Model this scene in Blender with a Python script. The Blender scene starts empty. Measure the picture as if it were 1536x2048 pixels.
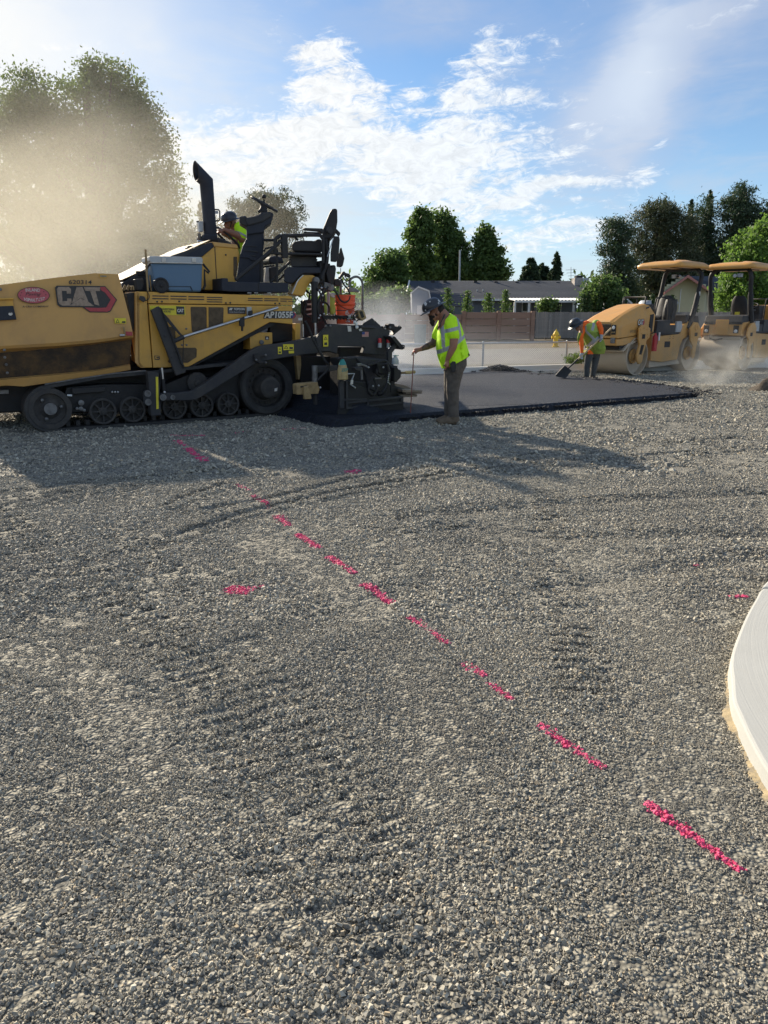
import bpy, bmesh, math, random
import numpy as np
from mathutils import Vector, Matrix, Euler
rng = np.random.default_rng(7)
random.seed(7)
C = bpy.context.scene.collection
scene = bpy.context.scene
R = math.radians

# ------------------------------------------------------------------ camera, world, sun, exposure
F, CAM_H = 1500.0, 1.6
PITCH = math.atan((1024 - 628) / F)
cam = bpy.data.objects.new('camera', bpy.data.cameras.new('camera'))
C.objects.link(cam)
cam.data.sensor_fit = 'VERTICAL'; cam.data.sensor_height = 36; cam.data.sensor_width = 27
cam.data.lens = F / 2048 * 36
cam.data.clip_start = 0.05; cam.data.clip_end = 2000
cam.location = (0, 0, CAM_H); cam.rotation_euler = (math.pi / 2 - PITCH, 0, 0)
scene.camera = cam

SUN_EL, SUN_AZ = 27.0, -35.0          # degrees; azimuth from +Y, negative is to the left
sd = Vector((math.sin(R(SUN_AZ)) * math.cos(R(SUN_EL)), math.cos(R(SUN_AZ)) * math.cos(R(SUN_EL)), math.sin(R(SUN_EL))))
sun = bpy.data.objects.new('sun', bpy.data.lights.new('sun', 'SUN'))
C.objects.link(sun)
sun.data.energy = 3.5; sun.data.angle = R(1.3); sun.data.color = (1.0, 0.88, 0.70)
sun.rotation_euler = (-sd).to_track_quat('-Z', 'Y').to_euler()

vs = scene.view_settings
vs.view_transform = 'Standard'; vs.look = 'None'; vs.gamma = 1; vs.use_curve_mapping = False
vs.exposure = 1.28
scene.cycles.volume_bounces = 2
scene.cycles.max_bounces = 8
scene.cycles.transparent_max_bounces = 12
scene.cycles.volume_step_rate = 2.0
scene.cycles.volume_max_steps = 128
scene.cycles.sample_clamp_indirect = 6.0

# ------------------------------------------------------------------ node expression helper
class X:
    """A socket with arithmetic, so that shaders can be written as formulas."""
    def __init__(s, nt, sock): s.nt = nt; s.s = sock
    def _m(s, op, b=None, c=None, clamp=False):
        n = s.nt.nodes.new('ShaderNodeMath'); n.operation = op; n.use_clamp = clamp
        for i, q in enumerate((s, b, c)):
            if q is None: continue
            if isinstance(q, X): s.nt.links.new(q.s, n.inputs[i])
            else: n.inputs[i].default_value = q
        return X(s.nt, n.outputs[0])
    def __add__(s, b): return s._m('ADD', b)
    __radd__ = __add__
    def __mul__(s, b): return s._m('MULTIPLY', b)
    __rmul__ = __mul__
    def __sub__(s, b): return s._m('SUBTRACT', b)
    def __rsub__(s, b): return (s * -1.0) + b
    def __truediv__(s, b): return s._m('DIVIDE', b)
    def pw(s, b): return s._m('POWER', b)
    def sqrt(s): return s._m('SQRT')
    def exp(s): return s._m('EXPONENT')
    def max(s, b): return s._m('MAXIMUM', b)
    def min(s, b): return s._m('MINIMUM', b)
    def atan2(s, b): return s._m('ARCTAN2', b)
    def asin(s): return s._m('ARCSINE')
    def abs(s): return s._m('ABSOLUTE')
    def clamp(s): return s._m('ADD', 0.0, clamp=True)
    def ss(s, lo, hi):
        n = s.nt.nodes.new('ShaderNodeMapRange'); n.interpolation_type = 'SMOOTHSTEP'
        s.nt.links.new(s.s, n.inputs[0]); n.inputs[1].default_value = lo; n.inputs[2].default_value = hi
        return X(s.nt, n.outputs[0])

def comb(nt, x, y, z):
    n = nt.nodes.new('ShaderNodeCombineXYZ')
    for i, q in enumerate((x, y, z)):
        if isinstance(q, X): nt.links.new(q.s, n.inputs[i])
        else: n.inputs[i].default_value = q
    return n.outputs[0]
def sep(nt, vec):
    n = nt.nodes.new('ShaderNodeSeparateXYZ'); nt.links.new(vec, n.inputs[0])
    return [X(nt, n.outputs[i]) for i in range(3)]
def noise(nt, vec, scale, detail=4, rough=0.55, dist=0.0):
    n = nt.nodes.new('ShaderNodeTexNoise')
    if vec is not None: nt.links.new(vec, n.inputs['Vector'])
    n.inputs['Scale'].default_value = scale; n.inputs['Detail'].default_value = detail
    n.inputs['Roughness'].default_value = rough; n.inputs['Distortion'].default_value = dist
    return X(nt, n.outputs['Fac'])
def voro(nt, vec, scale, out='Distance', rnd=1.0, feature='F1'):
    n = nt.nodes.new('ShaderNodeTexVoronoi'); n.feature = feature
    if vec is not None: nt.links.new(vec, n.inputs['Vector'])
    n.inputs['Scale'].default_value = scale; n.inputs['Randomness'].default_value = rnd
    return n.outputs[out]
def mix(nt, fac, a, b):
    n = nt.nodes.new('ShaderNodeMix'); n.data_type = 'RGBA'
    for i, q in ((0, fac), (6, a), (7, b)):
        if isinstance(q, X): nt.links.new(q.s, n.inputs[i])
        elif isinstance(q, (int, float)): n.inputs[i].default_value = q
        elif isinstance(q, (tuple, list)): n.inputs[i].default_value = (*q[:3], 1)
        else: nt.links.new(q, n.inputs[i])
    return n.outputs[2]
def ramp(nt, fac, stops):
    n = nt.nodes.new('ShaderNodeValToRGB')
    while len(n.color_ramp.elements) < len(stops): n.color_ramp.elements.new(0.5)
    for e, (p, c) in zip(n.color_ramp.elements, stops):
        e.position = p; e.color = (*c, 1)
    nt.links.new(fac.s if isinstance(fac, X) else fac, n.inputs[0])
    return n.outputs[0]
def bump(nt, h, strength=0.5, dist=0.01, normal=None):
    n = nt.nodes.new('ShaderNodeBump'); n.inputs['Strength'].default_value = strength
    n.inputs['Distance'].default_value = dist
    nt.links.new(h.s if isinstance(h, X) else h, n.inputs['Height'])
    if normal is not None: nt.links.new(normal, n.inputs['Normal'])
    return n.outputs[0]

# ------------------------------------------------------------------ world: Nishita sky with clouds
w = bpy.data.worlds.new('World'); scene.world = w; w.use_nodes = True
nt = w.node_tree; nt.nodes.clear()
sky = nt.nodes.new('ShaderNodeTexSky'); sky.sky_type = 'NISHITA'; sky.sun_disc = False
sky.sun_elevation = R(SUN_EL); sky.sun_rotation = R(SUN_AZ); sky.altitude = 50
sky.air_density = 1.0; sky.dust_density = 0.15; sky.ozone_density = 4.0
tc = nt.nodes.new('ShaderNodeTexCoord')
dx, dy, dz = sep(nt, tc.outputs['Generated'])
az = dx.atan2(dy) * (180 / math.pi)
el = dz.min(0.9999).max(-0.9999).asin() * (180 / math.pi)
warp = noise(nt, tc.outputs['Generated'], 3.2, 4, 0.6)
warp2 = noise(nt, comb(nt, dx + 5.0, dy, dz * 2.0), 5.0, 4, 0.6)
az0, el0 = az, el
az = az + (warp - 0.5) * 15.0; el = el + (warp2 - 0.5) * 10.0
def px_dir(u, v):
    x = (u - 768) / F; y = (1024 - v) / F
    X0, Y0, Z0 = x, math.cos(PITCH) + y * math.sin(PITCH), -math.sin(PITCH) + y * math.cos(PITCH)
    return math.degrees(math.atan2(X0, Y0)), math.degrees(math.atan2(Z0, math.hypot(X0, Y0)))
def blob(u, v, ru, rv, rot=0.0, lo=1.0, hi=0.0):
    """soft mask round a sky direction; radii in hundredths of the lens' field, turned by rot degrees"""
    a0, e0 = px_dir(u, v); k = 180 / math.pi / F
    ca, sa = math.cos(R(rot)), math.sin(R(rot))
    p = (az - a0) * math.cos(R(e0)); q = el - e0
    a = (p * ca + q * sa) / (ru * k); b = (q * ca - p * sa) / (rv * k)
    return ((a * a + b * b) * -1.0).exp()
# cloud texture coordinates: a flat layer high above, so that clouds flatten towards the horizon
den = dz.max(0.02) + 0.12
cv = comb(nt, dx / den, dy / den, 0.0)
n_big = noise(nt, cv, 1.1, 5, 0.55, 0.4)
n_str = noise(nt, comb(nt, dx / den * 1.2 + dy / den * 0.5, dy / den * 4.0 - dx / den * 1.2, 3.0), 1.6, 5, 0.62, 0.5)
n_fin = noise(nt, comb(nt, dx / den, dy / den, 7.0), 6.5, 6, 0.66, 0.9)
n_rip = noise(nt, comb(nt, az0 * 0.18 + el0 * 0.08, el0 * 0.95 - az0 * 0.15, 1.0), 1.0, 6, 0.66, 0.9)
n_mot = noise(nt, comb(nt, az0 * 0.75 + el0 * 0.45, el0 * 1.35 - az0 * 0.25, 5.0), 1.0, 6, 0.7, 1.2)
tex = n_fin * 0.20 + n_rip * 0.48 + n_mot * 0.32
A = blob(590, 105, 85, 62, -38) * 1.3 + blob(690, 160, 70, 24, -35) * 0.6
B = blob(960, 180, 110, 60, 10) * 1.2 + blob(1040, 70, 90, 26, 32) * 0.75 + blob(1115, 190, 90, 20, 0) * 0.7
Cc = blob(905, 290, 230, 34, 3) * 1.15 + blob(640, 200, 190, 26, -10) * 0.75 + blob(560, 195, 110, 18, -6) * 0.6 + blob(540, 255, 200, 40, -4) * 0.7 + blob(460, 340, 240, 50, 0) * 0.6 + blob(1400, 90, 150, 30, 25) * 0.35 + blob(150, 60, 160, 30, 5) * 0.4 + blob(1150, 372, 230, 28, 3) * 1.15 + blob(640, 310, 300, 60, 2) * 0.95 + blob(1100, 480, 210, 44, 0) * 1.1 + blob(900, 372, 230, 50, 0) * 0.85 + blob(650, 120, 60, 130, -30) * 0.3
sm = blob(1340, 300, 30, 14, 30) * 0.7 + blob(1150, 265, 30, 12, 0) * 0.5 + blob(1310, 340, 14, 7, 0) * 0.6
shape = (A + B + Cc + sm - blob(775, 120, 75, 60, 30) * 1.0 - blob(440, 130, 90, 50, 0) * 0.5).max(0.0)
cl1 = (shape * 0.95 + (tex - 0.5) * 6.5).ss(0.45, 1.6) * shape.ss(0.10, 0.45)
veil = blob(1270, 185, 100, 150, -38) * 0.5 + blob(1330, 130, 170, 60, 20) * 0.35 + blob(1400, 60, 300, 110, 12) * 0.4 + blob(860, 10, 220, 60, 0) * 0.5 + blob(1250, 300, 130, 100, 30) * 0.45
veil = veil * (0.55 + n_rip * 0.9)
glow = blob(-40, 20, 370, 300, 20) * 0.85 + blob(300, 500, 420, 170, 0) * 0.6 + blob(520, 420, 300, 90, 0) * 0.3
hor = (el0.max(0.0) * -0.14).exp() * 0.85
out_front = ((az0.abs() - 40.0).ss(0.0, 25.0) + (el0 - 36).ss(0.0, 14.0)).clamp()
cl2 = (n_big * 0.5 + n_str * 0.6 - 0.47).ss(0.0, 0.22) * 0.75 * out_front  # cloud cover out of view, thickened to make the skylight more neutral
haze_n = noise(nt, cv, 2.3, 6, 0.6, 0.6).ss(0.45, 0.8) * 0.3
glow = (glow + haze_n * 0.6).min(0.93); veil = (veil + haze_n).min(0.85)
# clouds near the sun glow: forward scattering in thin cloud
sunv = nt.nodes.new('ShaderNodeVectorMath'); sunv.operation = 'DOT_PRODUCT'
nt.links.new(tc.outputs['Generated'], sunv.inputs[0]); sunv.inputs[1].default_value = sd
cosg = X(nt, sunv.outputs['Value']).max(0.0)
lum = cosg.pw(6.0) * 0.12 + 0.98
warm = mix(nt, cosg.pw(5.0), (0.86, 0.93, 1.0), (1.0, 0.95, 0.88))
def scaled(col, f):
    n = nt.nodes.new('ShaderNodeVectorMath'); n.operation = 'SCALE'; nt.links.new(col, n.inputs[0])
    if isinstance(f, X): nt.links.new(f.s, n.inputs['Scale'])
    else: n.inputs['Scale'].default_value = f
    return n.outputs[0]
SKY_STR = 0.095
shade = (n_mot - 0.5) * 0.7 + 0.98
cw = scaled(warm, lum * shade * (0.43 / SKY_STR))
def lin(c): return tuple(q / SKY_STR for q in c)
core = blob(1280, 160, 90, 130, -38) * 0.85
c_veil = mix(nt, core, lin((0.20, 0.235, 0.31)), lin((0.33, 0.36, 0.40)))
c_glow = mix(nt, blob(-60, -20, 420, 330, 0), lin((0.33, 0.335, 0.33)), lin((0.43, 0.42, 0.395)))
hs = nt.nodes.new('ShaderNodeHueSaturation'); hs.inputs['Saturation'].default_value = 1.16; hs.inputs['Value'].default_value = 0.57
nt.links.new(sky.outputs[0], hs.inputs['Color'])
col = mix(nt, hor.min(0.9), hs.outputs[0], lin((0.27, 0.33, 0.40)))
col = mix(nt, veil, col, c_veil)
col = mix(nt, glow, col, c_glow)
col = mix(nt, (cl1 + cl2).min(0.94), col, cw)
bg = nt.nodes.new('ShaderNodeBackground'); bg.inputs['Strength'].default_value = SKY_STR
nt.links.new(col, bg.inputs['Color'])
wo = nt.nodes.new('ShaderNodeOutputWorld'); nt.links.new(bg.outputs[0], wo.inputs['Surface'])
w.cycles.sampling_method = 'AUTOMATIC'

# ------------------------------------------------------------------ materials
def newmat(name):
    m = bpy.data.materials.new(name); m.use_nodes = True; nt = m.node_tree; nt.nodes.clear()
    o = nt.nodes.new('ShaderNodeOutputMaterial'); return m, nt, o
def mat(name, col, rough=0.6, metal=0.0, col2=None, vs=6.0, va=0.5, bs=0, bstr=0.3, bd=0.004, coat=0, spec=None, islands=0.0):
    m, nt, o = newmat(name)
    p = nt.nodes.new('ShaderNodeBsdfPrincipled')
    tc = nt.nodes.new('ShaderNodeTexCoord').outputs['Object']
    c2 = col2 or tuple(c * 0.7 for c in col)
    n = noise(nt, tc, vs, 6, 0.6, 0.3).ss(0.35, 0.75) * va
    n2 = noise(nt, tc, vs * 9, 3, 0.6).ss(0.3, 0.9) * (0.35 * va)
    c = mix(nt, (n + n2).clamp(), col, c2)
    if islands:
        g = nt.nodes.new('ShaderNodeNewGeometry'); r = X(nt, g.outputs['Random Per Island'])
        c = mix(nt, r * islands, c, tuple(x * 0.45 for x in col))
    nt.links.new(c, p.inputs['Base Color'])
    p.inputs['Metallic'].default_value = metal
    rr = (n * 0.25 + rough).clamp(); nt.links.new(rr.s, p.inputs['Roughness'])
    if spec is not None: p.inputs['Specular IOR Level'].default_value = spec
    if coat: p.inputs['Coat Weight'].default_value = coat; p.inputs['Coat Roughness'].default_value = 0.25
    if bs: nt.links.new(bump(nt, noise(nt, tc, bs, 5, 0.6), bstr, bd), p.inputs['Normal'])
    nt.links.new(p.outputs[0], o.inputs[0]); return m
M = {}
def dirty_yellow(name, col, dirt, amt, lo=0.0, hi=1.0):
    """machine paint with dust, scuffs and streaks"""
    m, nt, o = newmat(name)
    p = nt.nodes.new('ShaderNodeBsdfPrincipled'); tc = nt.nodes.new('ShaderNodeTexCoord').outputs['Object']
    x, y, z = sep(nt, tc)
    streak = noise(nt, comb(nt, x * 9.0, y * 9.0, z * 0.8), 1.2, 5, 0.65).ss(0.48, 0.8)
    blot = noise(nt, tc, 2.2, 7, 0.65, 0.6).ss(0.42, 0.72)
    low = (z * -1.0).ss(-hi, -lo)
    d = (streak * 0.35 + blot * 0.5 + low * 0.5) * amt
    c = mix(nt, d.clamp(), col, dirt)
    chips = noise(nt, tc, 26, 4, 0.7).ss(0.72, 0.76) * 0.6
    c = mix(nt, chips, c, (0.07, 0.05, 0.035))
    nt.links.new(c, p.inputs['Base Color'])
    nt.links.new(((d * 0.3) + 0.42).clamp().s, p.inputs['Roughness'])
    nt.links.new(bump(nt, noise(nt, tc, 5, 3), 0.12, 0.02), p.inputs['Normal'])
    nt.links.new(p.outputs[0], o.inputs[0]); return m
M['yellow'] = dirty_yellow('machine_yellow', (0.64, 0.34, 0.045), (0.30, 0.19, 0.08), 0.7, 0.5, 1.6)
M['hopper'] = dirty_yellow('hopper_yellow', (0.60, 0.33, 0.085), (0.36, 0.21, 0.09), 0.7, 0.7, 2.2)
M['roller'] = dirty_yellow('roller_yellow', (0.62, 0.31, 0.07), (0.38, 0.26, 0.13), 0.8, 0.2, 1.6)
M['meshw'] = mat('mesh_window', (0.10, 0.065, 0.03), 0.6, 0, (0.05, 0.035, 0.02), 12, 0.8)
M['tar'] = mat('tarred_steel', (0.022, 0.017, 0.014), 0.55, 0.1, (0.15, 0.085, 0.03), 4.0, 0.8, 30, 0.5, 0.01)
M['black'] = mat('black_paint', (0.022, 0.022, 0.024), 0.55, 0, (0.05, 0.046, 0.042), 5, 0.6, 20, 0.1, spec=0.3)
M['char'] = mat('charcoal_plate', (0.035, 0.036, 0.04), 0.6, 0, (0.08, 0.073, 0.065), 3, 0.7, 12, 0.15, spec=0.3)
M['navy'] = mat('dark_console', (0.022, 0.026, 0.038), 0.6, 0, (0.05, 0.05, 0.058), 6, 0.5, 60, 0.1, spec=0.3)
M['deep'] = mat('greasy_black', (0.011, 0.011, 0.012), 0.6, 0, (0.024, 0.022, 0.020), 8, 0.8, 30, 0.4, 0.01)
M['rubber'] = mat('track_rubber', (0.024, 0.024, 0.025), 0.7, 0, (0.075, 0.07, 0.063), 5, 0.7, 40, 0.3)
M['wheel'] = mat('dusty_wheel', (0.034, 0.032, 0.031), 0.75, 0, (0.085, 0.076, 0.066), 9, 0.8, 40, 0.3)
M['steel'] = mat('bare_steel', (0.55, 0.55, 0.56), 0.3, 0.9, (0.35, 0.34, 0.33), 12, 0.5)
M['greysteel'] = mat('worn_steel', (0.20, 0.20, 0.20), 0.5, 0.6, (0.10, 0.09, 0.08), 10, 0.7, 20, 0.2)
M['white'] = mat('white_paint', (0.75, 0.75, 0.73), 0.5, 0, (0.55, 0.54, 0.5), 5, 0.5)
M['decal_white'] = mat('decal_white', (0.62, 0.60, 0.55), 0.5, 0, (0.42, 0.38, 0.32), 20, 0.6)
M['decal_tan'] = mat('worn_decal', (0.36, 0.27, 0.20), 0.6, 0, (0.20, 0.15, 0.11), 25, 0.8)
M['decal_black'] = mat('decal_black', (0.02, 0.02, 0.023), 0.45, 0, (0.05, 0.045, 0.04), 20, 0.5)
M['decal_red'] = mat('decal_red', (0.42, 0.05, 0.06), 0.5, 0, (0.28, 0.05, 0.05), 20, 0.5)
M['decal_pink'] = mat('decal_faded_red', (0.48, 0.09, 0.11), 0.5, 0, (0.40, 0.09, 0.10), 20, 0.5)
M['decal_yellow'] = mat('decal_yellow', (0.75, 0.62, 0.03), 0.5, 0, (0.55, 0.45, 0.05), 20, 0.5)
M['decal_blue'] = mat('decal_blue', (0.04, 0.07, 0.25), 0.5)
M['orange'] = mat('orange_bucket', (0.85, 0.09, 0.02), 0.4, 0, (0.55, 0.07, 0.03), 6, 0.5)
M['cooler'] = mat('cooler_blue', (0.085, 0.16, 0.25), 0.5, 0, (0.11, 0.18, 0.26), 4, 0.5, 60, 0.1)
M['cooler_lid'] = mat('cooler_grey', (0.42, 0.44, 0.45), 0.5, 0, (0.33, 0.34, 0.34), 5, 0.5)
M['tan'] = mat('tan_box', (0.36, 0.25, 0.11), 0.6, 0, (0.18, 0.12, 0.06), 9, 0.8)
M['wood'] = mat('weathered_wood', (0.30, 0.24, 0.18), 0.8, 0, (0.16, 0.12, 0.09), 8, 0.8, 40, 0.3)
M['handle'] = mat('shovel_wood', (0.62, 0.47, 0.27), 0.6, 0, (0.42, 0.3, 0.17), 12, 0.6)
M['drum'] = mat('drum_steel', (0.42, 0.35, 0.26), 0.65, 0.05, (0.50, 0.42, 0.32), 2.5, 0.8, 14, 0.1)
M['red'] = mat('red_paint', (0.50, 0.02, 0.03), 0.35, 0, (0.3, 0.02, 0.02), 6, 0.4)
M['hydrant'] = mat('hydrant_yellow', (0.80, 0.52, 0.03), 0.5, 0, (0.6, 0.4, 0.05), 6, 0.5)
M['teal'] = mat('teal_plastic', (0.03, 0.25, 0.22), 0.4)
M['bottle'] = mat('dirty_bottle', (0.50, 0.38, 0.17), 0.5, 0, (0.25, 0.17, 0.07), 14, 0.9)
M['lime'] = mat('hi_vis_lime', (0.60, 1.0, 0.012), 0.7, 0, (0.47, 0.86, 0.010), 10, 0.6, 22, 0.5, 0.012)
M['limepale'] = mat('faded_lime', (0.38, 0.52, 0.10), 0.8, 0, (0.24, 0.30, 0.06), 9, 0.7, 22, 0.4, 0.012)
M['olive'] = mat('worn_vest', (0.28, 0.36, 0.05), 0.8, 0, (0.13, 0.17, 0.03), 7, 0.8, 22, 0.5, 0.012)
M['reflect'] = mat('reflective_tape', (0.38, 0.39, 0.40), 0.4, 0.2, (0.28, 0.29, 0.30), 20, 0.6)
M['orangecloth'] = mat('orange_shirt', (1.0, 0.16, 0.012), 0.75, 0, (0.85, 0.12, 0.01), 14, 0.5, 25, 0.4, 0.01)
M['skin'] = mat('skin', (0.32, 0.15, 0.09), 0.5, 0, (0.24, 0.11, 0.07), 14, 0.5)
M['tattoo'] = mat('tattooed_skin', (0.17, 0.09, 0.06), 0.5, 0, (0.05, 0.035, 0.035), 22, 0.95)
M['beard'] = mat('beard_hair', (0.018, 0.013, 0.01), 0.8, 0, None, 20, 0.4, 80, 0.5)
M['pants'] = mat('grey_work_trousers', (0.125, 0.105, 0.085), 0.85, 0, (0.075, 0.062, 0.05), 7, 0.8, 10, 0.9, 0.03)
M['pants2'] = mat('dark_jeans', (0.055, 0.06, 0.06), 0.85, 0, (0.10, 0.10, 0.095), 7, 0.8, 10, 0.9, 0.03)
M['boot'] = mat('tan_work_boot', (0.17, 0.125, 0.08), 0.8, 0, (0.09, 0.065, 0.045), 12, 0.7, 30, 0.4)
M['darkboot'] = mat('dark_boot', (0.04, 0.035, 0.03), 0.8, 0, (0.10, 0.085, 0.07), 12, 0.7)
M['glove'] = mat('work_glove', (0.45, 0.45, 0.46), 0.8, 0, (0.25, 0.25, 0.26), 20, 0.8)
M['helmet'] = mat('black_hard_hat', (0.018, 0.02, 0.026), 0.3, 0, (0.05, 0.055, 0.065), 12, 0.6)
M['shingle'] = mat('roof_shingle', (0.036, 0.045, 0.062), 0.85, 0, (0.06, 0.07, 0.092), 3, 0.8, 12, 0.6, 0.03)
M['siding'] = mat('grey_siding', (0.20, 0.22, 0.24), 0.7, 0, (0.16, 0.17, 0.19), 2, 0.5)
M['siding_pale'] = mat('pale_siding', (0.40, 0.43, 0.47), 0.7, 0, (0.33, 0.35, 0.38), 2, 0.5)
M['cream'] = mat('cream_siding', (0.55, 0.50, 0.32), 0.7, 0, (0.47, 0.43, 0.28), 2, 0.5)
M['pinktrim'] = mat('faded_red_trim', (0.48, 0.20, 0.17), 0.6)
M['glass'] = mat('window_glass', (0.03, 0.035, 0.04), 0.1, 0, None, 3, 0.2)
M['galv'] = mat('galvanised_steel', (0.42, 0.44, 0.45), 0.5, 0.4, (0.3, 0.31, 0.32), 12, 0.6)
M['brick'] = mat('pale_chimney_stone', (0.42, 0.38, 0.35), 0.8, 0, (0.28, 0.25, 0.23), 6, 0.9)
def wall_mat(name, a, b, c):
    m, nt, o = newmat(name); p = nt.nodes.new('ShaderNodeBsdfPrincipled')
    tc = nt.nodes.new('ShaderNodeTexCoord').outputs['Object']; x, y, z = sep(nt, tc)
    oi = nt.nodes.new('ShaderNodeObjectInfo'); r = X(nt, oi.outputs['Random'])
    g = noise(nt, comb(nt, x * 1.5, y * 1.5, z * 14.0), 1.0, 6, 0.65)
    col = mix(nt, g.ss(0.3, 0.75), a, b); col = mix(nt, r * 0.6, col, c)
    nt.links.new(col, p.inputs['Base Color']); p.inputs['Roughness'].default_value = 0.85
    nt.links.new(bump(nt, g, 0.4, 0.02), p.inputs['Normal']); nt.links.new(p.outputs[0], o.inputs[0]); return m
M['precast'] = wall_mat('precast_plank', (0.32, 0.185, 0.125), (0.23, 0.13, 0.09), (0.38, 0.25, 0.18))
M['board'] = wall_mat('grey_fence_board', (0.22, 0.20, 0.18), (0.13, 0.115, 0.10), (0.30, 0.27, 0.24))

def concrete_mat(name, a, b, broom=False):
    m, nt, o = newmat(name); p = nt.nodes.new('ShaderNodeBsdfPrincipled')
    tc = nt.nodes.new('ShaderNodeTexCoord').outputs['Object']
    n = noise(nt, tc, 3, 8, 0.65); f = noise(nt, tc, 160, 3, 0.7)
    col = mix(nt, (n * 0.7 + f * 0.5 - 0.1).clamp(), a, b)
    h = f
    if broom:
        x, y, z = sep(nt, tc)
        r = ((x - 4.4) * (x - 4.4) + (y - 2.1) * (y - 2.1)).sqrt()
        br = noise(nt, comb(nt, r * 95.0, r * 20.0, (y * 1.0)), 1.0, 3, 0.7)
        h = br + f * 0.4
        st = noise(nt, tc, 1.6, 4, 0.6).ss(0.60, 0.74) * 0.45
        col = mix(nt, st, col, (0.50, 0.34, 0.19)); col = mix(nt, br.ss(0.35, 0.8) * 0.12, col, b)
    nt.links.new(col, p.inputs['Base Color']); p.inputs['Roughness'].default_value = 0.9
    nt.links.new(bump(nt, h, 0.4, 0.003), p.inputs['Normal']); nt.links.new(p.outputs[0], o.inputs[0]); return m
M['concrete'] = concrete_mat('kerb_concrete', (0.60, 0.58, 0.53), (0.50, 0.48, 0.43))
M['island'] = concrete_mat('broomed_concrete', (0.50, 0.50, 0.47), (0.38, 0.38, 0.35), True)

def stone_mat(name, stops, pink=False):
    m, nt, o = newmat(name); p = nt.nodes.new('ShaderNodeBsdfPrincipled')
    g = nt.nodes.new('ShaderNodeNewGeometry'); oi = nt.nodes.new('ShaderNodeObjectInfo')
    r = X(nt, g.outputs['Random Per Island']); r2 = X(nt, oi.outputs['Random'])
    k = r + r2; k = k - k._m('FLOOR')
    col = ramp(nt, k, stops)
    pos = g.outputs['Position']
    f = noise(nt, pos, 260, 3, 0.7)
    big = noise(nt, pos, 0.55, 4, 0.6)
    if pink:
        k2 = noise(nt, pos, 70, 3, 0.7).ss(0.56, 0.68)
        col = mix(nt, r.ss(0.0, 1.0), (0.85, 0.06, 0.20), (0.62, 0.08, 0.19)); col = mix(nt, k2 * 0.75, col, (0.25, 0.19, 0.17))
    else:
        dust = noise(nt, pos, 1.7, 5, 0.65).ss(0.5, 0.72) * 0.35
        col = mix(nt, dust, col, (0.36, 0.32, 0.24))
        col = mix(nt, big.ss(0.4, 0.7) * 0.35, col, (0.09, 0.088, 0.08))
    col = mix(nt, f.ss(0.35, 0.75) * 0.3, col, (0.10, 0.095, 0.08))
    nt.links.new(col, p.inputs['Base Color']); p.inputs['Roughness'].default_value = 0.75
    nt.links.new(bump(nt, noise(nt, pos, 420, 3, 0.6), 0.35, 0.001), p.inputs['Normal'])
    nt.links.new(p.outputs[0], o.inputs[0]); return m
GST = [(0.0, (0.13, 0.125, 0.11)), (0.2, (0.22, 0.205, 0.17)), (0.42, (0.38, 0.345, 0.265)), (0.6, (0.27, 0.255, 0.215)), (0.74, (0.48, 0.435, 0.335)), (0.9, (0.64, 0.59, 0.47)), (0.96, (0.33, 0.30, 0.245)), (1.0, (0.60, 0.46, 0.28))]
M['stone'] = stone_mat('crushed_stone', GST)
M['pinkstone'] = stone_mat('pink_painted_stone', GST, True)
M['blackstone'] = mat('asphalt_grain', (0.016, 0.016, 0.019), 0.75, 0, (0.04, 0.04, 0.045), 30, 0.6, islands=0.5)

def ground_mat():
    m, nt, o = newmat('gravel_ground'); p = nt.nodes.new('ShaderNodeBsdfPrincipled')
    pos = nt.nodes.new('ShaderNodeNewGeometry').outputs['Position']
    c1 = voro(nt, pos, 75, 'Color'); d1 = X(nt, voro(nt, pos, 75)); d2 = X(nt, voro(nt, pos, 34)); c2 = voro(nt, pos, 34, 'Color')
    k = X(nt, sep(nt, c1)[0].s) * 0.6 + X(nt, sep(nt, c2)[1].s) * 0.4
    col = ramp(nt, k, [(0.1, (0.13, 0.125, 0.11)), (0.35, (0.24, 0.23, 0.19)), (0.6, (0.35, 0.33, 0.265)), (0.8, (0.46, 0.42, 0.33)), (1.0, (0.56, 0.50, 0.38))])
    big = noise(nt, pos, 0.5, 5, 0.6)
    med = noise(nt, pos, 2.2, 5, 0.65)
    col = mix(nt, med.ss(0.5, 0.75) * 0.35, col, (0.25, 0.22, 0.17))
    col = mix(nt, big.ss(0.4, 0.7) * 0.3, col, (0.06, 0.06, 0.06))
    col = mix(nt, (d1 * 1.2).ss(0.35, 0.9) * 0.6, col, (0.02, 0.02, 0.02))
    nt.links.new(col, p.inputs['Base Color']); p.inputs['Roughness'].default_value = 0.9
    h = (d1 * -0.5) + d2 * -0.7 + noise(nt, pos, 12, 4) * 0.6
    nt.links.new(bump(nt, h, 1.0, 0.02), p.inputs['Normal']); nt.links.new(p.outputs[0], o.inputs[0]); return m
M['ground'] = ground_mat()
M['road'] = mat('old_road', (0.19, 0.185, 0.175), 0.9, 0, (0.27, 0.255, 0.23), 0.5, 0.9, 30, 0.4, 0.01)
M['dirt'] = mat('dry_verge', (0.20, 0.155, 0.11), 0.95, 0, (0.13, 0.115, 0.06), 0.8, 0.9, 6, 0.6, 0.05)
M['sand'] = mat('yellow_sand', (0.42, 0.33, 0.19), 0.95, 0, (0.22, 0.19, 0.14), 22, 1.0, 180, 0.6, 0.004)
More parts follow.
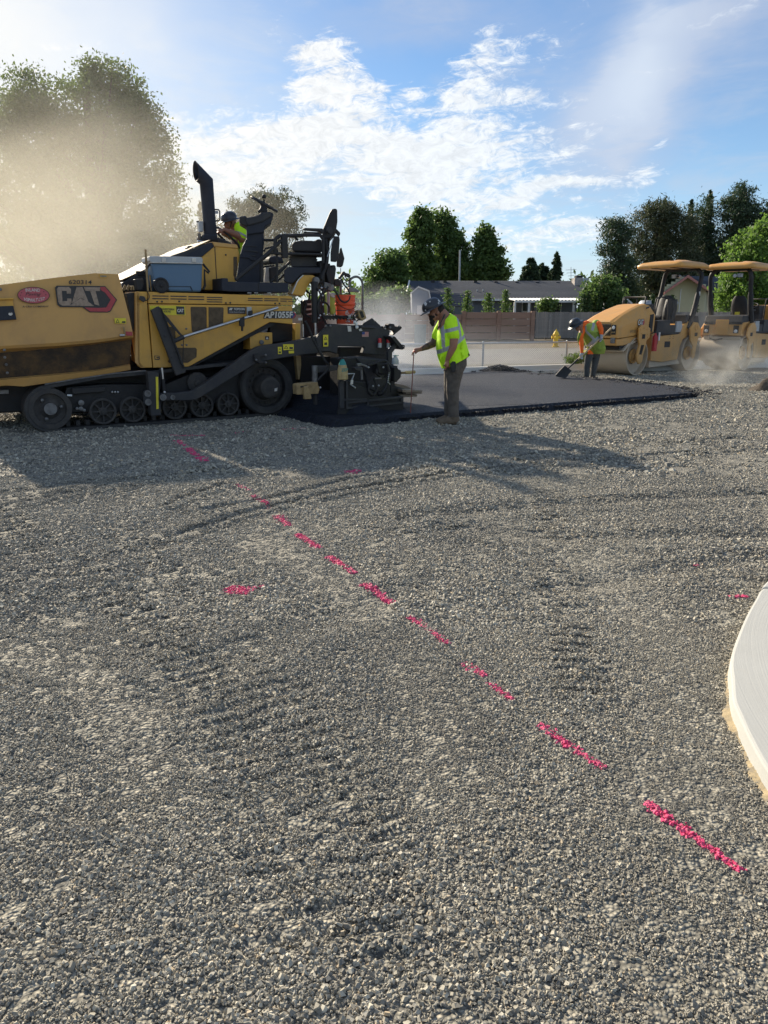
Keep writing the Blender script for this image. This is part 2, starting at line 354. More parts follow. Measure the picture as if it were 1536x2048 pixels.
def asphalt_mat():
    m, nt, o = newmat('fresh_asphalt'); p = nt.nodes.new('ShaderNodeBsdfPrincipled')
    pos = nt.nodes.new('ShaderNodeNewGeometry').outputs['Position']
    d = X(nt, voro(nt, pos, 95)); c = sep(nt, voro(nt, pos, 95, 'Color'))[0]
    b = noise(nt, pos, 0.9, 4)
    col = mix(nt, c * 0.8, (0.006, 0.0075, 0.012), (0.018, 0.022, 0.034)); col = mix(nt, b.ss(0.4, 0.7) * 0.5, col, (0.018, 0.023, 0.036))
    nt.links.new(col, p.inputs['Base Color'])
    nt.links.new((c * 0.3 + 0.48).s, p.inputs['Roughness']); p.inputs['Specular IOR Level'].default_value = 0.3
    nt.links.new(bump(nt, d * -1.0 + c * 0.6 + noise(nt, pos, 16, 4, 0.65) * 2.2 + noise(nt, pos, 3, 3) * 2.0, 0.8, 0.008), p.inputs['Normal']); nt.links.new(p.outputs[0], o.inputs[0]); return m
M['asphalt'] = asphalt_mat()

def leaf_mat(name, a, b, trans=0.35):
    m, nt, o = newmat(name)
    g = nt.nodes.new('ShaderNodeNewGeometry'); r = X(nt, g.outputs['Random Per Island'])
    big = noise(nt, g.outputs['Position'], 0.8, 3)
    col = mix(nt, (r * 0.75 + big * 0.4 - 0.1).clamp(), a, b)
    d = nt.nodes.new('ShaderNodeBsdfPrincipled'); d.inputs['Roughness'].default_value = 0.6
    t = nt.nodes.new('ShaderNodeBsdfTranslucent'); mx = nt.nodes.new('ShaderNodeMixShader'); mx.inputs[0].default_value = trans
    tcol = mix(nt, 0.5, col, tuple(min(1, q * 1.6) for q in b))
    nt.links.new(col, d.inputs['Base Color']); nt.links.new(tcol, t.inputs[0])
    nt.links.new(d.outputs[0], mx.inputs[1]); nt.links.new(t.outputs[0], mx.inputs[2]); nt.links.new(mx.outputs[0], o.inputs[0]); return m
M['leaf'] = leaf_mat('broad_leaf', (0.045, 0.085, 0.02), (0.13, 0.20, 0.05), 0.45)
M['leaf_dust'] = leaf_mat('poplar_leaf', (0.04, 0.065, 0.018), (0.12, 0.17, 0.045), 0.4)
M['leaf_light'] = leaf_mat('bright_leaf', (0.06, 0.12, 0.02), (0.16, 0.27, 0.05), 0.45)
M['leaf_mid'] = leaf_mat('mid_leaf', (0.045, 0.09, 0.02), (0.12, 0.19, 0.05), 0.4)
M['needle'] = leaf_mat('conifer_needle', (0.018, 0.038, 0.018), (0.06, 0.10, 0.04), 0.2)
M['needle_b'] = leaf_mat('brown_green_needle', (0.03, 0.042, 0.018), (0.09, 0.105, 0.045), 0.2)
M['hedge'] = leaf_mat('arborvitae_needle', (0.018, 0.045, 0.012), (0.06, 0.11, 0.028), 0.2)
M['bark'] = mat('bark', (0.10, 0.08, 0.06), 0.9, 0, (0.05, 0.04, 0.03), 6, 0.8, 14, 0.8, 0.03)

# ------------------------------------------------------------------ geometry helpers
VIEWS = dict(a=(0, 500, 4.8), b=(240, 300, 4.8), c=(240, 560, 4.8), d=(440, 380, 4.8), e=(500, 600, 4.2667), f=(780, 560, 6.4),
             g=(1080, 480, 3.3684), h=(700, 400, 2.56), w=(1090, 620, 10.971), s=(560, 680, 5.12), t=(560, 520, 7.68), n=(0, 0, 1.0))
def U(view, *q):
    """survey readings from an enlarged print of the site photo -> full-size readings"""
    o = VIEWS[view]; return [(o[0] + q[i] / o[2], o[1] + q[i + 1] / o[2]) for i in range(0, len(q), 2)]
def ray(u, v):
    x = (u - 768) / F; y = (1024 - v) / F; c, s = math.cos(PITCH), math.sin(PITCH)
    return (x, c + y * s, -s + y * c)
def gnd(u, v, z=0.0):
    d = ray(u, v); t = (z - CAM_H) / d[2]; return Vector((d[0] * t, d[1] * t, z))
def at(u, v, Y):
    d = ray(u, v); t = Y / d[1]; return Vector((d[0] * t, Y, CAM_H + d[2] * t))

class MB:
    def __init__(s): s.v = []; s.f = []; s.m = []; s.sm = []
    def add(s, vs, fs, m=0, sm=False):
        b = len(s.v); s.v += [tuple(x) for x in vs]
        for f in fs: s.f.append([b + i for i in f]); s.m.append(m); s.sm.append(sm)
        return s
    def box(s, x0, x1, y0, y1, z0, z1, m=0):
        vs = [(x, y, z) for z in (z0, z1) for y in (y0, y1) for x in (x0, x1)]
        return s.add(vs, [(0, 2, 3, 1), (4, 5, 7, 6), (0, 1, 5, 4), (2, 6, 7, 3), (0, 4, 6, 2), (1, 3, 7, 5)], m)
    def obox(s, c, ax, ay, az, m=0):
        c, ax, ay, az = map(Vector, (c, ax, ay, az))
        vs = [c + ax * i + ay * j + az * k for k in (-.5, .5) for j in (-.5, .5) for i in (-.5, .5)]
        return s.add(vs, [(0, 2, 3, 1), (4, 5, 7, 6), (0, 1, 5, 4), (2, 6, 7, 3), (0, 4, 6, 2), (1, 3, 7, 5)], m)
    def prism(s, front, back, m=0):
        """front/back: matching lists of 3-D points"""
        n = len(front); vs = list(front) + list(back)
        fs = [tuple(range(n)), tuple(reversed(range(n, 2 * n)))] + [(i, n + i, n + (i + 1) % n, (i + 1) % n) for i in range(n)]
        return s.add(vs, fs, m)
    def loft(s, rings, caps=True, m=0, sm=True, closed=True):
        n = len(rings[0]); vs = [p for r in rings for p in r]; fs = []
        for k in range(len(rings) - 1):
            for i in range(n if closed else n - 1):
                j = (i + 1) % n; fs.append((k * n + i, k * n + j, (k + 1) * n + j, (k + 1) * n + i))
        s.add(vs, fs, m, sm)
        if caps and closed:
            s.add(rings[0], [tuple(reversed(range(n)))], m); s.add(rings[-1], [tuple(range(n))], m)
        return s
    def tube(s, pts, r, n=10, m=0, caps=True):
        pts = [Vector(p) for p in pts]; rs = r if isinstance(r, (list, tuple)) else [r] * len(pts)
        rings = []; prev = None
        for i, p in enumerate(pts):
            t = ((pts[min(i + 1, len(pts) - 1)] - p).normalized() + (p - pts[max(i - 1, 0)]).normalized())
            if t.length < 1e-6: t = Vector((0, 0, 1))
            t.normalize()
            if prev is None:
                a = t.cross(Vector((0, 0, 1)) if abs(t.z) < .9 else Vector((0, 1, 0))).normalized()
            else:
                a = (prev - t * prev.dot(t))
                a = a.normalized() if a.length > 1e-5 else t.orthogonal().normalized()
            prev = a; b = t.cross(a)
            rings.append([p + (a * math.cos(2 * math.pi * k / n) + b * math.sin(2 * math.pi * k / n)) * rs[i] for k in range(n)])
        return s.loft(rings, caps, m)
    def lathe(s, c, axis, prof, n=24, m=0, sm=True):
        """prof: list of (distance along axis, radius)"""
        c = Vector(c); ax = Vector(axis).normalized(); a = ax.orthogonal().normalized(); b = ax.cross(a)
        rings = [[c + ax * h + (a * math.cos(2 * math.pi * k / n) + b * math.sin(2 * math.pi * k / n)) * max(r, 1e-4) for k in range(n)] for h, r in prof]
        for i in range(len(rings) - 1): s.loft([rings[i], rings[i + 1]], False, m, sm)
        return s
    def ball(s, c, r, n=12, m=0):
        c = Vector(c); r = Vector(r) if isinstance(r, (tuple, list, Vector)) else Vector((r, r, r))
        rings = []
        for i in range(n // 2 + 1):
            t = math.pi * i / (n // 2); q = max(math.sin(t), 1e-3)
            rings.append([(c.x + r.x * q * math.cos(2 * math.pi * k / n), c.y + r.y * q * math.sin(2 * math.pi * k / n), c.z + r.z * math.cos(t)) for k in range(n)])
        return s.loft(list(reversed(rings)), False, m)
    def mesh(s, name):
        me = bpy.data.meshes.new(name); me.from_pydata(s.v, [], s.f)
        me.polygons.foreach_set('material_index', s.m); me.polygons.foreach_set('use_smooth', s.sm)
        me.update(); return me
    def done(s, name, mats, parent=None, bevel=0.0, **props):
        me = s.mesh(name)
        for m in (mats if isinstance(mats, (list, tuple)) else [mats]): me.materials.append(M[m] if isinstance(m, str) else m)
        bm = bmesh.new(); bm.from_mesh(me); bmesh.ops.recalc_face_normals(bm, faces=bm.faces); bm.to_mesh(me); bm.free()
        o = link(name, me, parent, **props)
        if bevel:
            b = o.modifiers.new('edge', 'BEVEL'); b.width = bevel; b.segments = 2; b.limit_method = 'ANGLE'; b.angle_limit = R(35)
        return o
def link(name, data, parent=None, **props):
    o = bpy.data.objects.new(name, data); C.objects.link(o); o.parent = parent
    for k, v in props.items(): o[k] = v
    return o
def thing(name, label, cat, loc=(0, 0, 0), rotz=0.0, group=None):
    o = bpy.data.objects.new(name, None); C.objects.link(o); o.location = loc; o.rotation_euler = (0, 0, rotz)
    o.empty_display_size = 0.2; o['label'] = label; o['category'] = cat
    if group: o['group'] = group
    return o
def kids(o): return [c for c in bpy.data.objects if c.parent == o]
def copy_tree(o, label=None, parent=None, group=None):
    ch = kids(o); c = o.copy(); C.objects.link(c); c.parent = parent
    if label: c['label'] = label
    if group: c['group'] = group
    for k in ch: copy_tree(k, None, c)
    return c
def rows_mesh(name, V4, mats, parent=None, idx=None, **props):
    """many separate quads (N,4,3) as one mesh"""
    n = len(V4); me = bpy.data.meshes.new(name)
    me.vertices.add(n * 4); me.vertices.foreach_set('co', np.asarray(V4, dtype=np.float32).ravel())
    me.loops.add(n * 4); me.loops.foreach_set('vertex_index', np.arange(n * 4, dtype=np.int32))
    me.polygons.add(n); me.polygons.foreach_set('loop_start', np.arange(0, n * 4, 4, dtype=np.int32))
    if idx is not None: me.polygons.foreach_set('material_index', idx)
    me.update(calc_edges=True)
    for m in mats: me.materials.append(M[m])
    return link(name, me, parent, **props)

class Rig:
    """A thing standing on the ground at p, its own x axis turned by ang; y runs away from its near side."""
    def __init__(s, p, ang, root=None):
        s.p = Vector((p[0], p[1], 0)); s.a = ang; s.dr = Vector((math.cos(ang), math.sin(ang), 0)); s.nr = Vector((-math.sin(ang), math.cos(ang), 0)); s.root = root
    def L(s, pt, off=0.0):
        d = Vector(ray(*pt)); o = Vector((0, 0, CAM_H)); p = s.p + s.nr * off
        t = s.nr.dot(p - o) / s.nr.dot(d); q = o + d * t - s.p
        return Vector((q.dot(s.dr), off, q.z))
    def P(s, view, q, off=0.0):
        return [s.L(p, off) for p in U(view, *q)]
    def away(s, q):
        """horizontal direction away from the camera at local point q: for swivelling parts that are turned to the side"""
        wd = s.p + s.dr * q.x + s.nr * q.y; d = Vector((wd.x, wd.y, 0)).normalized(); return Vector((d.dot(s.dr), d.dot(s.nr), 0))
    def poly(s, name, m, view, q, off, depth, bevel=0.0, parent=None, turned=False, **props):
        fr = s.P(view, q, off); dv = s.away(fr[0]) * depth if turned else Vector((0, depth, 0)); bk = [p + dv for p in fr]
        return MB().prism(fr, bk).done(name, m, parent or s.root, bevel, **props)
    def rod(s, name, m, view, q, offs, r, parent=None, n=10, mb=None, smooth=False, **props):
        pts = U(view, *q)
        if not isinstance(offs, (list, tuple)): offs = [offs] * len(pts)
        pts = [s.L(p, o) for p, o in zip(pts, offs)]
        if smooth: pts = spline(pts)
        if mb is not None: mb.tube(pts, r, n); return mb
        return MB().tube(pts, r, n).done(name, m, parent or s.root, **props)
def spline(pts, k=6):
    pts = [Vector(p) for p in pts]; out = []
    for i in range(len(pts) - 1):
        a, b, c, d = pts[max(i - 1, 0)], pts[i], pts[i + 1], pts[min(i + 2, len(pts) - 1)]
        for j in range(k):
            t = j / k
            out.append(0.5 * ((2 * b) + (c - a) * t + (2 * a - 5 * b + 4 * c - d) * t * t + (3 * b - a - 3 * c + d) * t ** 3))
    return out + [pts[-1]]
def text_mesh(txt, bold=0.0, shear=0.0, ext=0.0):
    cu = bpy.data.curves.new('lettering', 'FONT'); cu.body = txt; cu.size = 1; cu.offset = bold; cu.shear = shear; cu.extrude = ext
    cu.resolution_u = 3
    o = bpy.data.objects.new('lettering', cu); C.objects.link(o)
    dg = bpy.context.evaluated_depsgraph_get(); me = bpy.data.meshes.new_from_object(o.evaluated_get(dg))
    bpy.data.objects.remove(o); bpy.data.curves.remove(cu); return me
def lettering(txt, m, quad, parent, bold=0.0, shear=0.0, arc=None, name='lettering', **props):
    """text warped into the quad TL,TR,BR,BL (local points)"""
    me = text_mesh(txt, bold, shear); co = np.empty(len(me.vertices) * 3); me.vertices.foreach_get('co', co); co = co.reshape(-1, 3)
    lo, hi = co.min(0), co.max(0); s = (co[:, 0] - lo[0]) / (hi[0] - lo[0]); t = (co[:, 1] - lo[1]) / (hi[1] - lo[1])
    q = [np.array(p) for p in quad]
    if arc is not None: t = t + arc * (1 - (2 * s - 1) ** 2)
    s, t = s[:, None], t[:, None]
    P = (q[3] * (1 - s) + q[2] * s) * (1 - t) + (q[0] * (1 - s) + q[1] * s) * t
    me.vertices.foreach_set('co', P.astype(np.float32).ravel()); me.update(); me.materials.append(M[m])
    return link(name, me, parent, **props)
def baked(mb, voxel=0.01, smooth=4, fac=0.5):
    me = mb.mesh('raw'); o = bpy.data.objects.new('raw', me); C.objects.link(o)
    r = o.modifiers.new('r', 'REMESH'); r.mode = 'VOXEL'; r.voxel_size = voxel; r.use_smooth_shade = True
    s = o.modifiers.new('s', 'SMOOTH'); s.iterations = smooth; s.factor = fac
    dg = bpy.context.evaluated_depsgraph_get(); out = bpy.data.meshes.new_from_object(o.evaluated_get(dg))
    bpy.data.objects.remove(o); bpy.data.meshes.remove(me); out.materials.clear(); return out
def painted(me, mats, fn):
    """material of each face from fn(centres) -> index array"""
    n = len(me.polygons); c = np.empty(n * 3); me.polygons.foreach_get('center', c)
    for m in mats: me.materials.append(M[m])
    me.polygons.foreach_set('material_index', np.asarray(fn(c.reshape(-1, 3)), dtype=np.int32)); me.update(); return me
# ------------------------------------------------------------------ ground
def poly_dist(x, y, pts):
    d = np.full(x.shape, 1e9)
    for (ax, ay), (bx, by) in zip(pts[:-1], pts[1:]):
        vx, vy = bx - ax, by - ay; L2 = vx * vx + vy * vy
        t = np.clip(((x - ax) * vx + (y - ay) * vy) / L2, 0, 1)
        d = np.minimum(d, np.hypot(x - ax - t * vx, y - ay - t * vy))
    return d
def G2(*q): return [tuple(gnd(q[i], q[i + 1])[:2]) for i in range(0, len(q), 2)]
RUTS = [(G2(342, 1072, 456, 1035, 592, 1003, 700, 978, 900, 948, 1150, 920, 1536, 893), 0.05, 0.017),
        (G2(410, 1021, 524, 999, 700, 958, 900, 930, 1100, 905, 1536, 870), 0.05, 0.015),
        (G2(335, 1012, 400, 985, 450, 968), 0.05, 0.013),
        (G2(0, 985, 120, 972, 300, 955, 520, 930), 0.08, 0.009),
        (G2(0, 1185, 150, 1130, 330, 1085), 0.09, 0.008),
        (G2(60, 1000, 240, 965, 420, 940), 0.07, 0.008),
        (G2(1100, 1180, 1300, 1150, 1536, 1120), 0.10, 0.008),
        (G2(900, 1060, 1150, 1080, 1536, 1075), 0.12, 0.010),
        (G2(300, 1400, 620, 1250, 900, 1160), 0.12, 0.006),
        (G2(800, 1040, 1100, 1010, 1536, 985), 0.12, 0.012)]
def track(x, y, pts, w):
    """distance to a machine's path and the distance travelled along it"""
    d = np.full(x.shape, 1e9); s = np.zeros(x.shape); acc = 0.0
    for (ax, ay), (bx, by) in zip(pts[:-1], pts[1:]):
        vx, vy = bx - ax, by - ay; L = math.hypot(vx, vy); t = np.clip(((x - ax) * vx + (y - ay) * vy) / (L * L), 0, 1)
        e = np.hypot(x - ax - t * vx, y - ay - t * vy); k = e < d; d = np.where(k, e, d); s = np.where(k, acc + t * L, s); acc += L
    return d, s
def curve2(*q): return [(p.x, p.y) for p in spline([gnd(q[i], q[i + 1]) for i in range(0, len(q), 2)], 5)]
TREADS = [(curve2(-40, 1010, 120, 1110, 290, 1240, 430, 1400, 540, 1600, 620, 1900), .17, .0075, .085), (curve2(230, 1060, 400, 1200, 560, 1370, 700, 1600, 800, 1900), .13, .005, .085),
          (curve2(1090, 980, 1110, 1080, 1120, 1200, 1180, 1400), .15, .007, .10)]
WORN = [(curve2(900, 1030, 1150, 1110, 1290, 1230, 1350, 1400, 1340, 1600), .20), (curve2(520, 1080, 700, 1200, 860, 1400, 900, 1600), .16), (curve2(0, 1300, 200, 1380, 330, 1600), .14)]
def worn(x, y):
    m = np.zeros(np.shape(x))
    for pts, w_ in WORN: m = np.maximum(m, np.exp(-(poly_dist(x, y, pts) / w_) ** 4))
    return m
_w = [(rng.uniform(0.5, 5), rng.uniform(0, 6.28), rng.uniform(0, 6.28)) for _ in range(18)]
def hz(x, y):
    x = np.asarray(x, float); y = np.asarray(y, float); z = np.zeros_like(x)
    for k, a, p in _w: z += 0.0042 / k ** 0.6 * np.sin(k * (x * math.cos(a) + y * math.sin(a)) * 1.6 + p)
    for pts, wd, dp in RUTS:
        dp *= 1.7
        d = poly_dist(x, y, pts); z += -dp * np.exp(-(d / wd) ** 2) + dp * 0.75 * np.exp(-((d - wd * 2.0) / wd) ** 2)
    for pts, w_, A_, lam in TREADS:
        d, s = track(x, y, pts, w_); z += 1.8 * A_ * np.exp(-(d / w_) ** 4) * (np.sin(6.283 * s / lam + 1.2 * np.sin(5 * s) + 4 * d) - .3) * (.7 + .3 * np.sin(2.1 * s))
    # washboard left by tracked machines
    m = np.exp(-((x + 1.3 + (y - 3) * .25) / .75) ** 2 - ((y - 3.6) / 1.5) ** 2); z += 0.004 * m * np.sin((x * .35 + y) * 52 + 1.5 * np.sin(x * 3))
    m = np.exp(-((x - .9) / .6) ** 2 - ((y - 5.2) / 1.2) ** 2); z += 0.003 * m * np.sin((x * -.5 + y) * 46 + 1.5 * np.sin(x * 3))
    return z
def grid_sheet(name, xs, ys, zf, m, **props):
    Xg, Yg = np.meshgrid(xs, ys); Z = zf(Xg, Yg); nx, ny = len(xs), len(ys)
    co = np.stack([Xg, Yg, Z], -1).reshape(-1, 3).astype(np.float32)
    i = np.arange(nx - 1)[None, :] + np.arange(ny - 1)[:, None] * nx
    q = np.stack([i, i + 1, i + 1 + nx, i + nx], -1).reshape(-1, 4).astype(np.int32)
    me = bpy.data.meshes.new(name); me.vertices.add(len(co)); me.vertices.foreach_set('co', co.ravel())
    me.loops.add(q.size); me.loops.foreach_set('vertex_index', q.ravel()); me.polygons.add(len(q))
    me.polygons.foreach_set('loop_start', np.arange(0, q.size, 4, dtype=np.int32)); me.polygons.foreach_set('use_smooth', np.ones(len(q), bool))
    me.update(calc_edges=True); me.materials.append(M[m]); return link(name, me, None, **props)
xs = np.concatenate([np.arange(-16, -6, 0.12), np.arange(-6, 7, 0.034), np.arange(7, 18.01, 0.12)])
ys = np.concatenate([np.arange(-4, 1, 0.15), np.arange(1, 9, 0.028), np.arange(9, 25.5, 0.09)])
grid_sheet('gravel_ground', xs, ys, hz, 'ground', kind='structure', label='grey crushed stone road base spread over the whole site')
MB().box(-400, 400, -60, 900, -0.6, -0.05).done('ground', 'dirt', kind='structure', label='dry ground reaching to the horizon')
KA, KB = gnd(803, 754), gnd(1190, 744)
kd = (KB - KA).normalized(); kn = Vector((-kd.y, kd.x, 0))
def kerb_pt(t, off, z): return KA + kd * t + kn * off + Vector((0, 0, z))
# far road and verges beyond the kerb
def strip(name, m, a0, a1, z, **props):
    vs = [kerb_pt(-60, a0, z), kerb_pt(120, a0, z), kerb_pt(120, a1, z), kerb_pt(-60, a1, z)]
    return MB().add(vs, [(0, 1, 2, 3)]).done(name, m, **props)
strip('road', 'road', 4.2, 14.5, -0.02, kind='structure', label='grey road beyond the wire fence')
strip('gravel_verge', 'ground', 0.4, 4.2, -0.016, kind='structure', label='gravel strip between kerb and far road')
# low kerb wall in cast segments
ks = thing('concrete_kerb', 'low pale concrete kerb wall behind the fresh asphalt, below the wire fence', 'kerb')
for i in range(-5, 7):
    t0, t1 = i * 3.0 + 0.006, (i + 1) * 3.0 - 0.006
    h0, h1 = 0.16 + 0.11 * (i + 0) / 3.0 * 0.5, 0.16 + 0.11 * (i + 1) / 3.0 * 0.5
    h0, h1 = min(max(h0 + .03, 0.18), 0.29), min(max(h1 + .03, 0.18), 0.29)
    def sec(t, h): return [kerb_pt(t, 0, -.05), kerb_pt(t, 0, h * .38), kerb_pt(t, .05, h * .42), kerb_pt(t, .07, h), kerb_pt(t, .26, h + .005), kerb_pt(t, .28, -.05)]
    MB().loft([sec(t0, h0), sec(t1, h1)], True, 0, False).done('kerb_segment', 'concrete', ks, 0.012)

# ------------------------------------------------------------------ concrete island, right
IC = (4.42, 2.25); IR = 3.13
isl = [(2.28, 4.2), (2.07, 3.91), (1.86, 3.6), (1.61, 3.19), (1.5, 2.94), (1.43, 2.77), (1.40, 2.65), (1.36, 2.47), (1.33, 2.28), (1.31, 1.95), (1.31, 1.6), (1.42, 1.1), (1.6, 0.6), (1.9, 0.1), (2.4, -0.5)]
isl = [tuple(p[:2]) for p in spline([(3.2, 5.1, 0), (2.7, 4.62, 0)] + [(a, b, 0) for a, b in isl], 5)]
inner = [(x + (0.02), y) for x, y in isl]
it = thing('sidewalk_island', 'pale broom-finished concrete island curving in from the right edge', 'pavement')
ZI = 0.075
cut = [0, 12, 22 + 4, 70]
cut = [0, next(i for i, p in enumerate(isl) if p[1] < 4.08), len(isl) - 1]
for a, b in zip(cut[:-1], cut[1:]):
    e = isl[a:b + 1]
    if a > 0: e = [(e[0][0] + .004, e[0][1] - 0.012)] + e[1:]
    top = [Vector((x, y, ZI)) for x, y in e]; far = [Vector((9, e[-1][1] - 0.5 if b == cut[-1] else e[-1][1] - 0.55, ZI)), Vector((9, e[0][1] - (0.55 if a > 0 else 0), ZI))]
    ring = top + far
    mbb = MB(); n = len(ring)
    mbb.prism([p for p in ring], [Vector((p.x - (0.015 if i < len(top) else 0), p.y, -0.1)) for i, p in enumerate(ring)])
    mbb.done('slab', 'island', it, 0.012)
# sand spilled along the edge
def sand_strip():
    sel = [p for p in isl if 1.2 < p[1] < 3.7]; dense = []
    for a, c in zip(sel[:-1], sel[1:]):
        k = max(int(math.hypot(c[0] - a[0], c[1] - a[1]) / .008), 1)
        dense += [(a[0] + (c[0] - a[0]) * j / k, a[1] + (c[1] - a[1]) * j / k) for j in range(k)]
    rings = []; n = len(dense)
    for i, (x, y) in enumerate(dense):
        k = i / (n - 1)
        wd = .014 + .026 * math.exp(-((y - 2.75) / .25) ** 2) + .045 * math.exp(-((y - 2.15) / .22) ** 2); wd *= min(1, 6 * (1 - k) + .2) * min(1, k * 5 + .15)
        wd *= 1 + .22 * math.sin(y * 19) + .15 * math.sin(y * 43 + 1) + random.uniform(-.15, .15)
        dx, dy = IC[0] - x, IC[1] - y; L = math.hypot(dx, dy); ux, uy = dx / L, dy / L; h = min(.016, wd * .35)
        r = lambda s: random.uniform(-s, s)
        rings.append([(x + ux * .01, y + uy * .01, h + .01 + r(.003)), (x - ux * wd * .25, y - uy * wd * .25, h * .7 + r(.003)), (x - ux * wd * .6, y - uy * wd * .6, h * .32 + .004 + r(.002)), (x - ux * wd, y - uy * wd, -0.008)])
    MB().loft(rings, False, 0, True, False).done('sand', 'sand', kind='stuff', label='yellow sand spilled along the edge of the concrete island', category='sand')
sand_strip()

# ------------------------------------------------------------------ crushed stone
def rock_mesh(mb, c, s, q):
    # split-faced chip: a skewed block with knocked-off corners
    base = [(-1, -1, -1), (1, -1, -1), (1, 1, -1), (-1, 1, -1), (-1, -1, 1), (1, -1, 1), (1, 1, 1), (-1, 1, 1)]
    tp, sk = random.uniform(.25, .8), random.uniform(-.35, .35); vs = []
    for p in base:
        k = tp if p[2] > 0 else 1; v = Vector(((p[0] * k + sk * p[2]) * s[0] * random.uniform(.6, 1.08), (p[1] * k) * s[1] * random.uniform(.6, 1.08), p[2] * s[2] * random.uniform(.6, 1.1))); v.rotate(q); vs.append(v + Vector(c))
    fs = [(0, 3, 2), (0, 2, 1), (4, 5, 6), (4, 6, 7), (0, 1, 5), (0, 5, 4), (1, 2, 6), (1, 6, 5), (2, 3, 7), (2, 7, 6), (3, 0, 4), (3, 4, 7)]
    mb.add(vs, fs)
def rnd_rot(t=1.0): return Euler((random.uniform(-t, t), random.uniform(-t, t), random.uniform(0, 6.28)))
sources = bpy.data.collections.new('stone_clumps')
def clump(n, rad, size, name, m):
    mb = MB()
    for i in range(n):
        r = rad * math.sqrt(random.random()); a = random.uniform(0, 6.28); s = size * min(random.lognormvariate(-.04, .52), 2.9)
        rock_mesh(mb, (r * math.cos(a), r * math.sin(a), random.uniform(-.15, .55) * size), (s * random.uniform(.8, 1.35), s * random.uniform(.55, 1.0), s * random.uniform(.45, .85)), rnd_rot(.9))
    me = mb.mesh(name); me.materials.append(M[m]); o = bpy.data.objects.new(name, me); return o
stone_src = [clump(26, 0.036, 0.0037, 'stone_clump', 'stone') for _ in range(14)]
for o in stone_src: sources.objects.link(o)
black_col = bpy.data.collections.new('grain_clumps')
for _ in range(5): black_col.objects.link(clump(14, 0.05, 0.009, 'grain_clump', 'blackstone'))
far_col = bpy.data.collections.new('coarse_clumps')
for _ in range(8): far_col.objects.link(clump(26, 0.078, 0.0072, 'coarse_clump', 'stone'))

def scatter(name, pts, scl, coll, **props):
    n = len(pts); me = bpy.data.meshes.new(name); me.vertices.add(n); me.vertices.foreach_set('co', np.asarray(pts, np.float32).ravel())
    a = me.attributes.new('size', 'FLOAT', 'POINT'); a.data.foreach_set('value', np.asarray(scl, np.float32))
    rot = np.zeros((n, 3), np.float32); rot[:, 2] = rng.uniform(0, 6.283, n); rot[:, :2] = rng.normal(0, .06, (n, 2))
    a = me.attributes.new('turn', 'FLOAT_VECTOR', 'POINT'); a.data.foreach_set('vector', rot.ravel())
    me.update(); o = link(name, me, None, **props)
    ng = bpy.data.node_groups.new(name, 'GeometryNodeTree')
    ng.interface.new_socket('Geometry', in_out='INPUT', socket_type='NodeSocketGeometry'); ng.interface.new_socket('Geometry', in_out='OUTPUT', socket_type='NodeSocketGeometry')
    N, Lk = ng.nodes, ng.links
    gi = N.new('NodeGroupInput'); go = N.new('NodeGroupOutput'); ip = N.new('GeometryNodeInstanceOnPoints'); ci = N.new('GeometryNodeCollectionInfo')
    ci.inputs['Collection'].default_value = coll; ci.inputs['Separate Children'].default_value = True; ci.inputs['Reset Children'].default_value = True
    ip.inputs['Pick Instance'].default_value = True
    def attr(nm, t):
        k = N.new('GeometryNodeInputNamedAttribute'); k.data_type = t; k.inputs['Name'].default_value = nm; return [s for s in k.outputs if s.enabled][0]
    rv = N.new('FunctionNodeRandomValue'); rv.data_type = 'INT'
    mn = [s for s in rv.inputs if s.enabled]; mn[0].default_value = 0; mn[1].default_value = len(coll.objects) - 1
    Lk.new(gi.outputs[0], ip.inputs['Points']); Lk.new(ci.outputs[0], ip.inputs['Instance'])
    Lk.new([s for s in rv.outputs if s.enabled][0], ip.inputs['Instance Index'])
    e2r = N.new('FunctionNodeEulerToRotation'); Lk.new(attr('turn', 'FLOAT_VECTOR'), e2r.inputs[0]); Lk.new(e2r.outputs[0], ip.inputs['Rotation'])
    Lk.new(attr('size', 'FLOAT'), ip.inputs['Scale']); Lk.new(ip.outputs[0], go.inputs[0])
    o.modifiers.new('scatter', 'NODES').node_group = ng
    return o
# asphalt mat outline (plan view)
MAT_NEAR = [gnd(805, 845), gnd(1020, 828), gnd(1200, 813), gnd(1395, 797)]
mat_dir = (MAT_NEAR[3] - MAT_NEAR[0]).normalized()
far_pts = [gnd(1377, 790), gnd(1338, 781), gnd(1246, 770), gnd(1169, 762.5), gnd(1080, 754), gnd(1020, 749), gnd(967, 751.5), gnd(889, 755.5), gnd(803, 759.5)]
far_pts.append(far_pts[-1] + (far_pts[-1] - far_pts[-2]).normalized() * 3)
MAT = [MAT_NEAR[0] - mat_dir * 1.2] + MAT_NEAR + far_pts + [Vector((-4.2, 15.5, 0))]
mat_xy = np.array([(p.x, p.y) for p in MAT])
def inside(x, y, poly):
    c = np.zeros(x.shape, bool); n = len(poly); j = n - 1
    for i in range(n):
        xi, yi = poly[i]; xj, yj = poly[j]
        k = ((yi > y) != (yj > y)) & (x < (xj - xi) * (y - yi) / (yj - yi + 1e-12) + xi); c ^= k; j = i
    return c
isl_xy = np.array(isl + [(9, -0.5), (9, 6)])
def field(n, y0, y1, marg):
    y = np.sqrt(rng.uniform(0, 1, n) * (y1 ** 2 - y0 ** 2) + y0 ** 2); x = rng.uniform(-1, 1, n) * (0.56 * y + marg)
    k = ~inside(x, y, isl_xy); return x[k], y[k]
def patchy(x, y):
    """coarse and fine patches of the stone base"""
    return 1 + 0.22 * np.sin(x * 1.9 + 1.1 * y + .4) * np.sin(y * 1.3 - x * .7) + 0.12 * np.sin(x * 5.1 - y * 3.3)
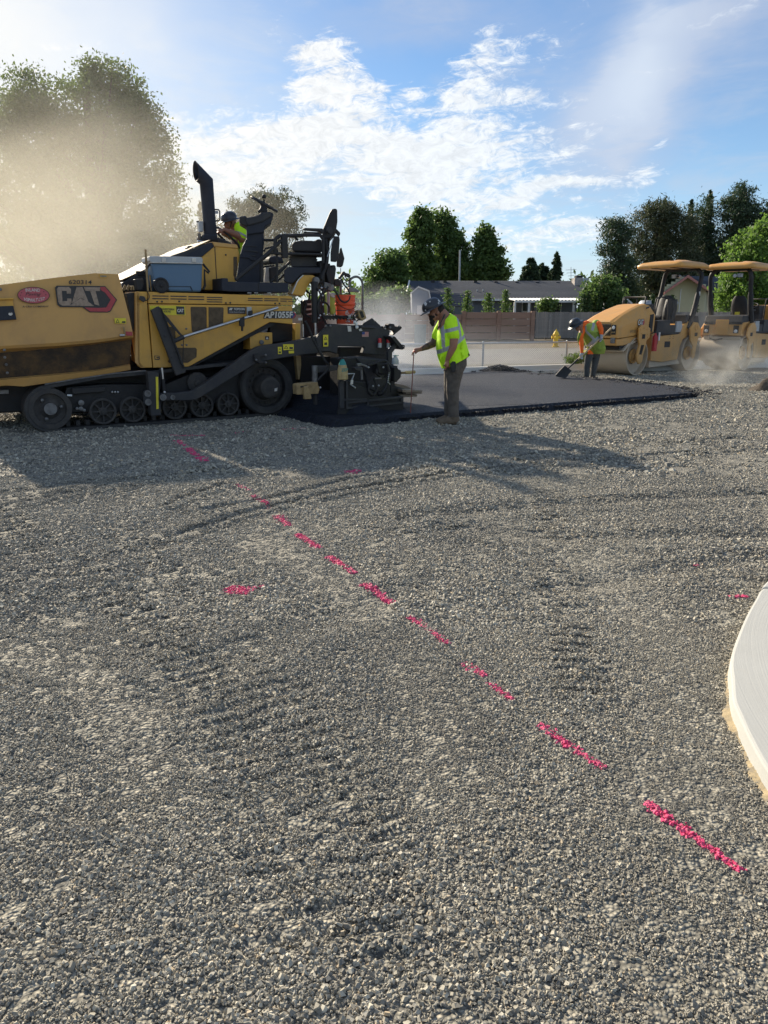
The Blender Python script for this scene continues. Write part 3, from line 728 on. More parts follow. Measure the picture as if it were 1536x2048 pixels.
def stones(name, n, y0, y1, marg, coll, s0, lift, label):
    x, y = field(n, y0, y1, marg); k = ~inside(x, y, mat_xy); x, y = x[k], y[k]
    s = s0 * patchy(x, y) * rng.uniform(.8, 1.25, len(x)) * (1 - .42 * worn(x, y))
    scatter(name, np.stack([x, y, hz(x, y) + lift], -1), s, coll, kind='stuff', label=label, category='gravel')
def area(y0, y1, m): return 0.56 * (y1 ** 2 - y0 ** 2) + 2 * m * (y1 - y0)
stones('gravel', int(area(0.9, 3.7, .7) * 1350), 0.9, 3.7, .7, sources, 0.80, 0.0015, 'loose crushed stone in the foreground')
stones('gravel', int(area(3.7, 7.5, .8) * 620), 3.7, 7.5, .8, sources, 1.12, 0.001, 'loose crushed stone in the middle of the yard')
stones('gravel', int(area(7.5, 22, 1) * 130), 7.5, 22, 1.0, far_col, 1.0, -0.001, 'loose crushed stone between the yard and the machines')

# ------------------------------------------------------------------ sprayed pink marks
def dash(p0, p1, wid, dens, label, sparse=1.0):
    dens *= 1.0; wid *= 1.45
    a, b = gnd(*p0), gnd(*p1); d = b - a; L = max(d.length, .02); d.normalize(); nrm = Vector((-d.y, d.x, 0)); mb = MB()
    n = int(L * wid * 2 * dens); size = 0.0050 if a.y < 4 else 0.0062
    for i in range(max(n, 10)):
        t = random.uniform(0, L); w_ = wid * (1 - .35 * (t / L)) ; o = random.gauss(0, .42) * w_
        if random.random() > sparse: continue
        p = a + d * t + nrm * o; s = size * min(random.lognormvariate(0, .38), 2.0)
        rock_mesh(mb, (p.x, p.y, float(hz(p.x, p.y)) + size * random.uniform(.3, 1.2)), (s * random.uniform(.8, 1.3), s * random.uniform(.6, 1), s * random.uniform(.4, .8)), rnd_rot(.7))
    mb.done('paint_mark', 'pinkstone', None, 0, label=label, category='paint mark', group='pink marks sprayed on the gravel')
D = 13000
dash((1292, 1608), (1485, 1752), .021, D, 'longest and nearest pink paint dash, bottom right of the diagonal row')
dash((1078, 1452), (1208, 1538), .021, D, 'second nearest pink dash of the diagonal row, above the longest one')
dash((975, 1370), (1030, 1406), .018, D, 'short pink dash just below a fainter one in the diagonal row', .9)
dash((925, 1332), (972, 1358), .024, D, 'faint wide pink dash in the middle of the diagonal row', .6)
dash((818, 1238), (898, 1293), .022, D, 'pink dash of the diagonal row right of the T-shaped pink splash', .9)
dash((730, 1174), (786, 1208), .028, D, 'bold pink dash of the diagonal row, fifth from the near end', .9)
dash((658, 1115), (710, 1150), .026, D, 'pink dash of the diagonal row just above the bold one', .9)
dash((594, 1070), (640, 1098), .030, D * .8, 'pink dash of the diagonal row straddling the lower tyre rut', .9)
dash((553, 1034), (580, 1054), .036, D * .7, 'short stubby pink dash of the diagonal row beside the tyre rut', .8)
dash((505, 992), (542, 1016), .034, D * .5, 'faint pink dash of the diagonal row between the two tyre ruts', .5)
dash((478, 970), (500, 982), .03, D * .5, 'faintest pink fleck of the diagonal row', .3)
dash((400, 911), (409, 921), .05, D * .6, 'small pink spot at the far end of the diagonal row')
dash((376, 894), (392, 908), .045, D * .5, 'pink dash nearer the tracks, last but one of the diagonal row')
dash((353, 880), (370, 890), .04, D * .5, 'farthest pink dash of the diagonal row')
dash((695, 948), (716, 940), .055, D * .5, 'lone pink dab right of the diagonal row near the shadow edge', .8)
dash((340, 872), (412, 870), .04, D * .35, 'thin faint pink line along the paver tracks', .35)
dash((465, 868), (500, 863), .04, D * .35, 'thin faint pink line below the rear track wheel', .3)
dash((565, 861), (612, 858), .04, D * .35, 'thin faint pink line in front of the asphalt heap', .3)
dash((455, 1180), (503, 1190), .062, D * .8, 'pink splash with a tail, alone left of the diagonal row', .9)
dash((498, 1184), (530, 1178), .018, D * .7, 'thin pink tail beside the lone pink splash', .5)
dash((1458, 1198), (1494, 1199), .016, D * 1.2, 'small pink fleck beside the concrete island', .6)
dash((1392, 1130), (1398, 1134), .014, D, 'tiny pink fleck left of the concrete island')
dash((1412, 748), (1428, 751), .14, D * .14, 'far pink mark on the ground before the rear roller', .8)

# ------------------------------------------------------------------ asphalt mat
def mat_build():
    TH = 0.105
    n = len(MAT); dense = []
    for i in range(n):
        a, b = MAT[i], MAT[(i + 1) % n]; k = max(int((b - a).length / 0.05), 1)
        for j in range(k): dense.append(a.lerp(b, j / k))
    ctr = Vector((1.5, 15.5, 0)); top, lip, bot = [], [], []
    for i, p in enumerate(dense):
        out = (p - ctr).normalized(); jit = rng.normal(0, .012); j2 = rng.normal(0, .006)
        top.append(p - out * (.10 + jit * .5) + Vector((0, 0, TH + .008 + j2 * .3)))
        lip.append(p - out * (.055 + jit) + Vector((0, 0, TH * .72 + j2)))
        bot.append(p + out * (.015 + rng.normal(0, .014)) + Vector((0, 0, -.02)))
    mb = MB(); mb.loft([bot, lip, top], False, 0, False); mb.add(top, [tuple(range(len(top)))])
    return mb.done('asphalt_mat', 'asphalt', kind='structure', label='freshly laid black asphalt mat behind the paver')
mat_build()
def along(pts, n, spread):
    out = []
    for i in range(len(pts) - 1):
        a, b = pts[i], pts[i + 1]; k = int(n * (b - a).length)
        for _ in range(k): out.append(a.lerp(b, random.random()) + Vector((random.gauss(0, spread), random.gauss(0, spread), 0)))
    return out
pts = []
for p in along([MAT_NEAR[3]] + far_pts[:6], 60, .22): pts.append((p.x - .1, p.y - .25, .105))
for p in along(MAT_NEAR, 26, .02): pts.append((p.x, p.y + .03, .07))
for p in along(MAT_NEAR, 6, .06): pts.append((p.x + .03, p.y - .08, .0))
pc = gnd(1000, 750)
for i in range(330):
    r = abs(random.gauss(0, .33)); a = random.uniform(0, 6.28); pts.append((pc.x + r * 1.4 * math.cos(a), pc.y + .1 + r * .6 * math.sin(a), .09 + .16 * math.exp(-(r / .33) ** 2)))
scatter('asphalt_grains', pts, rng.uniform(.6, 1.25, len(pts)), black_col, kind='stuff', label='loose black asphalt grains raked along the edge of the mat', category='asphalt')
def heap(name, c, rx, ry, h, m, **k):
    mb = MB(); rings = []
    for i in range(9):
        t = i / 8; r = 1 - t
        rings.append([Vector((c[0], c[1], 0)) + Vector((rx * r * math.cos(q) * (1 + .12 * math.sin(3 * q + i)), ry * r * math.sin(q) * (1 + .1 * math.cos(4 * q)), 0)).xyz + Vector((0, 0, h * (1 - r ** 1.7) + random.uniform(-.01, .01) * h * 4 - .02)) for q in [2 * math.pi * j / 28 for j in range(28)]])
    mb.loft(rings, True)
    return mb.done(name, m, **k)
heap('asphalt_pile', (pc.x, pc.y + .1), .75, .34, .2, 'asphalt', kind='stuff', label='small black pile of loose asphalt at the corner of the mat', category='asphalt')

# ------------------------------------------------------------------ chain-link fence on the kerb
def chain_fence():
    root = thing('chain_link_fence', 'low galvanised chain-link fence standing behind the kerb wall', 'fence')
    H, OFF = 0.82, 0.5
    T0, T1 = -14, 12
    for i in range(-5, 5):
        t = 2.55 + i * 2.62; q = kerb_pt(t, OFF, 0)
        MB().tube([q, q + Vector((0, 0, H + .02))], .032, 8).ball(q + Vector((0, 0, H + .03)), .032, 8).done('post', 'galv', root)
    MB().tube([kerb_pt(T0, OFF, H), kerb_pt(T1, OFF, H)], .026, 8).done('top_rail', 'galv', root)
    vs, fs = [], []; r = .0034; s = .06
    n = int((T1 - T0) / s)
    for k in range(-int(H / s) - 1, n):
        for sg in (1, -1):
            a, b = T0 + k * s, T0 + k * s + H * 1.0
            za, zb = (0.03, H) if sg > 0 else (H, 0.03)
            if a < T0:
                f = (T0 - a) / (b - a); za = za + (zb - za) * f; a = T0
            if b > T1: continue
            p, q = kerb_pt(a, OFF + sg * .003, za), kerb_pt(b, OFF + sg * .003, zb); i0 = len(vs)
            up = Vector((0, 0, r * 1.4)); nn = kn * r
            vs += [p + up, p - up, q - up, q + up, p + nn, p - nn, q - nn, q + nn]; fs += [(i0, i0 + 1, i0 + 2, i0 + 3), (i0 + 4, i0 + 5, i0 + 6, i0 + 7)]
    MB().add(vs, fs).done('wire_mesh', 'galv', root, kind='stuff')
chain_fence()

# ------------------------------------------------------------------ precast wall and board fence
def precast():
    Y = 50.0
    root = thing('precast_wall', 'brown precast concrete wall of stacked planks between posts', 'wall')
    posts = [700, 750, 805, 862, 928, 998, 1066]
    P = [at(u, 628, Y).x for u in posts]
    s = Y / F
    for i, u in enumerate(posts):
        h = 1.62 if i < 4 else 1.74
        MB().box(P[i] - .13, P[i] + .13, Y - .12, Y + .12, -.05, h + .04).done('post', 'precast', root, .02)
    for i in range(len(P) - 1):
        h = 1.58 if i < 4 else 1.72; n = 4; k = h / n
        for j in range(n):
            MB().box(P[i] + .14, P[i + 1] - .14, Y - .05 + random.uniform(-.008, .008), Y + .05, j * k + .012, (j + 1) * k - .012).done('plank', 'precast', root, .012)
    MB().box(-30, P[0] - .14, Y - .05, Y + .05, 0, 1.55).done('far_panel', 'precast', root)
    return P[-1]
px_end = precast()
def boards():
    Y = 50.0; root = thing('board_fence', 'weathered grey vertical board fence right of the brown wall', 'fence')
    x = px_end + .2; base = MB().box(.0, .142, -.012, .012, 0, 1.62).mesh('board'); base.materials.append(M['board']); i = 0
    while x < 26:
        o = link('board', base, root); h = random.uniform(-.02, .02); o.location = (x, Y + random.uniform(-.006, .006), h + .1); x += .152; i += 1
    MB().box(px_end + .2, 26, Y + .015, Y + .06, .4, .49).done('rail', 'board', root)
    MB().box(px_end + .2, 26, Y + .015, Y + .06, 1.3, 1.39).done('rail', 'board', root)
boards()

# hydrant
def hydrant():
    b = at(1111, 690, 38.5); b.z = 0; root = thing('fire_hydrant', 'yellow fire hydrant standing before the board fence', 'hydrant', b)
    MB().lathe((0, 0, 0), (0, 0, 1), [(0, .001), (0, .17), (.05, .17), (.05, .12), (.58, .115), (.58, .16), (.63, .16), (.64, .14), (.74, .10), (.81, .03), (.81, .001)]).done('barrel', 'hydrant', root)
    MB().lathe((0, -.05, .46), (0, -1, 0), [(0, .09), (.12, .09), (.12, .105), (.16, .105), (.16, .001)], 12).done('pumper_nozzle', 'hydrant', root)
    for sx in (-1, 1): MB().lathe((sx * .05, 0, .48), (sx, 0, 0), [(0, .06), (.13, .06), (.13, .075), (.17, .07), (.17, .001)], 12).done('side_nozzle', 'hydrant', root)
    MB().lathe((0, 0, .8), (0, 0, 1), [(0, .035), (.07, .03), (.07, .001)], 5, 0, False).done('operating_nut', 'hydrant', root)
hydrant()
p = at(840, 690, 44); p.z = 0
MB().box(p.x - .32, p.x + .32, p.y - .2, p.y + .2, 0, .95).box(p.x - .35, p.x + .35, p.y - .23, p.y + .23, .95, 1.02).done('utility_box', mat('utility_green', (0.13, 0.18, 0.17), 0.6), None, .02, label='grey-green utility cabinet half hidden in steam before the brown wall', category='utility box')

# ------------------------------------------------------------------ houses
def house_main():
    Y0, Y1, Y2 = 56.0, 61.0, 66.0
    root = thing('ranch_house', 'long low grey house with dark shingle roof behind the brown wall', 'house')
    eave_l, eave_r = at(812, 601, Y0), at(1172, 603, Y0)
    x0, x1 = eave_l.x, eave_r.x; ze = 2.62; zr = at(1000, 562, Y1).z
    r0, r1 = at(829, 561, Y1).x, at(1160, 561, Y1).x
    mb = MB()
    # shingle courses, each a stepped strip
    n = 16
    for side, (ya, yb) in enumerate(((Y0, Y1), (Y2, Y1))):
        for i in range(n):
            a, b = i / n, (i + 1) / n; A = lambda t, dz: (x0 + (r0 - x0) * t * 0.55, ya + (yb - ya) * t, ze + (zr - ze) * t + dz); Bp = lambda t, dz: (x1 + (r1 - x1) * t, ya + (yb - ya) * t, ze + (zr - ze) * t + dz)
            mb.add([A(a, .035), Bp(a, .035), Bp(b, .012), A(b, .012)], [(0, 1, 2, 3)]); mb.add([A(a, 0), Bp(a, 0), Bp(a, .035), A(a, .035)], [(0, 1, 2, 3)])
    roof = mb.done('roof', 'shingle', root)
    for u, v in ((866, 562), (890, 563), (951, 563.5), (992, 564.5), (1034, 565.5), (1075, 566), (1116, 566.5)):
        q = at(u, v, Y1 - .6); MB().box(q.x - .13, q.x + .13, q.y, q.y + .2, q.z - .12, q.z + .08).done('roof_vent', 'black', roof)
    for u, v in ((954, 583), (966, 582)):
        q = at(u, v, 58); MB().tube([q - Vector((0, 0, .15)), q + Vector((0, 0, .14))], .05, 8).done('vent_pipe', 'galv', roof)
    wb = MB()
    k = 0; z = 0
    while z < ze - .05:
        wb.add([(x0 + .7, Y0 + .58, z), (x1 - .5, Y0 + .58, z), (x1 - .5, Y0 + .6, z + .19), (x0 + .7, Y0 + .6, z + .19)], [(0, 1, 2, 3)]); z += .19
    wb.box(x0 + .7, x1 - .5, Y0 + .61, Y2 - .6, 0, ze - .02)
    wall = wb.done('wall', 'siding', root)
    # gable end left
    MB().add([(x0 + .72, Y0 + .6, ze - .02), (x0 + .72, Y2 - .6, ze - .02), (r0 + .0, Y1, zr - .1)], [(0, 1, 2)]).done('gable', 'siding_pale', root)
    MB().tube([(x0 - .05, Y0 - .05, ze - .02), ((r0 + x0 * .8) / 1.8 - .05 if False else x0 + (r0 - x0) * .55 - .04, Y1, zr + .03)], .07, 4).done('rake_board', 'white', root)
    MB().box(at(944, 600, Y0).x, at(1033, 600, Y0).x, Y0 - .1, Y0 - .005, ze - .1, ze + .02).done('gutter', 'white', root)
    # patio cover, corrugated
    ax, bx = at(1028, 600, 53.5).x, at(1168, 600, 53.5).x
    mb = MB(); n = 20
    for i in range(n):
        a, b = ax + (bx - ax) * i / n, ax + (bx - ax) * (i + 1) / n; c = (a + b) / 2
        mb.add([(a, 53.2, 2.48), (c, 53.2, 2.56), (c, 56.1, 2.72), (a, 56.1, 2.64)], [(0, 1, 2, 3)]); mb.add([(c, 53.2, 2.56), (b, 53.2, 2.48), (b, 56.1, 2.64), (c, 56.1, 2.72)], [(0, 1, 2, 3)])
    mb.box(ax, bx, 53.15, 53.24, 2.36, 2.5); cover = mb.done('patio_cover', 'white', root)
    for u in (1029, 1057, 1100, 1146, 1168): q = at(u, 610, 53.5).x; MB().box(q - .07, q + .07, 53.25, 53.39, 0, 2.38).done('column', 'white', cover)
    for u0, u1, v0, v1, kind in ((976, 984, 606, 622, 0), (1046, 1072, 606, 622, 1), (1104, 1120, 604, 628, 2), (1005, 1018, 606, 620, 0)):
        a, b = at(u0, v0, Y0 + .5), at(u1, v1, Y0 + .5); wi = MB().box(a.x - .08, b.x + .08, Y0 + .48, Y0 + .57, max(b.z, 0) - .08, a.z + .08).done('window' if kind < 2 else 'door', 'white', root)
        MB().box(a.x, b.x, Y0 + .44, Y0 + .475, max(b.z, 0.02), a.z).done('pane' if kind < 2 else 'door_leaf', 'glass', wi)
        if kind == 1: q = (a.x + b.x) / 2; MB().box(q - .05, q + .05, Y0 + .40, Y0 + .437, b.z, a.z).done('mullion', 'white', wi)
    # chimney with siding face
    c0, c1 = at(1147, 562, 60), at(1170, 562, 60)
    ch = MB().box(c0.x, c1.x - .3, 59.6, 60.6, 2.5, at(1150, 556, 60).z).done('chimney', 'brick', root)
    MB().box(c1.x - .3, c1.x + .12, 59.5, 60.7, 2.4, at(1150, 556, 60).z - .03).done('chimney_side', 'siding_pale', ch)
    MB().box((c0.x + c1.x) / 2 - .3, (c0.x + c1.x) / 2 + .2, 59.8, 60.4, at(1150, 556, 60).z, at(1150, 551, 60).z).done('chimney_cap', 'black', ch)
    # gambrel dormer shed
house_main()
def shed():
    Y = 52.5; root = thing('garden_shed', 'small pale blue-grey gambrel shed at the left end of the house', 'shed')
    q = lambda *p: [at(a, b, Y) for a, b in U('h', *p)]
    front = q(315, 470, 350, 446, 402, 468, 408, 500, 408, 580, 315, 580)
    for p in front: p.z = max(p.z, 0)
    k = []
    z = front[4].z; x0, x1 = front[5].x, front[4].x
    MB().prism(front, [p + Vector((0, 3, 0)) for p in front]).done('wall', 'siding_pale', root)
    z = 1.9; i = 0
    while z < 3.05:
        MB().box(x0 + .1, x1 - .15, Y - .035, Y - .005, z, z + .15).done('siding_board', 'siding_pale', root, .008); z += .165
    rf = q(308, 478, 350, 441, 406, 463, 414, 505, 409, 505, 401, 469, 350, 449, 313, 482)
    MB().prism([p - Vector((0, .08, 0)) for p in rf], [p + Vector((0, .04, 0)) for p in rf]).done('barge_board', 'white', root)
    a, b, c, d = q(404, 462, 628, 480, 634, 545, 412, 540)
    mb = MB(); n = 7
    tl, tr, br, bl = a + Vector((0, 1.6, .0)), b + Vector((0, 1.6, 0)), c, d
    for i in range(n):
        s0, s1 = i / n, (i + 1) / n
        mb.add([tl.lerp(bl, s0), tr.lerp(br, s0), tr.lerp(br, s1) - Vector((0, .03, 0)), tl.lerp(bl, s1) - Vector((0, .03, 0))], [(0, 1, 2, 3)])
        mb.add([tl.lerp(bl, s1) - Vector((0, .03, 0)), tr.lerp(br, s1) - Vector((0, .03, 0)), tr.lerp(br, s1), tl.lerp(bl, s1)], [(0, 1, 2, 3)])
    mb.add([tl, tr, tr + Vector((0, 2, -.9)), tl + Vector((0, 2, -.9))], [(0, 1, 2, 3)])
    mb.done('roof', 'shingle', root)
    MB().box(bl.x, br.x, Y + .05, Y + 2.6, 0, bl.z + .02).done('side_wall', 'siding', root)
    wx = q(560, 560)[0]; 
    for p in (q(345, 540, 362, 580),): MB().box(p[0].x - .02, p[0].x + .3, Y - .06, Y - .01, 0, p[0].z).done('door_trim', 'white', root)
shed()
def house_yellow():
    Y = 60.0; root = thing('gable_house', 'cream sided house with faded red gable trim behind the front roller', 'house')
    q = lambda v, *p: [at(a, b, Y) for a, b in U(v, *p)]
    ap, l, r = q('g', 972, 238, 812, 352, 1118, 338)
    x0, x1 = at(1327, 600, Y).x, at(1410, 600, Y).x
    zl = l.z; 
    body = [Vector((x0, Y, 0)), Vector((x1, Y, 0)), Vector((x1, Y, r.z + .25)), Vector((ap.x, Y, ap.z - .1)), Vector((x0, Y, zl + .35))]
    wall = MB().prism(body, [p + Vector((4.2, 9, 0)) for p in body]).done('wall', 'cream', root)
    z = 1.3; i = 0
    while z < ap.z - .2:
        lo = x0 if z < zl + .35 else x0 + (ap.x - x0) * (z - zl - .35) / max(ap.z - .1 - zl - .35, .1)
        hi = x1 if z < r.z + .25 else x1 + (ap.x - x1) * (z - r.z - .25) / max(ap.z - .1 - r.z - .25, .1)
        if hi - lo > .3: MB().add([(lo, Y - .035, z), (hi, Y - .035, z), (hi, Y - .005, z + .17), (lo, Y - .005, z + .17), (lo, Y - .005, z), (hi, Y - .005, z)], [(0, 1, 2, 3), (0, 4, 5, 1)]).done('siding_board', 'cream', wall)
        z += .18
    for a, b in ((l, ap), (ap, r)):
        f = [a + Vector((0, -.8, .0)), b + Vector((0, -.8, .0)), b + Vector((0, -.8, -.2)), a + Vector((0, -.8, -.2))]
        MB().prism(f, [p + Vector((0, .06, 0)) for p in f]).done('barge_board', 'pinktrim', root)
        t = [a + Vector((0, -.78, .02)), b + Vector((0, -.78, .02)), b + Vector((4.2, 9, .02)), a + Vector((4.2, 9, .02))]
        MB().prism(t, [p - Vector((0, 0, .12)) for p in t]).done('roof', 'shingle', root)
    rr = [ap + Vector((.1, .6, 0)), ap + Vector((7, 3.4, 0)), r + Vector((5.6, 1.5, -.3)), r + Vector((.2, .6, .0))]
    MB().prism(rr, [p - Vector((0, 0, .12)) for p in rr]).done('rear_roof', 'shingle', root)
    a = q('g', 948, 330, 955, 400); MB().box(a[0].x - .03, a[0].x + .03, Y - .09, Y - .04, .8, a[0].z).done('downpipe', 'white', wall)
house_yellow()
q = [at(a, b, 57) for a, b in U('g', 500, 398, 565, 390, 606, 425, 606, 470, 500, 470)]
for p in q: p.z = max(p.z, .2)
sh = thing('small_shed', 'small white-roofed shed behind the arborvitae by the front roller', 'shed')
MB().prism(q, [p + Vector((0, 3, 0)) for p in q]).done('wall', 'siding_pale', sh)
rf = [q[0] + Vector((0, -.15, .1)), q[1] + Vector((0, -.15, .1)), q[2] + Vector((.15, -.15, .02)), q[2] + Vector((.1, -.15, -.1)), q[1] + Vector((0, -.15, -.02)), q[0] + Vector((0, -.15, -.02))]
MB().prism(rf, [p + Vector((0, 3.3, 0)) for p in rf]).done('roof', 'white', sh)
# pole and antenna
a, b = at(918.5, 605, 64), at(920, 500, 64)
MB().tube([(a.x, a.y, 0), b], .07, 8).done('utility_pole', 'galv', label='tall grey pole rising behind the long dark roof', category='pole')
an = thing('tv_antenna', 'thin television antenna above the chimney of the long house', 'antenna')
a = at(1142, 562, 60.5)
MB().tube([a, at(1142, 534, 60.5)], .02, 5).done('mast', 'galv', an)
for v, w_ in ((540, 12), (546, 10), (552, 7)):
    l_, r_ = at(1142 - w_ * .9, v, 60.5), at(1142 + w_ * .9, v - 1, 60.5); MB().tube([l_, r_], .014, 4).done('element', 'galv', an)

# ------------------------------------------------------------------ vegetation
def leaf_quads(P, size, flat=0.0, asp=0.62):
    n = len(P); a = rng.normal(size=(n, 3)); a /= np.linalg.norm(a, axis=1)[:, None]
    b = rng.normal(size=(n, 3)); b[:, 2] *= (1 - flat); b -= a * (a * b).sum(1)[:, None]; b /= np.linalg.norm(b, axis=1)[:, None]
    s = (size * rng.uniform(.6, 1.35, n))[:, None]; a = a * s; b = b * s * asp
    return np.stack([P - a, P - b * .9 + a * .1, P + a, P + b * .9 + a * .1], 1)
def crown_points(ells, n, clump_n, clump_r, hollow=0.55, gap=0.0):
    vol = np.array([e[3] * e[4] * e[5] for e in ells]) ** .75; k = rng.choice(len(ells), clump_n, p=vol / vol.sum()); E_ = np.array(ells)[k]
    d = rng.normal(size=(clump_n, 3)); d /= np.linalg.norm(d, axis=1)[:, None]
    r = hollow + (1 - hollow) * rng.uniform(0, 1, clump_n) ** .6; r *= rng.uniform(.86, 1.1, clump_n)
    cc = E_[:, :3] + d * r[:, None] * E_[:, 3:]
    cr = clump_r * rng.uniform(.55, 1.5, clump_n)
    j = rng.choice(clump_n, n, p=cr ** 2 / (cr ** 2).sum()); g = rng.normal(size=(n, 3)) * .52; g[:, 2] *= .75
    return cc[j] + g * cr[j][:, None], cc
def tree(name, label, base, ells, nleaf, clumps, cr, leaf, m, trunk_r=.25, group=None, cat='tree', limbs=26, asp=.62, hollow=.5, stub=None):
    """ells: (x, y, z, rx, ry, rz) world ellipsoids the crown fills"""
    root = thing(name, label, cat, (base[0], base[1], 0), 0, group)
    P, cc = crown_points(ells, nleaf, clumps, cr, hollow)
    P = P[P[:, 2] > .15] - np.array([base[0], base[1], 0])
    rows_mesh('crown', leaf_quads(P, leaf, asp=asp), [m], root, kind='stuff' if False else 'thing')
    mb = MB(); top = max(e[2] + e[5] * .5 for e in ells); cx = np.mean([e[0] for e in ells]) - base[0]; cy = np.mean([e[1] for e in ells]) - base[1]
    path = spline([(0, 0, -.2), (cx * .2 + .1, cy * .2, top * .3), (cx * .6 - .1, cy * .6, top * .65), (cx, cy, top)], 4)
    mb.tube(path, [trunk_r * (1 - .85 * i / (len(path) - 1)) for i in range(len(path))], 8)
    for q in cc[rng.choice(len(cc), min(limbs, len(cc)), replace=False)]:
        q = Vector((q[0] - base[0], q[1] - base[1], q[2])); s0 = path[min(int(len(path) * min(max(q.z * .55 / top, .15), .9)), len(path) - 1)]
        mid = s0.lerp(q, .5) + Vector((0, 0, -.06 * (q - s0).length)); mb.tube(spline([s0, mid, q], 3), [trunk_r * .28 * (1 - .8 * i / 6) for i in range(7)], 5)
    mb.done('trunk', 'bark', root)
    return root
def el(u, v, ru, rv, Y, ry=None):
    c = at(u, v, Y); s = Y / F; return (c.x, c.y, c.z, ru * s, (ry if ry else ru * s), rv * s)
def conifer(name, label, u, vtop, rpx, Y, m, group=None, vbase=628, dens=1.0, leaf=.16, droop=.25, taper=1.0, nb=None, lean=0, irregular=.25):
    """straight trunk with whorls of drooping boughs hung with needle sprays"""
    tip = at(u, vtop, Y); H = tip.z; Rm = rpx * Y / F; z0 = max(.3, H * .06)
    root = thing(name, label, 'tree', (tip.x, Y, 0), 0, group)
    MB().tube([(0, 0, -.1), (0, 0, H * .5), (0, 0, H)], [.05 + H * .018, .03 + H * .01, .02], 7).done('trunk', 'bark', root)
    nb = nb or int(H * 11); pts = []; bm_ = MB()
    for i in range(nb):
        t = (i + random.random()) / nb; z = z0 + (H - z0) * t; L = Rm * ((1 - t) ** taper) * random.uniform(1 - irregular, 1 + irregular) + .12
        a = random.uniform(0, 6.28); k = max(int(L / leaf * 9 * dens), 6)
        s = rng.uniform(.08, 1, k) ** .8; w_ = .32 * L * (1 - s * .75)
        x = s * L; off = rng.normal(0, .36, k) * w_; zz = z + .22 * L * (1 - t) * s - droop * L * s * s * 1.7 + rng.normal(0, .05, k) * L - np.abs(rng.normal(0, .10, k))
        pts.append(np.stack([x * math.cos(a) - off * math.sin(a), x * math.sin(a) + off * math.cos(a), zz], -1))
        if L > .8 and i % 3 == 0: bm_.tube([(0, 0, z), (L * .5 * math.cos(a), L * .5 * math.sin(a), z + .11 * L * (1 - t) - droop * L * .4), (L * .9 * math.cos(a), L * .9 * math.sin(a), z + .2 * L * (1 - t) - droop * L * 1.35)], [.05, .03, .01], 4)
    if bm_.v: bm_.done('boughs', 'bark', root, kind='stuff')
    P = np.concatenate(pts); rows_mesh('crown', leaf_quads(P, leaf, .4, .38), [m], root)
    return root
# large poplar at the left, seen through the dust
YL = 42.0
tree('poplar_tree', 'huge leafy tree behind the paver hopper, hazy with dust', (-15.5, YL), [el(210, 240, 95, 115, YL), el(120, 330, 130, 120, YL + 1), el(270, 340, 85, 120, YL), el(310, 450, 65, 95, YL), el(60, 250, 75, 95, YL + 1), el(-30, 320, 100, 130, YL), el(200, 500, 150, 100, YL), el(60, 500, 150, 110, YL + 1), el(195, 170, 42, 38, YL), el(175, 150, 22, 26, YL), el(225, 155, 20, 26, YL), el(255, 185, 22, 26, YL), el(290, 235, 28, 26, YL), el(320, 300, 28, 28, YL), el(340, 370, 22, 30, YL), el(30, 190, 24, 30, YL), el(60, 175, 40, 36, YL + 1), el(330, 540, 70, 60, YL)],
     120000, 1500, .55, .085, 'leaf_dust', .55, limbs=60, hollow=.2)
conifer('spruce_tree', 'small dusty conifer just left of the exhaust stack', 398, 400, 22, 45, 'needle', leaf=.13)
tree('spruce_tree', 'broad dusty conifer directly behind the paver steering console', (at(528, 600, 55).x, 55), [el(525, 400, 38, 30, 55), el(500, 430, 40, 40, 55), el(560, 420, 42, 40, 55), el(540, 470, 70, 60, 55), el(530, 540, 75, 60, 55)], 26000, 420, .38, .13, 'needle', .25, asp=.3, hollow=.3)
conifer('spruce_tree', 'low dusty conifer between exhaust stack and console', 455, 440, 50, 58, 'needle_b', 'dusty conifers behind the paver', taper=.7)
tree('spruce_tree', 'dusty green trees showing under the front of the exhaust stack', (at(420, 600, 60).x, 60), [el(390, 500, 50, 45, 60), el(440, 520, 50, 60, 60)], 9000, 160, .5, .16, 'needle_b', .2, asp=.3, hollow=.3)
# trees behind the long house
YC = 72.0
tree('cottonwood_tree', 'tall green tree, left one of the trio behind the long house', (at(842, 600, YC).x, YC), [el(842, 475, 26, 40, YC), el(836, 520, 34, 45, YC), el(850, 555, 40, 32, YC), el(842, 446, 15, 26, YC), el(838, 434, 7, 16, YC), el(856, 446, 8, 20, YC), el(824, 462, 8, 22, YC), el(866, 470, 9, 26, YC)], 15000, 480, .42, .16, 'leaf', .3, 'green trees behind the long house', hollow=.2)
tree('cottonwood_tree', 'tall green tree, middle and fullest of the trio behind the long house', (at(890, 600, YC).x, YC + 2), [el(888, 470, 24, 40, YC + 2), el(900, 515, 38, 45, YC + 2), el(905, 555, 46, 30, YC + 2), el(880, 448, 16, 24, YC + 2), el(886, 434, 7, 16, YC + 2), el(900, 448, 8, 18, YC + 2), el(916, 478, 8, 22, YC + 2), el(868, 440, 6, 16, YC + 2), el(934, 500, 10, 22, YC + 2)], 16000, 520, .42, .16, 'leaf', .3, 'green trees behind the long house', hollow=.2)
tree('cottonwood_tree', 'dark green pointed tree, right one of the trio behind the long house', (at(975, 600, YC).x, YC), [el(972, 500, 20, 40, YC), el(980, 535, 32, 36, YC), el(955, 550, 36, 30, YC), el(1000, 555, 20, 20, YC), el(971, 470, 9, 22, YC), el(968, 456, 5, 14, YC), el(985, 486, 7, 18, YC), el(996, 512, 9, 20, YC), el(958, 492, 8, 20, YC)], 14000, 430, .42, .16, 'leaf', .3, 'green trees behind the long house', hollow=.2)
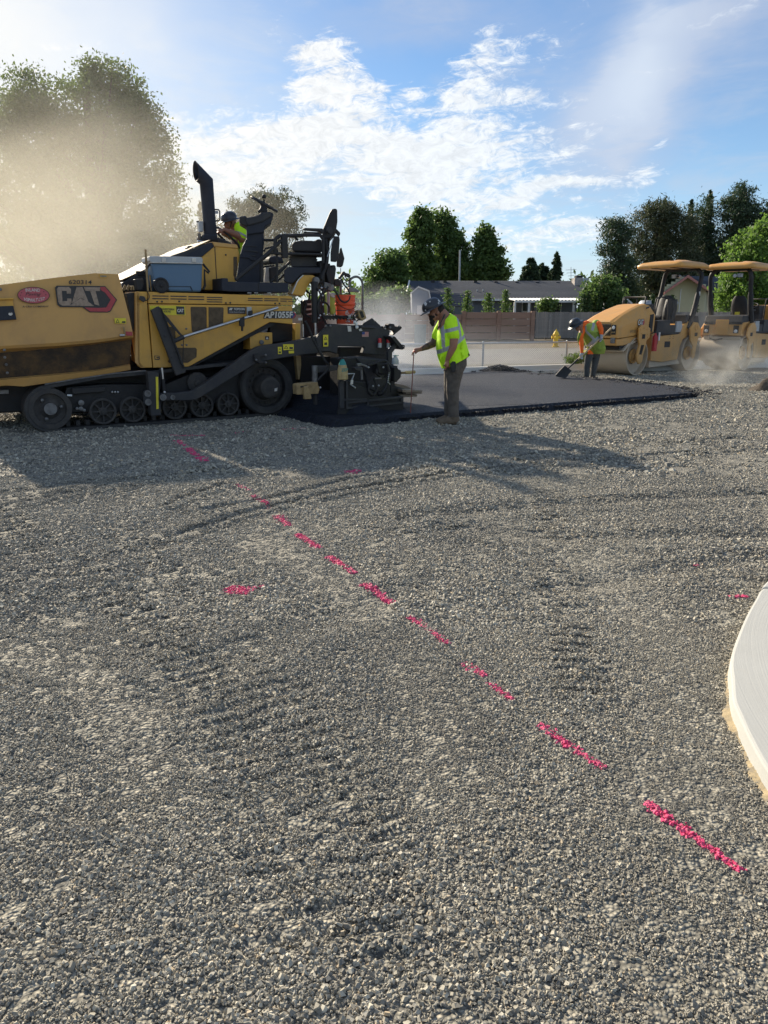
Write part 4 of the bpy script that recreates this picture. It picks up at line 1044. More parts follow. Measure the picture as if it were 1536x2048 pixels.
tree('maple_tree', 'bushy lighter green tree at the left of the trio, above the steam', (at(770, 620, 64).x, 64), [el(778, 560, 38, 48, 64), el(752, 575, 26, 40, 64), el(790, 530, 22, 30, 64), el(740, 600, 24, 28, 64)], 12000, 330, .38, .14, 'leaf_mid', .2, hollow=.3)
tree('shrub', 'dark bushes filling the gap left of the garden shed', (at(800, 625, 56).x, 56), [el(800, 600, 30, 26, 56), el(765, 612, 30, 22, 56), el(722, 616, 26, 18, 56)], 6000, 120, .4, .13, 'leaf', .1, cat='shrub', limbs=8)
conifer('pine_tree', 'distant dark pine, left of two beyond the roof', 1062, 515, 32, 95, 'needle', 'distant pines beyond the house roof', taper=.45, leaf=.22, dens=2.4, nb=170)
conifer('pine_tree', 'distant dark pine with pointed top, right of two beyond the roof', 1114, 503, 24, 95, 'needle', 'distant pines beyond the house roof', taper=.65, leaf=.22, dens=2.4, nb=170)
conifer('pine_tree', 'broad low distant pine between the two beyond the roof', 1086, 526, 34, 98, 'needle', 'distant pines beyond the house roof', taper=.4, leaf=.22, dens=2.4, nb=170)
# dark evergreens at the right
FG = 'tall evergreens at the right'
def fir_mass(lb, Y, m, ells, n, cl=420): tree('fir_tree', lb, (at(ells[-1][0], 620, Y).x, Y), [el(*e, Y) for e in ells], n, cl, .52, .15, m, .3, FG, asp=.28, hollow=.35)
fir_mass('ragged dark fir, leftmost of the tall evergreens', 66, 'needle', [(1232, 448, 24, 10), (1238, 470, 30, 16), (1225, 500, 26, 14), (1240, 530, 30, 22), (1222, 560, 24, 14), (1245, 590, 36, 36)], 16000)
fir_mass('broad rounded brownish evergreen in the middle of the tall evergreens', 70, 'needle_b', [(1325, 425, 36, 22), (1290, 450, 32, 26), (1350, 460, 40, 36), (1285, 510, 42, 46), (1340, 530, 60, 60), (1300, 590, 60, 40)], 40000, 800)
fir_mass('dark evergreen behind the rear roller canopy', 74, 'needle', [(1400, 440, 30, 40), (1390, 500, 45, 50), (1440, 520, 50, 60), (1420, 590, 60, 45)], 28000, 600)
fir_mass('tall dark fir crowning the upper right', 72, 'needle', [(1480, 392, 30, 20), (1470, 420, 40, 26), (1500, 440, 46, 36), (1480, 500, 60, 50), (1490, 580, 60, 50)], 30000, 600)
for u, v, rp, Y, tp, lb in ((1384, 398, 22, 78, .8, 'thin pointed fir showing between the broad evergreens'), (1422, 380, 24, 80, .8, 'pointed fir just right of the thin one, above the roller canopies'), (1488, 367, 34, 76, .75, 'pointed fir top at the far upper right'), (1550, 385, 50, 74, .6, 'dark fir cut by the right edge of the picture'), (1330, 398, 30, 72, .7, 'fir spire rising from the broad brownish evergreen')):
    conifer('fir_tree', lb, u, v, rp, Y, 'needle', FG, taper=tp, dens=2.2, leaf=.15, irregular=.3, nb=230)
tree('birch_tree', 'bright green leafy tree behind the second roller', (at(1490, 640, 52).x, 52), [el(1500, 500, 42, 55, 52), el(1480, 570, 42, 60, 52), el(1520, 600, 40, 60, 52), el(1455, 610, 22, 50, 52), el(1530, 470, 25, 35, 52)], 15000, 260, .42, .12, 'leaf_light', .16, hollow=.3)
tree('shrub', 'rounded green shrub growing left of the arborvitae row', (at(1205, 625, 53).x, 53), [el(1202, 582, 34, 26, 53), el(1180, 600, 22, 22, 53), el(1225, 600, 26, 22, 53)], 5000, 100, .35, .11, 'leaf_mid', .1, cat='shrub', limbs=8)
tree('shrub', 'low green shrub beside the kerb behind the shovelling worker', (at(1150, 722, 21.6).x, 21.9), [el(1150, 719, 18, 9, 21.9, .4), el(1162, 713, 10, 11, 21.9, .3)], 1500, 60, .08, .028, 'leaf', .02, cat='shrub', limbs=6)
tree('shrub', 'round grey-green bush in front of the patio posts', (at(1094, 625, 51).x, 51.2), [el(1094, 612, 17, 13, 51.2)], 1200, 40, .25, .1, 'leaf_mid', .06, cat='shrub', limbs=5)
def cone_shrub(u, vt, rp, Y, m, lb, grp, cat='shrub', n=1500, fat=1.0):
    t = at(u, vt, Y); H = t.z; Rm = rp * Y / F; root = thing('arborvitae' if m == 'hedge' else 'young_tree', lb, cat, (t.x, Y, 0), 0, grp)
    z = rng.uniform(0, 1, n) ** .9; r = Rm * np.minimum(1, (1 - z) ** (.55 if fat > 1 else .8) * 1.15) * np.sqrt(rng.uniform(.15, 1, n)) * (1 if fat > 1 else 1.35) + rng.normal(0, .06 if fat > 1 else .13, n); a = rng.uniform(0, 6.283, n)
    P = np.stack([r * np.cos(a), r * np.sin(a), z * H + .05], -1); rows_mesh('crown', leaf_quads(P, .085, .2, .5), [m], root)
    MB().tube([(0, 0, -.05), (0, 0, H * .8)], [.05, .01], 6).done('trunk', 'bark', root)
for u, vt, rp, lb in ((896, 578, 13, 'tallest young conical tree above the wall, next to the shed roof'), (935, 583, 12, 'second young conical tree from the shed, above the brown wall'), (978, 588, 14, 'widest young conical tree above the brown wall'), (1012, 582, 11, 'young conical tree above the wall nearest the patio cover')):
    cone_shrub(u, vt, rp, 51.5, 'leaf_mid', lb, 'young conical trees behind the brown wall', 'tree', 1300)
for u, vt, rp, lb in ((1168, 590, 8, 'leftmost arborvitae above the board fence'), (1178, 584, 9, 'second arborvitae from the left above the board fence'), (1200, 585, 9, 'arborvitae third from left, in front of the round shrub'), (1220, 584, 10, 'arborvitae fourth from left, beside the white shed'), (1240, 597, 9, 'short arborvitae right of the white shed'), (1250, 595, 8, 'shortest arborvitae close to the roller hood'), (1305, 590, 10, 'lone arborvitae left of the cream house'), (1345, 592, 9, 'arborvitae against the cream wall'), (1392, 600, 8, 'arborvitae seen under the front roller canopy')):
    cone_shrub(u, vt, rp, 51.8, 'hedge', lb, 'arborvitae along the board fence', 'shrub', 1500, 1.5)
# treeline closing the view behind the houses
P, _ = crown_points([(x, 105 + random.uniform(-4, 4), random.uniform(1.5, 3), 7, 3, random.uniform(2.5, 4.2)) for x in range(-80, 110, 7)], 26000, 900, 1.3, .3)
rows_mesh('treeline', leaf_quads(P[P[:, 2] > 0], .42), ['leaf'], None, kind='stuff', label='low far line of trees closing off the horizon', category='trees')
# ------------------------------------------------------------------ asphalt paver
pg = gnd(312, 850); PA = R(31.5)
paver = thing('asphalt_paver', 'large yellow tracked asphalt paver with black exhaust stack, seats and screed', 'paver', (pg.x, pg.y, 0), PA)
K = Rig(pg, PA, paver)
PW = 2.5       # machine width
def V3(*a): return Vector(a)
# --- hopper wing: rows down the flared side, each with its own offset
def hopper():
    rows = [((-330, 372), (0, 335), (560, 262), (910, 222), (1135, 232), -.02, 'top'),
            ((-330, 400), (0, 362), (560, 290), (910, 250), (1142, 258), -.03, 'lip'),
            ((-330, 770), (0, 728), (560, 690), (910, 668), (1243, 640), -.09, 'crease'),
            ((-330, 960), (0, 922), (560, 890), (910, 862), (1278, 815), -.13, 'belly'),
            ((-330, 990), (0, 950), (560, 920), (910, 890), (1284, 835), -.11, 'under'),
            ((-330, 1015), (0, 985), (560, 940), (910, 905), (1262, 858), .02, 'recess top'),
            ((-330, 1255), (0, 1232), (560, 1185), (910, 1150), (1245, 1095), .10, 'recess bottom'),
            ((-330, 1270), (0, 1248), (560, 1200), (910, 1162), (1250, 1105), .0, 'skirt'),
            ((-330, 1330), (60, 1300), (230, 1310), (910, 1165 + 45), (1255, 1150), .03, 'skirt bottom')]
    vs = []; n = 13
    for r in rows:
        pts = [K.L(U('a', *p)[0], r[5]) for p in r[:5]]; sp = []
        for i in range(4):
            for j in range(3): sp.append(pts[i].lerp(pts[i + 1], j / 3))
        vs.append(sp + [pts[4]])
    mb = MB()
    for k in range(len(vs) - 1):
        if k == 5: continue
        mb.loft([vs[k], vs[k + 1]], False, 0, False, False)
    back = [p + V3(0, .09, 0) for p in vs[0]]
    mb.loft([vs[0], back, [p + V3(0, .25, -1.0) for p in back]], False, 0, False, False)
    ends = [v[-1] for v in vs]; mb.loft([ends, [p + V3(0, .4 - p.y, 0) for p in ends]], False, 0, False, False)
    ends = [v[0] for v in vs]; mb.loft([ends, [p + V3(0, .4 - p.y, 0) for p in ends]], False, 0, False, False)
    h = mb.done('hopper_wing', 'hopper', paver)
    MB().loft([vs[5], vs[6]], False, 0, False, False).done('lower_plate', 'tar', h)
    # handle slot near the upper rear corner
    K.poly('slot_frame', 'yellow', 'a', (950, 238, 965, 233, 1020, 236, 1034, 248, 1034, 262, 1020, 272, 965, 270, 950, 258), -.038, .008, parent=h)
    K.poly('slot', 'sand', 'a', (962, 244, 1018, 244, 1026, 252, 1024, 262, 966, 260, 958, 252), -.043, .004, parent=h)
    # far wing and hopper floor
    far = MB(); A = K.P('a', (-330, 372, 0, 335, 910, 222, 1135, 232, 1284, 835, 1250, 1160, -330, 1330), 0)
    A = [V3(p.x, 0, p.z) for p in A]
    far.prism([p + V3(0, PW - .02, 0) for p in A], [p + V3(0, PW + .08, 0) for p in A]); far.done('hopper_wing', 'hopper', paver, .01)
    x0, x1 = vs[0][0].x, vs[3][-1].x
    MB().prism([V3(x0, .35, .62), V3(x1, .35, .7), V3(x1, .35, 1.25), V3(x0, .35, 1.0)], [V3(x0, PW - .35, .62), V3(x1, PW - .35, .7), V3(x1, PW - .35, 1.25), V3(x0, PW - .35, 1.0)]).done('hopper_floor', 'tar', paver)
    return h
hop = hopper()
# decals on the hopper
def dpoly(name, m, v, q, off=-.046, parent=hop, th=.003): return K.poly(name, m, v, q, off, th, parent=parent)
def oval(cu, cv, ru, rv, n=36, tilt=0.06): return [z for k in range(n) for z in (cu + ru * math.cos(2 * math.pi * k / n), cv + rv * math.sin(2 * math.pi * k / n) + tilt * ru * math.cos(2 * math.pi * k / n))]
def quad(v, q, off): return K.P(v, q, off)
OFF = -.088
dpoly('oval_rim', 'decal_black', 'a', oval(322, 434, 155, 80, tilt=.02), OFF)
dpoly('oval_decal', 'decal_pink', 'a', oval(322, 434, 149, 75, tilt=.02), OFF - .004)
lettering('INLAND', 'decal_white', quad('a', (243, 370, 386, 372, 384, 402, 248, 402), OFF - .006), hop, .02, arc=.12)
lettering('Paving', 'decal_black', quad('a', (238, 408, 398, 408, 394, 448, 246, 446), OFF - .006), hop, .005, .45)
lettering('ASPHALT CO.', 'decal_white', quad('a', (214, 452, 446, 446, 420, 478, 236, 486), OFF - .006), hop, .02, arc=-.45)
for u, v in ((205, 410), (197, 434), (420, 400), (440, 430)): dpoly('dot', 'decal_black', 'a', oval(u, v, 5, 5, 8, 0), OFF - .006)
lettering('A CRH COMPANY', 'decal_black', quad('a', (216, 535, 468, 534, 468, 550, 216, 552), OFF - .004), hop, .015)
lettering('620314', 'decal_black', quad('a', (660, 286, 882, 289, 880, 330, 660, 327), OFF + .03), hop, .01)
dpoly('logo_plate', 'decal_black', 'a', (528, 360, 545, 342, 1010, 346, 1124, 478, 1062, 590, 1035, 600, 860, 598, 790, 550, 575, 548, 550, 525), OFF)
dpoly('logo_chevron', 'decal_red', 'a', (962, 354, 1008, 354, 1114, 478, 1058, 580, 1030, 592, 866, 590, 812, 552, 950, 556, 1020, 552, 1062, 478, 1010, 410, 970, 385), OFF - .004)
def letter(q, m='decal_tan', off=OFF - .007): dpoly('letter', m, 'a', q, off)
letter((545, 375, 560, 354, 660, 354, 682, 375, 682, 420, 642, 420, 640, 392, 594, 392, 600, 490, 645, 490, 645, 465, 685, 465, 688, 505, 670, 534, 600, 534, 572, 520, 560, 495))
letter((735, 356, 792, 356, 850, 500, 838, 494, 776, 456, 716, 500, 690, 512))
letter((806, 356, 962, 358, 960, 394, 918, 394, 955, 536, 908, 520, 866, 394, 818, 392))
letter((776, 462, 860, 505, 905, 538, 666, 536, 700, 512))
dpoly('warning_label', 'decal_yellow', 'a', (1098, 654, 1208, 654, 1212, 706, 1104, 704), -.122)
dpoly('warning_mark', 'decal_black', 'a', (1128, 662, 1148, 698, 1112, 698), -.127); dpoly('warning_mark', 'decal_yellow', 'a', (1129, 672, 1139, 692, 1120, 692), -.129)
dpoly('warning_mark', 'decal_black', 'a', (1172, 684, 1204, 684, 1204, 700, 1172, 700), -.127)
dpoly('danger_label', 'decal_red', 'a', (1204, 782, 1268, 784, 1274, 822, 1212, 822), -.145)
K.rod('latch_pin', 'steel', 'a', (1150, 820, 1195, 818), -.16, .018, hop)
K.rod('latch_lever', 'tan', 'a', (1185, 735, 1200, 810), -.15, .012, hop)
# folded dark guard at the left edge
K.poly('front_guard', 'navy', 'a', (-330, 555, 128, 535, 160, 668, -330, 700), -.13, .05, .008)
K.poly('guard_hinge_plate', 'yellow', 'a', (-330, 478, 125, 470, 132, 545, -330, 552), -.11, .03, .006)
K.rod('hinge_rod', 'yellow', 'a', (-330, 478, 130, 468), -.13, .014)
gr = K.poly('sticker', 'decal_white', 'a', oval(101, 614, 20, 16, 14, 0), -.134, .003, parent=hop)
K.poly('sticker_figure', 'decal_black', 'a', (88, 588, 106, 588, 108, 604, 90, 604), -.135, .003, parent=hop)
K.poly('lifting_eye', 'greysteel', 'a', (-10, 362, 8, 362, 22, 378, 14, 392, -10, 392), -.06, .02, .004, parent=hop)
for u, v in ((40, 960), (60, 1100), (45, 1030), (70, 1180)): q = K.L(U('a', u, v)[0], -.1 if v < 980 else .05); MB().lathe(q, (0, -1, 0), [(0, .02), (.02, .018), (.025, .001)], 8).done('bolt', 'greysteel', hop)
# dark chassis below the hopper and push roller area
MB().prism([V3(-2.9, .35, .28), V3(.1, .5, .24), V3(.1, .5, 1.0), V3(-2.9, .35, .95)], [V3(-2.9, PW - .35, .28), V3(.1, PW - .5, .24), V3(.1, PW - .5, 1.0), V3(-2.9, PW - .35, .95)]).done('front_chassis', 'deep', paver, .02)  # rear end lengthened to stop sunlight reaching the belt from under the hopper
MB().box(.1, 2.95, .5, PW - .5, .16, 1.1).done('light_block', 'deep', paver, .02)  # unseen block added to keep sunlight from passing under the tractor
K.poly('mount_plate', 'greysteel', 'a', (-60, 1345, 85, 1342, 85, 1382, -60, 1388), .3, .05, .005)

# --- central body: dark core with panels over it
core = K.P('c', (60, 130, 200, 115, 2640 * .0 + 1500, 165, 1500, 420, 700, 830, 200, 830), .05)
MB().prism(core, [p + V3(0, PW - .1, 0) for p in core]).done('chassis_core', 'deep', paver)
K.poly('undertray', 'deep', 'c', (90, 830, 640, 830, 1240, 560, 1600, 420, 1700, 760, 1300, 900, 200, 880), .5, 1.5, .0)
# beige lit corner face turned towards the front
f0 = K.P('c', (44, 114, 148, 112), 0); 
fr = [K.L(U('c', 150, 112)[0], 0), K.L(U('c', 150, 790)[0], 0), K.L(U('c', 205, 843)[0], 0)]
bk = [K.L(U('c', 44, 116)[0], .42), K.L(U('c', 110, 770)[0], .42), K.L(U('c', 190, 835)[0], .25)]
MB().prism([fr[0], fr[1], fr[2], bk[2], bk[1], bk[0]][:6], [p + V3(.06, 0.0, 0) for p in [fr[0], fr[1], fr[2], bk[2], bk[1], bk[0]]]).done('corner_plate', 'hopper', paver, .006)
g = (K, )
K.poly('front_side_panel', 'yellow', 'c', (150, 110, 262, 112, 262, 226, 312, 843, 206, 843, 178, 828, 166, 790), 0, .09, .012)
upper = K.poly('vent_panel', 'yellow', 'c', (266, 112, 1560, 152, 1620, 150, 1655, 164, 1660, 242, 270, 224), 0, .09, .008)
door = K.poly('side_door', 'yellow', 'c', (274, 232, 1655, 248, 1658, 424, 1440, 404, 660, 832, 320, 843), 0, .06, .008)
K.poly('rear_leg', 'yellow', 'd', (725, 1280, 772, 1280, 770, 1445, 722, 1448), .05, .12, .006)
# vent slots
def slots(v, rows):
    for (u0, u1, w0, w1) in rows: K.poly('vent_slot', 'decal_black', v, (u0, w0, u1, w0 + (u1 - u0) * .02, u1, w1 + (u1 - u0) * .02, u0, w1), -.006, .012, parent=upper)
slots('c', [(312, 466, 147, 157), (312, 466, 173, 183), (486, 640, 150, 160), (486, 640, 176, 186), (658, 808, 154, 164), (658, 808, 179, 189), (835, 982, 161, 171), (835, 982, 183, 192), (835, 982, 204, 213), (1230, 1370, 171, 180), (1230, 1370, 190, 199), (1386, 1520, 175, 184), (1386, 1520, 193, 202)])
slots('d', [(580, 714, 1042, 1050), (580, 640, 1062, 1070), (655, 712, 1064, 1071)])
for u, v in ((356, 208), (402, 208), (568, 205), (1016, 220), (1058, 219), (1488, 226), (1530, 226)): q = K.L(U('c', u, v)[0], 0); MB().lathe(q, (0, -1, 0), [(0, .014), (.008, .014), (.012, .001)], 8).done('bolt', 'decal_black', upper)
def dd(name, m, v, q, off=-.006, th=.012, parent=door): return K.poly(name, m, v, q, off, th, parent=parent)
# mesh windows of the side door
for q in ((680, 258, 820, 258, 830, 268, 832, 480, 700, 500, 690, 490, 678, 270), (850, 260, 985, 262, 995, 272, 990, 420, 860, 470, 852, 460), (470, 450, 530, 446, 534, 560, 480, 560), (540, 650, 725, 650, 738, 665, 735, 740, 650, 795, 470, 795, 460, 780)):
    dd('mesh_window', 'meshw', 'c', q)
K.poly('door_frame_bar', 'yellow', 'c', (836, 250, 848, 250, 850, 470, 838, 480), -.01, .012, parent=door)
lh = dd('door_latch', 'decal_black', 'c', (330, 725, 378, 728, 384, 760, 370, 768, 334, 765)); dd('latch_plate', 'yellow', 'c', (338, 732, 372, 734, 376, 756, 340, 758), -.011, .006, lh); dd('latch_slot', 'decal_black', 'c', (350, 740, 376, 741, 376, 750, 350, 750), -.014, .006, lh)
# dealer plate, grade control plate, model name
dp = dd('dealer_plate', 'decal_yellow', 'c', (286, 246, 622, 246, 630, 338, 430, 336, 288, 290), -.008)
dd('logo_plate', 'decal_black', 'c', (540, 252, 616, 254, 620, 332, 544, 330), -.013, .006, dp)
lettering('CAT', 'decal_white', quad('c', (549, 276, 612, 276, 612, 310, 549, 310), -.016), dp, .05)
lettering('WESTERN', 'decal_black', quad('c', (404, 270, 520, 272, 520, 292, 404, 290), -.012), dp, .03)
lettering('STATES', 'decal_black', quad('c', (420, 295, 486, 296, 488, 312, 420, 312), -.012), dp, .03)
tp = dd('maker_plate', 'decal_black', 'c', (1034, 258, 1206, 260, 1206, 326, 1036, 324), -.008)
lettering('TOPCON', 'decal_white', quad('c', (1092, 268, 1196, 269, 1196, 290, 1090, 290), -.012), tp, .03)
lettering('Grade Control Systems', 'decal_white', quad('c', (1048, 302, 1194, 304, 1194, 316, 1048, 314), -.012), tp, .01)
dd('logo_mark', 'decal_white', 'c', (1046, 290, 1056, 268, 1066, 268, 1060, 280, 1070, 268, 1082, 268, 1072, 290, 1062, 290, 1066, 282, 1056, 290), -.013, .004, tp)
dd('grey_box', 'galv', 'c', (1218, 258, 1262, 258, 1264, 340, 1222, 342), -.035, .03)
dpl = dd('model_backing', 'decal_black', 'd', (420, 1226, 436, 1162, 708, 1162, 738, 1196, 712, 1234, 420, 1232), -.008)
K.poly('model_chevron', 'decal_red', 'd', (698, 1166, 706, 1166, 734, 1196, 708, 1230, 698, 1230, 722, 1197), -.013, .005, parent=dpl)
K.poly('model_badge', 'decal_blue', 'd', (688, 1172, 700, 1172, 716, 1197, 698, 1226, 688, 1226), -.013, .005, parent=dpl)
lettering('AP1055F', 'decal_white', quad('d', (432, 1166, 700, 1166, 698, 1230, 424, 1230), -.018), dpl, .035)
lettering('AP1055F', 'decal_black', quad('d', (424, 1160, 706, 1160, 704, 1235, 417, 1236), -.0145), dpl, .07)
dd('small_plate', 'decal_white', 'd', (752, 1228, 790, 1228, 790, 1252, 752, 1252))
for u, v in ((636, 468), (596, 624), (640, 624)): q = K.L(U('c', u, v)[0], 0); MB().lathe(q, (0, -1, 0), [(0, .016), (.012, .014), (.016, .001)], 8).done('bolt', 'greysteel', door)
# corner lamp
lampq = K.P('c', (190, 150, 235, 158, 248, 190, 225, 215, 180, 185), -.09)
MB().prism(lampq, [p + V3(.02, .07, 0) for p in lampq]).done('work_lamp', 'char', paver, .01)
K.rod('lamp_bracket', 'black', 'c', (240, 200, 272, 185, 280, 150, 262, 110), -.03, .006, smooth=True)
# yellow box, bracket with pin below the door
bx = K.poly('rear_box', 'yellow', 'c', (1246, 504, 1462, 503, 1465, 600, 1460, 622, 1320, 650, 1250, 668), .08, .3, .008)
q = K.L(U('c', 1355, 598)[0], .08); MB().lathe(q, (0, -1, 0), [(0, .036), (.03, .036), (.035, .02), (.036, .001)], 12).done('pin', 'greysteel', bx)
sc = K.poly('symbol_plate', 'decal_black', 'c', (1394, 540, 1430, 540, 1430, 574, 1394, 574), .074, .004, parent=bx); K.poly('symbol', 'decal_white', 'c', (1412, 544, 1426, 568, 1400, 568), .071, .004, parent=bx)
# side auger shield bar (long dark leaning plate) and its lever
ch = K.poly('folded_side_plate', 'char', 'c', (300, 290, 375, 250, 400, 285, 632, 862, 632, 888, 540, 920), -.16, .07, .01)
K.poly('plate_flange', 'black', 'c', (392, 262, 405, 280, 625, 840, 618, 850, 590, 800), -.2, .035, .004, parent=ch)
K.poly('plate_strut', 'char', 'c', (405, 300, 470, 370, 610, 545, 605, 560, 455, 400), -.13, .02)
K.rod('hanging_wire', 'black', 'c', (610, 555, 604, 800, 620, 850), -.15, .006)
for u, v in ((432, 535), (500, 740), (525, 690)): q = K.L(U('c', u, v)[0], -.16); MB().lathe(q, (0, -1, 0), [(0, .018), (.01, .016), (.013, .001)], 8).done('bolt', 'char', ch)
MB().tube([K.L(U('c', 610, 545)[0], -.12), K.L(U('d', 556, 1130)[0], -.12)], .022, 12).done('steel_rod', 'steel', paver)
K.rod('rod_socket', 'char', 'c', (520, 585, 612, 546), -.12, .032)
K.poly('rod_clamp', 'black', 'c', (1150, 370, 1198, 350, 1198, 445, 1186, 448, 1186, 490, 1172, 492, 1172, 448, 1152, 440), -.15, .05, .006)
K.poly('rod_clamp', 'black', 'c', (1240, 300, 1275, 290, 1278, 355, 1220, 372, 1215, 355, 1240, 345), -.14, .05, .006)

# --- undercarriage: belt, idler, road wheels, drive wheel
uc = thing('undercarriage', '', '', (0, 0, 0)); del uc['label'], uc['category']; uc.parent = paver; 
def wheelpos(v, u, w): return K.L(U(v, u, w)[0], .0)
ID = wheelpos('a', 480, 1492); DR = wheelpos('c', 1408, 1022)
TW0, TW1 = .0, .46
def circ(c, r, a0, a1, n): return [V3(c.x + r * math.cos(R(a0 + (a1 - a0) * k / n)), 0, c.z + r * math.sin(R(a0 + (a1 - a0) * k / n))) for k in range(n + 1)]
IR_, DR_ = .285, .44
def belt(y0, y1, nm='track_belt', parent=paver):
    c0, c1 = V3(ID.x, 0, IR_ + .045), V3(DR.x, 0, .47)
    outer = circ(c1, DR_ + .02, -90, 75, 16) + [V3(.9, 0, .86), V3(.1, 0, .80), V3(-.7, 0, .76)] + circ(c0, IR_ + .04, 95, 270, 18)
    outer = [V3(p.x, 0, max(p.z, .0)) for p in outer]
    mb = MB(); n = len(outer); cx = (c0.x + c1.x) / 2
    inn = []
    for i, p in enumerate(outer):
        t = outer[(i + 1) % n] - outer[i - 1]; nn = V3(-t.z, 0, t.x).normalized(); inn.append(p + nn * .045)
    for i in range(n):
        j = (i + 1) % n
        a, b, c, d = outer[i], outer[j], inn[j], inn[i]; Y0, Y1 = V3(0, y0, 0), V3(0, y1, 0)
        mb.add([a + Y0, b + Y0, c + Y0, d + Y0, a + Y1, b + Y1, c + Y1, d + Y1], [(0, 1, 2, 3), (7, 6, 5, 4), (0, 4, 5, 1), (3, 2, 6, 7)])
    o = mb.done(nm, 'rubber', parent)
    # guide lugs inside the belt
    lug = MB(); k = 0
    for i in range(0, 22):
        x = c0.x + .2 + i * .135
        lug.box(x, x + .06, y0 + .14, y0 + .3, .05, .13)
    lug.done('guide_lugs', 'rubber', o, 0.01, kind='stuff')
    return o
belt(TW0, TW1); belt(PW - TW1, PW - TW0)
def idler(c, y0, sgn):
    w_ = MB(); ax = (0, sgn, 0); C0 = V3(c.x, y0 , IR_ + .045)
    w_.lathe(C0, ax, [(0.0, IR_ - .005), (0.0, .215), (.05, .205), (.06, .14), (.03, .10), (.0, .085), (-.01, .04), (-.01, .001)], 40)
    w_.lathe(C0, ax, [(0, IR_ - .005), (.01, IR_), (.4, IR_)], 40)
    wo = w_.done('idler_wheel', 'wheel', paver)
    m2 = MB()
    for a in range(3): q = C0 + V3(.15 * math.cos(2.2 + a * 2.1), .03 * sgn, .15 * math.sin(2.2 + a * 2.1)); m2.ball(q, (.028, .02, .028), 8)
    m2.lathe(C0 + V3(0, 0, 0), ax, [(-.02, .085), (-.024, .08), (-.024, .001)], 24); m2.done('hub', 'greysteel', wo)
idler(ID, TW0 - .01, 1); idler(ID, PW - TW0 + .01, -1)
def spoked(c, r, y0, sgn):
    wo = MB(); ax = (0, sgn, 0); C0 = V3(c[0], y0, c[1])
    wo.lathe(C0, ax, [(.04, r - .035), (0, r - .03), (-.005, r - .012), (0, r), (.12, r), (.12, r - .035), (.04, r - .035)], 32)
    wo.lathe(C0, ax, [(.06, r - .03), (.065, .05)], 32)
    w = wo.done('road_wheel', 'wheel', paver)
    for k in range(8):
        a = k * math.pi / 4; d = V3(math.cos(a), 0, math.sin(a)); MB().obox(C0 + d * (r * .52) + V3(0, sgn * .03, 0), d * (r * .78), V3(-d.z, 0, d.x) * .016, (0, .05, 0)).done('spoke', 'wheel', w)
    MB().lathe(C0, ax, [(.05, .065), (.0, .06), (-.01, .045), (-.012, .03), (-.03, .028), (-.032, .001)], 16).done('hub', 'wheel', w)
for v, u, w_, rr in (('a', 990, 1545, .185), ('a', 1275, 1525, .185), ('c', 525, 1222, .182), ('c', 786, 1205, .180), ('c', 1040, 1194, .178)):
    c = K.L(U(v, u, w_)[0], 0); r = rr; spoked((c.x, r + .065), r, TW0 - .01, 1); spoked((c.x, r + .065), r, PW - TW0 + .01, -1)
def drive(y0, sgn):
    C0 = V3(DR.x, y0, .475); ax = (0, sgn, 0)
    t = MB().lathe(C0, ax, [(.10, .30), (.02, .32), (.0, .36), (.0, .42), (.03, .445), (.42, .445)], 44).done('drive_wheel', 'rubber', paver)
    MB().lathe(C0, ax, [(.02, .325), (.10, .31), (.12, .21), (.03, .195), (-.05, .175), (-.13, .165), (-.15, .13), (-.155, .001)], 36).done('hub', 'wheel', t)
    for k in range(16):
        a = k * math.pi / 8; q = C0 + V3(.255 * math.cos(a), .10 * sgn, .255 * math.sin(a)); MB().lathe(q, (0, -sgn, 0), [(0, .018), (.03, .016), (.032, .001)], 6, 0, False).done('wheel_nut', 'wheel', t)
    if sgn > 0: K.poly('reflector', 'decal_white', 'c', (1486, 1042, 1512, 1034, 1508, 1066, 1482, 1070), y0 - .16, .004, parent=t)
drive(-.03, 1); drive(PW + .03, -1)
bpy.data.objects.remove(uc)
# track frame, fender strip above, tensioner, brackets
fr_ = K.poly('track_frame', 'deep', 'a', (640, 1320, 1000, 1290, 1420, 1290, 1420, 1500, 1180, 1560, 700, 1560, 600, 1460), .10, .25, .01)
K.poly('frame_rail', 'black', 'a', (690, 1330, 1010, 1315, 1010, 1360, 700, 1385), .04, .06, .008)
for u, v, r in ((776, 1465, .04), (775, 1520, .03), (805, 1535, .02), (738, 1520, .02)): q = K.L(U('a', u, v)[0], .06); MB().lathe(q, (0, -1, 0), [(0, r), (.04, r), (.045, .001)], 14).done('grease_fitting', 'greysteel', fr_)
K.rod('tension_rod', 'white', 'a', (645, 1395, 690, 1397), .03, .014)
for u in (1078, 1105, 1132): q = K.L(U('a', u, 1364)[0], .06); MB().ball(q, .017, 8).done('bolt', 'steel', fr_)
K.poly('rear_track_frame', 'deep', 'c', (440, 1000, 700, 890, 860, 940, 1150, 900, 1150, 1150, 560, 1250, 400, 1250), .10, .25, .01)
q = K.L(U('c', 745, 985)[0], .05); MB().lathe(q, (0, -1, 0), [(-.02, .16), (0, .15), (.01, .06), (.03, .05), (.035, .001)], 28).done('carrier_wheel', 'wheel', paver)
MB().tube([K.L(U('a', 430, 1290)[0], .0), K.L(U('a', 700, 1245)[0], .0), K.L(U('a', 1100, 1185)[0], 0), K.L(U('a', 1400, 1160)[0], 0)], [.01, .012, .012, .012], 6).done('belt_edge', 'greysteel', paver)
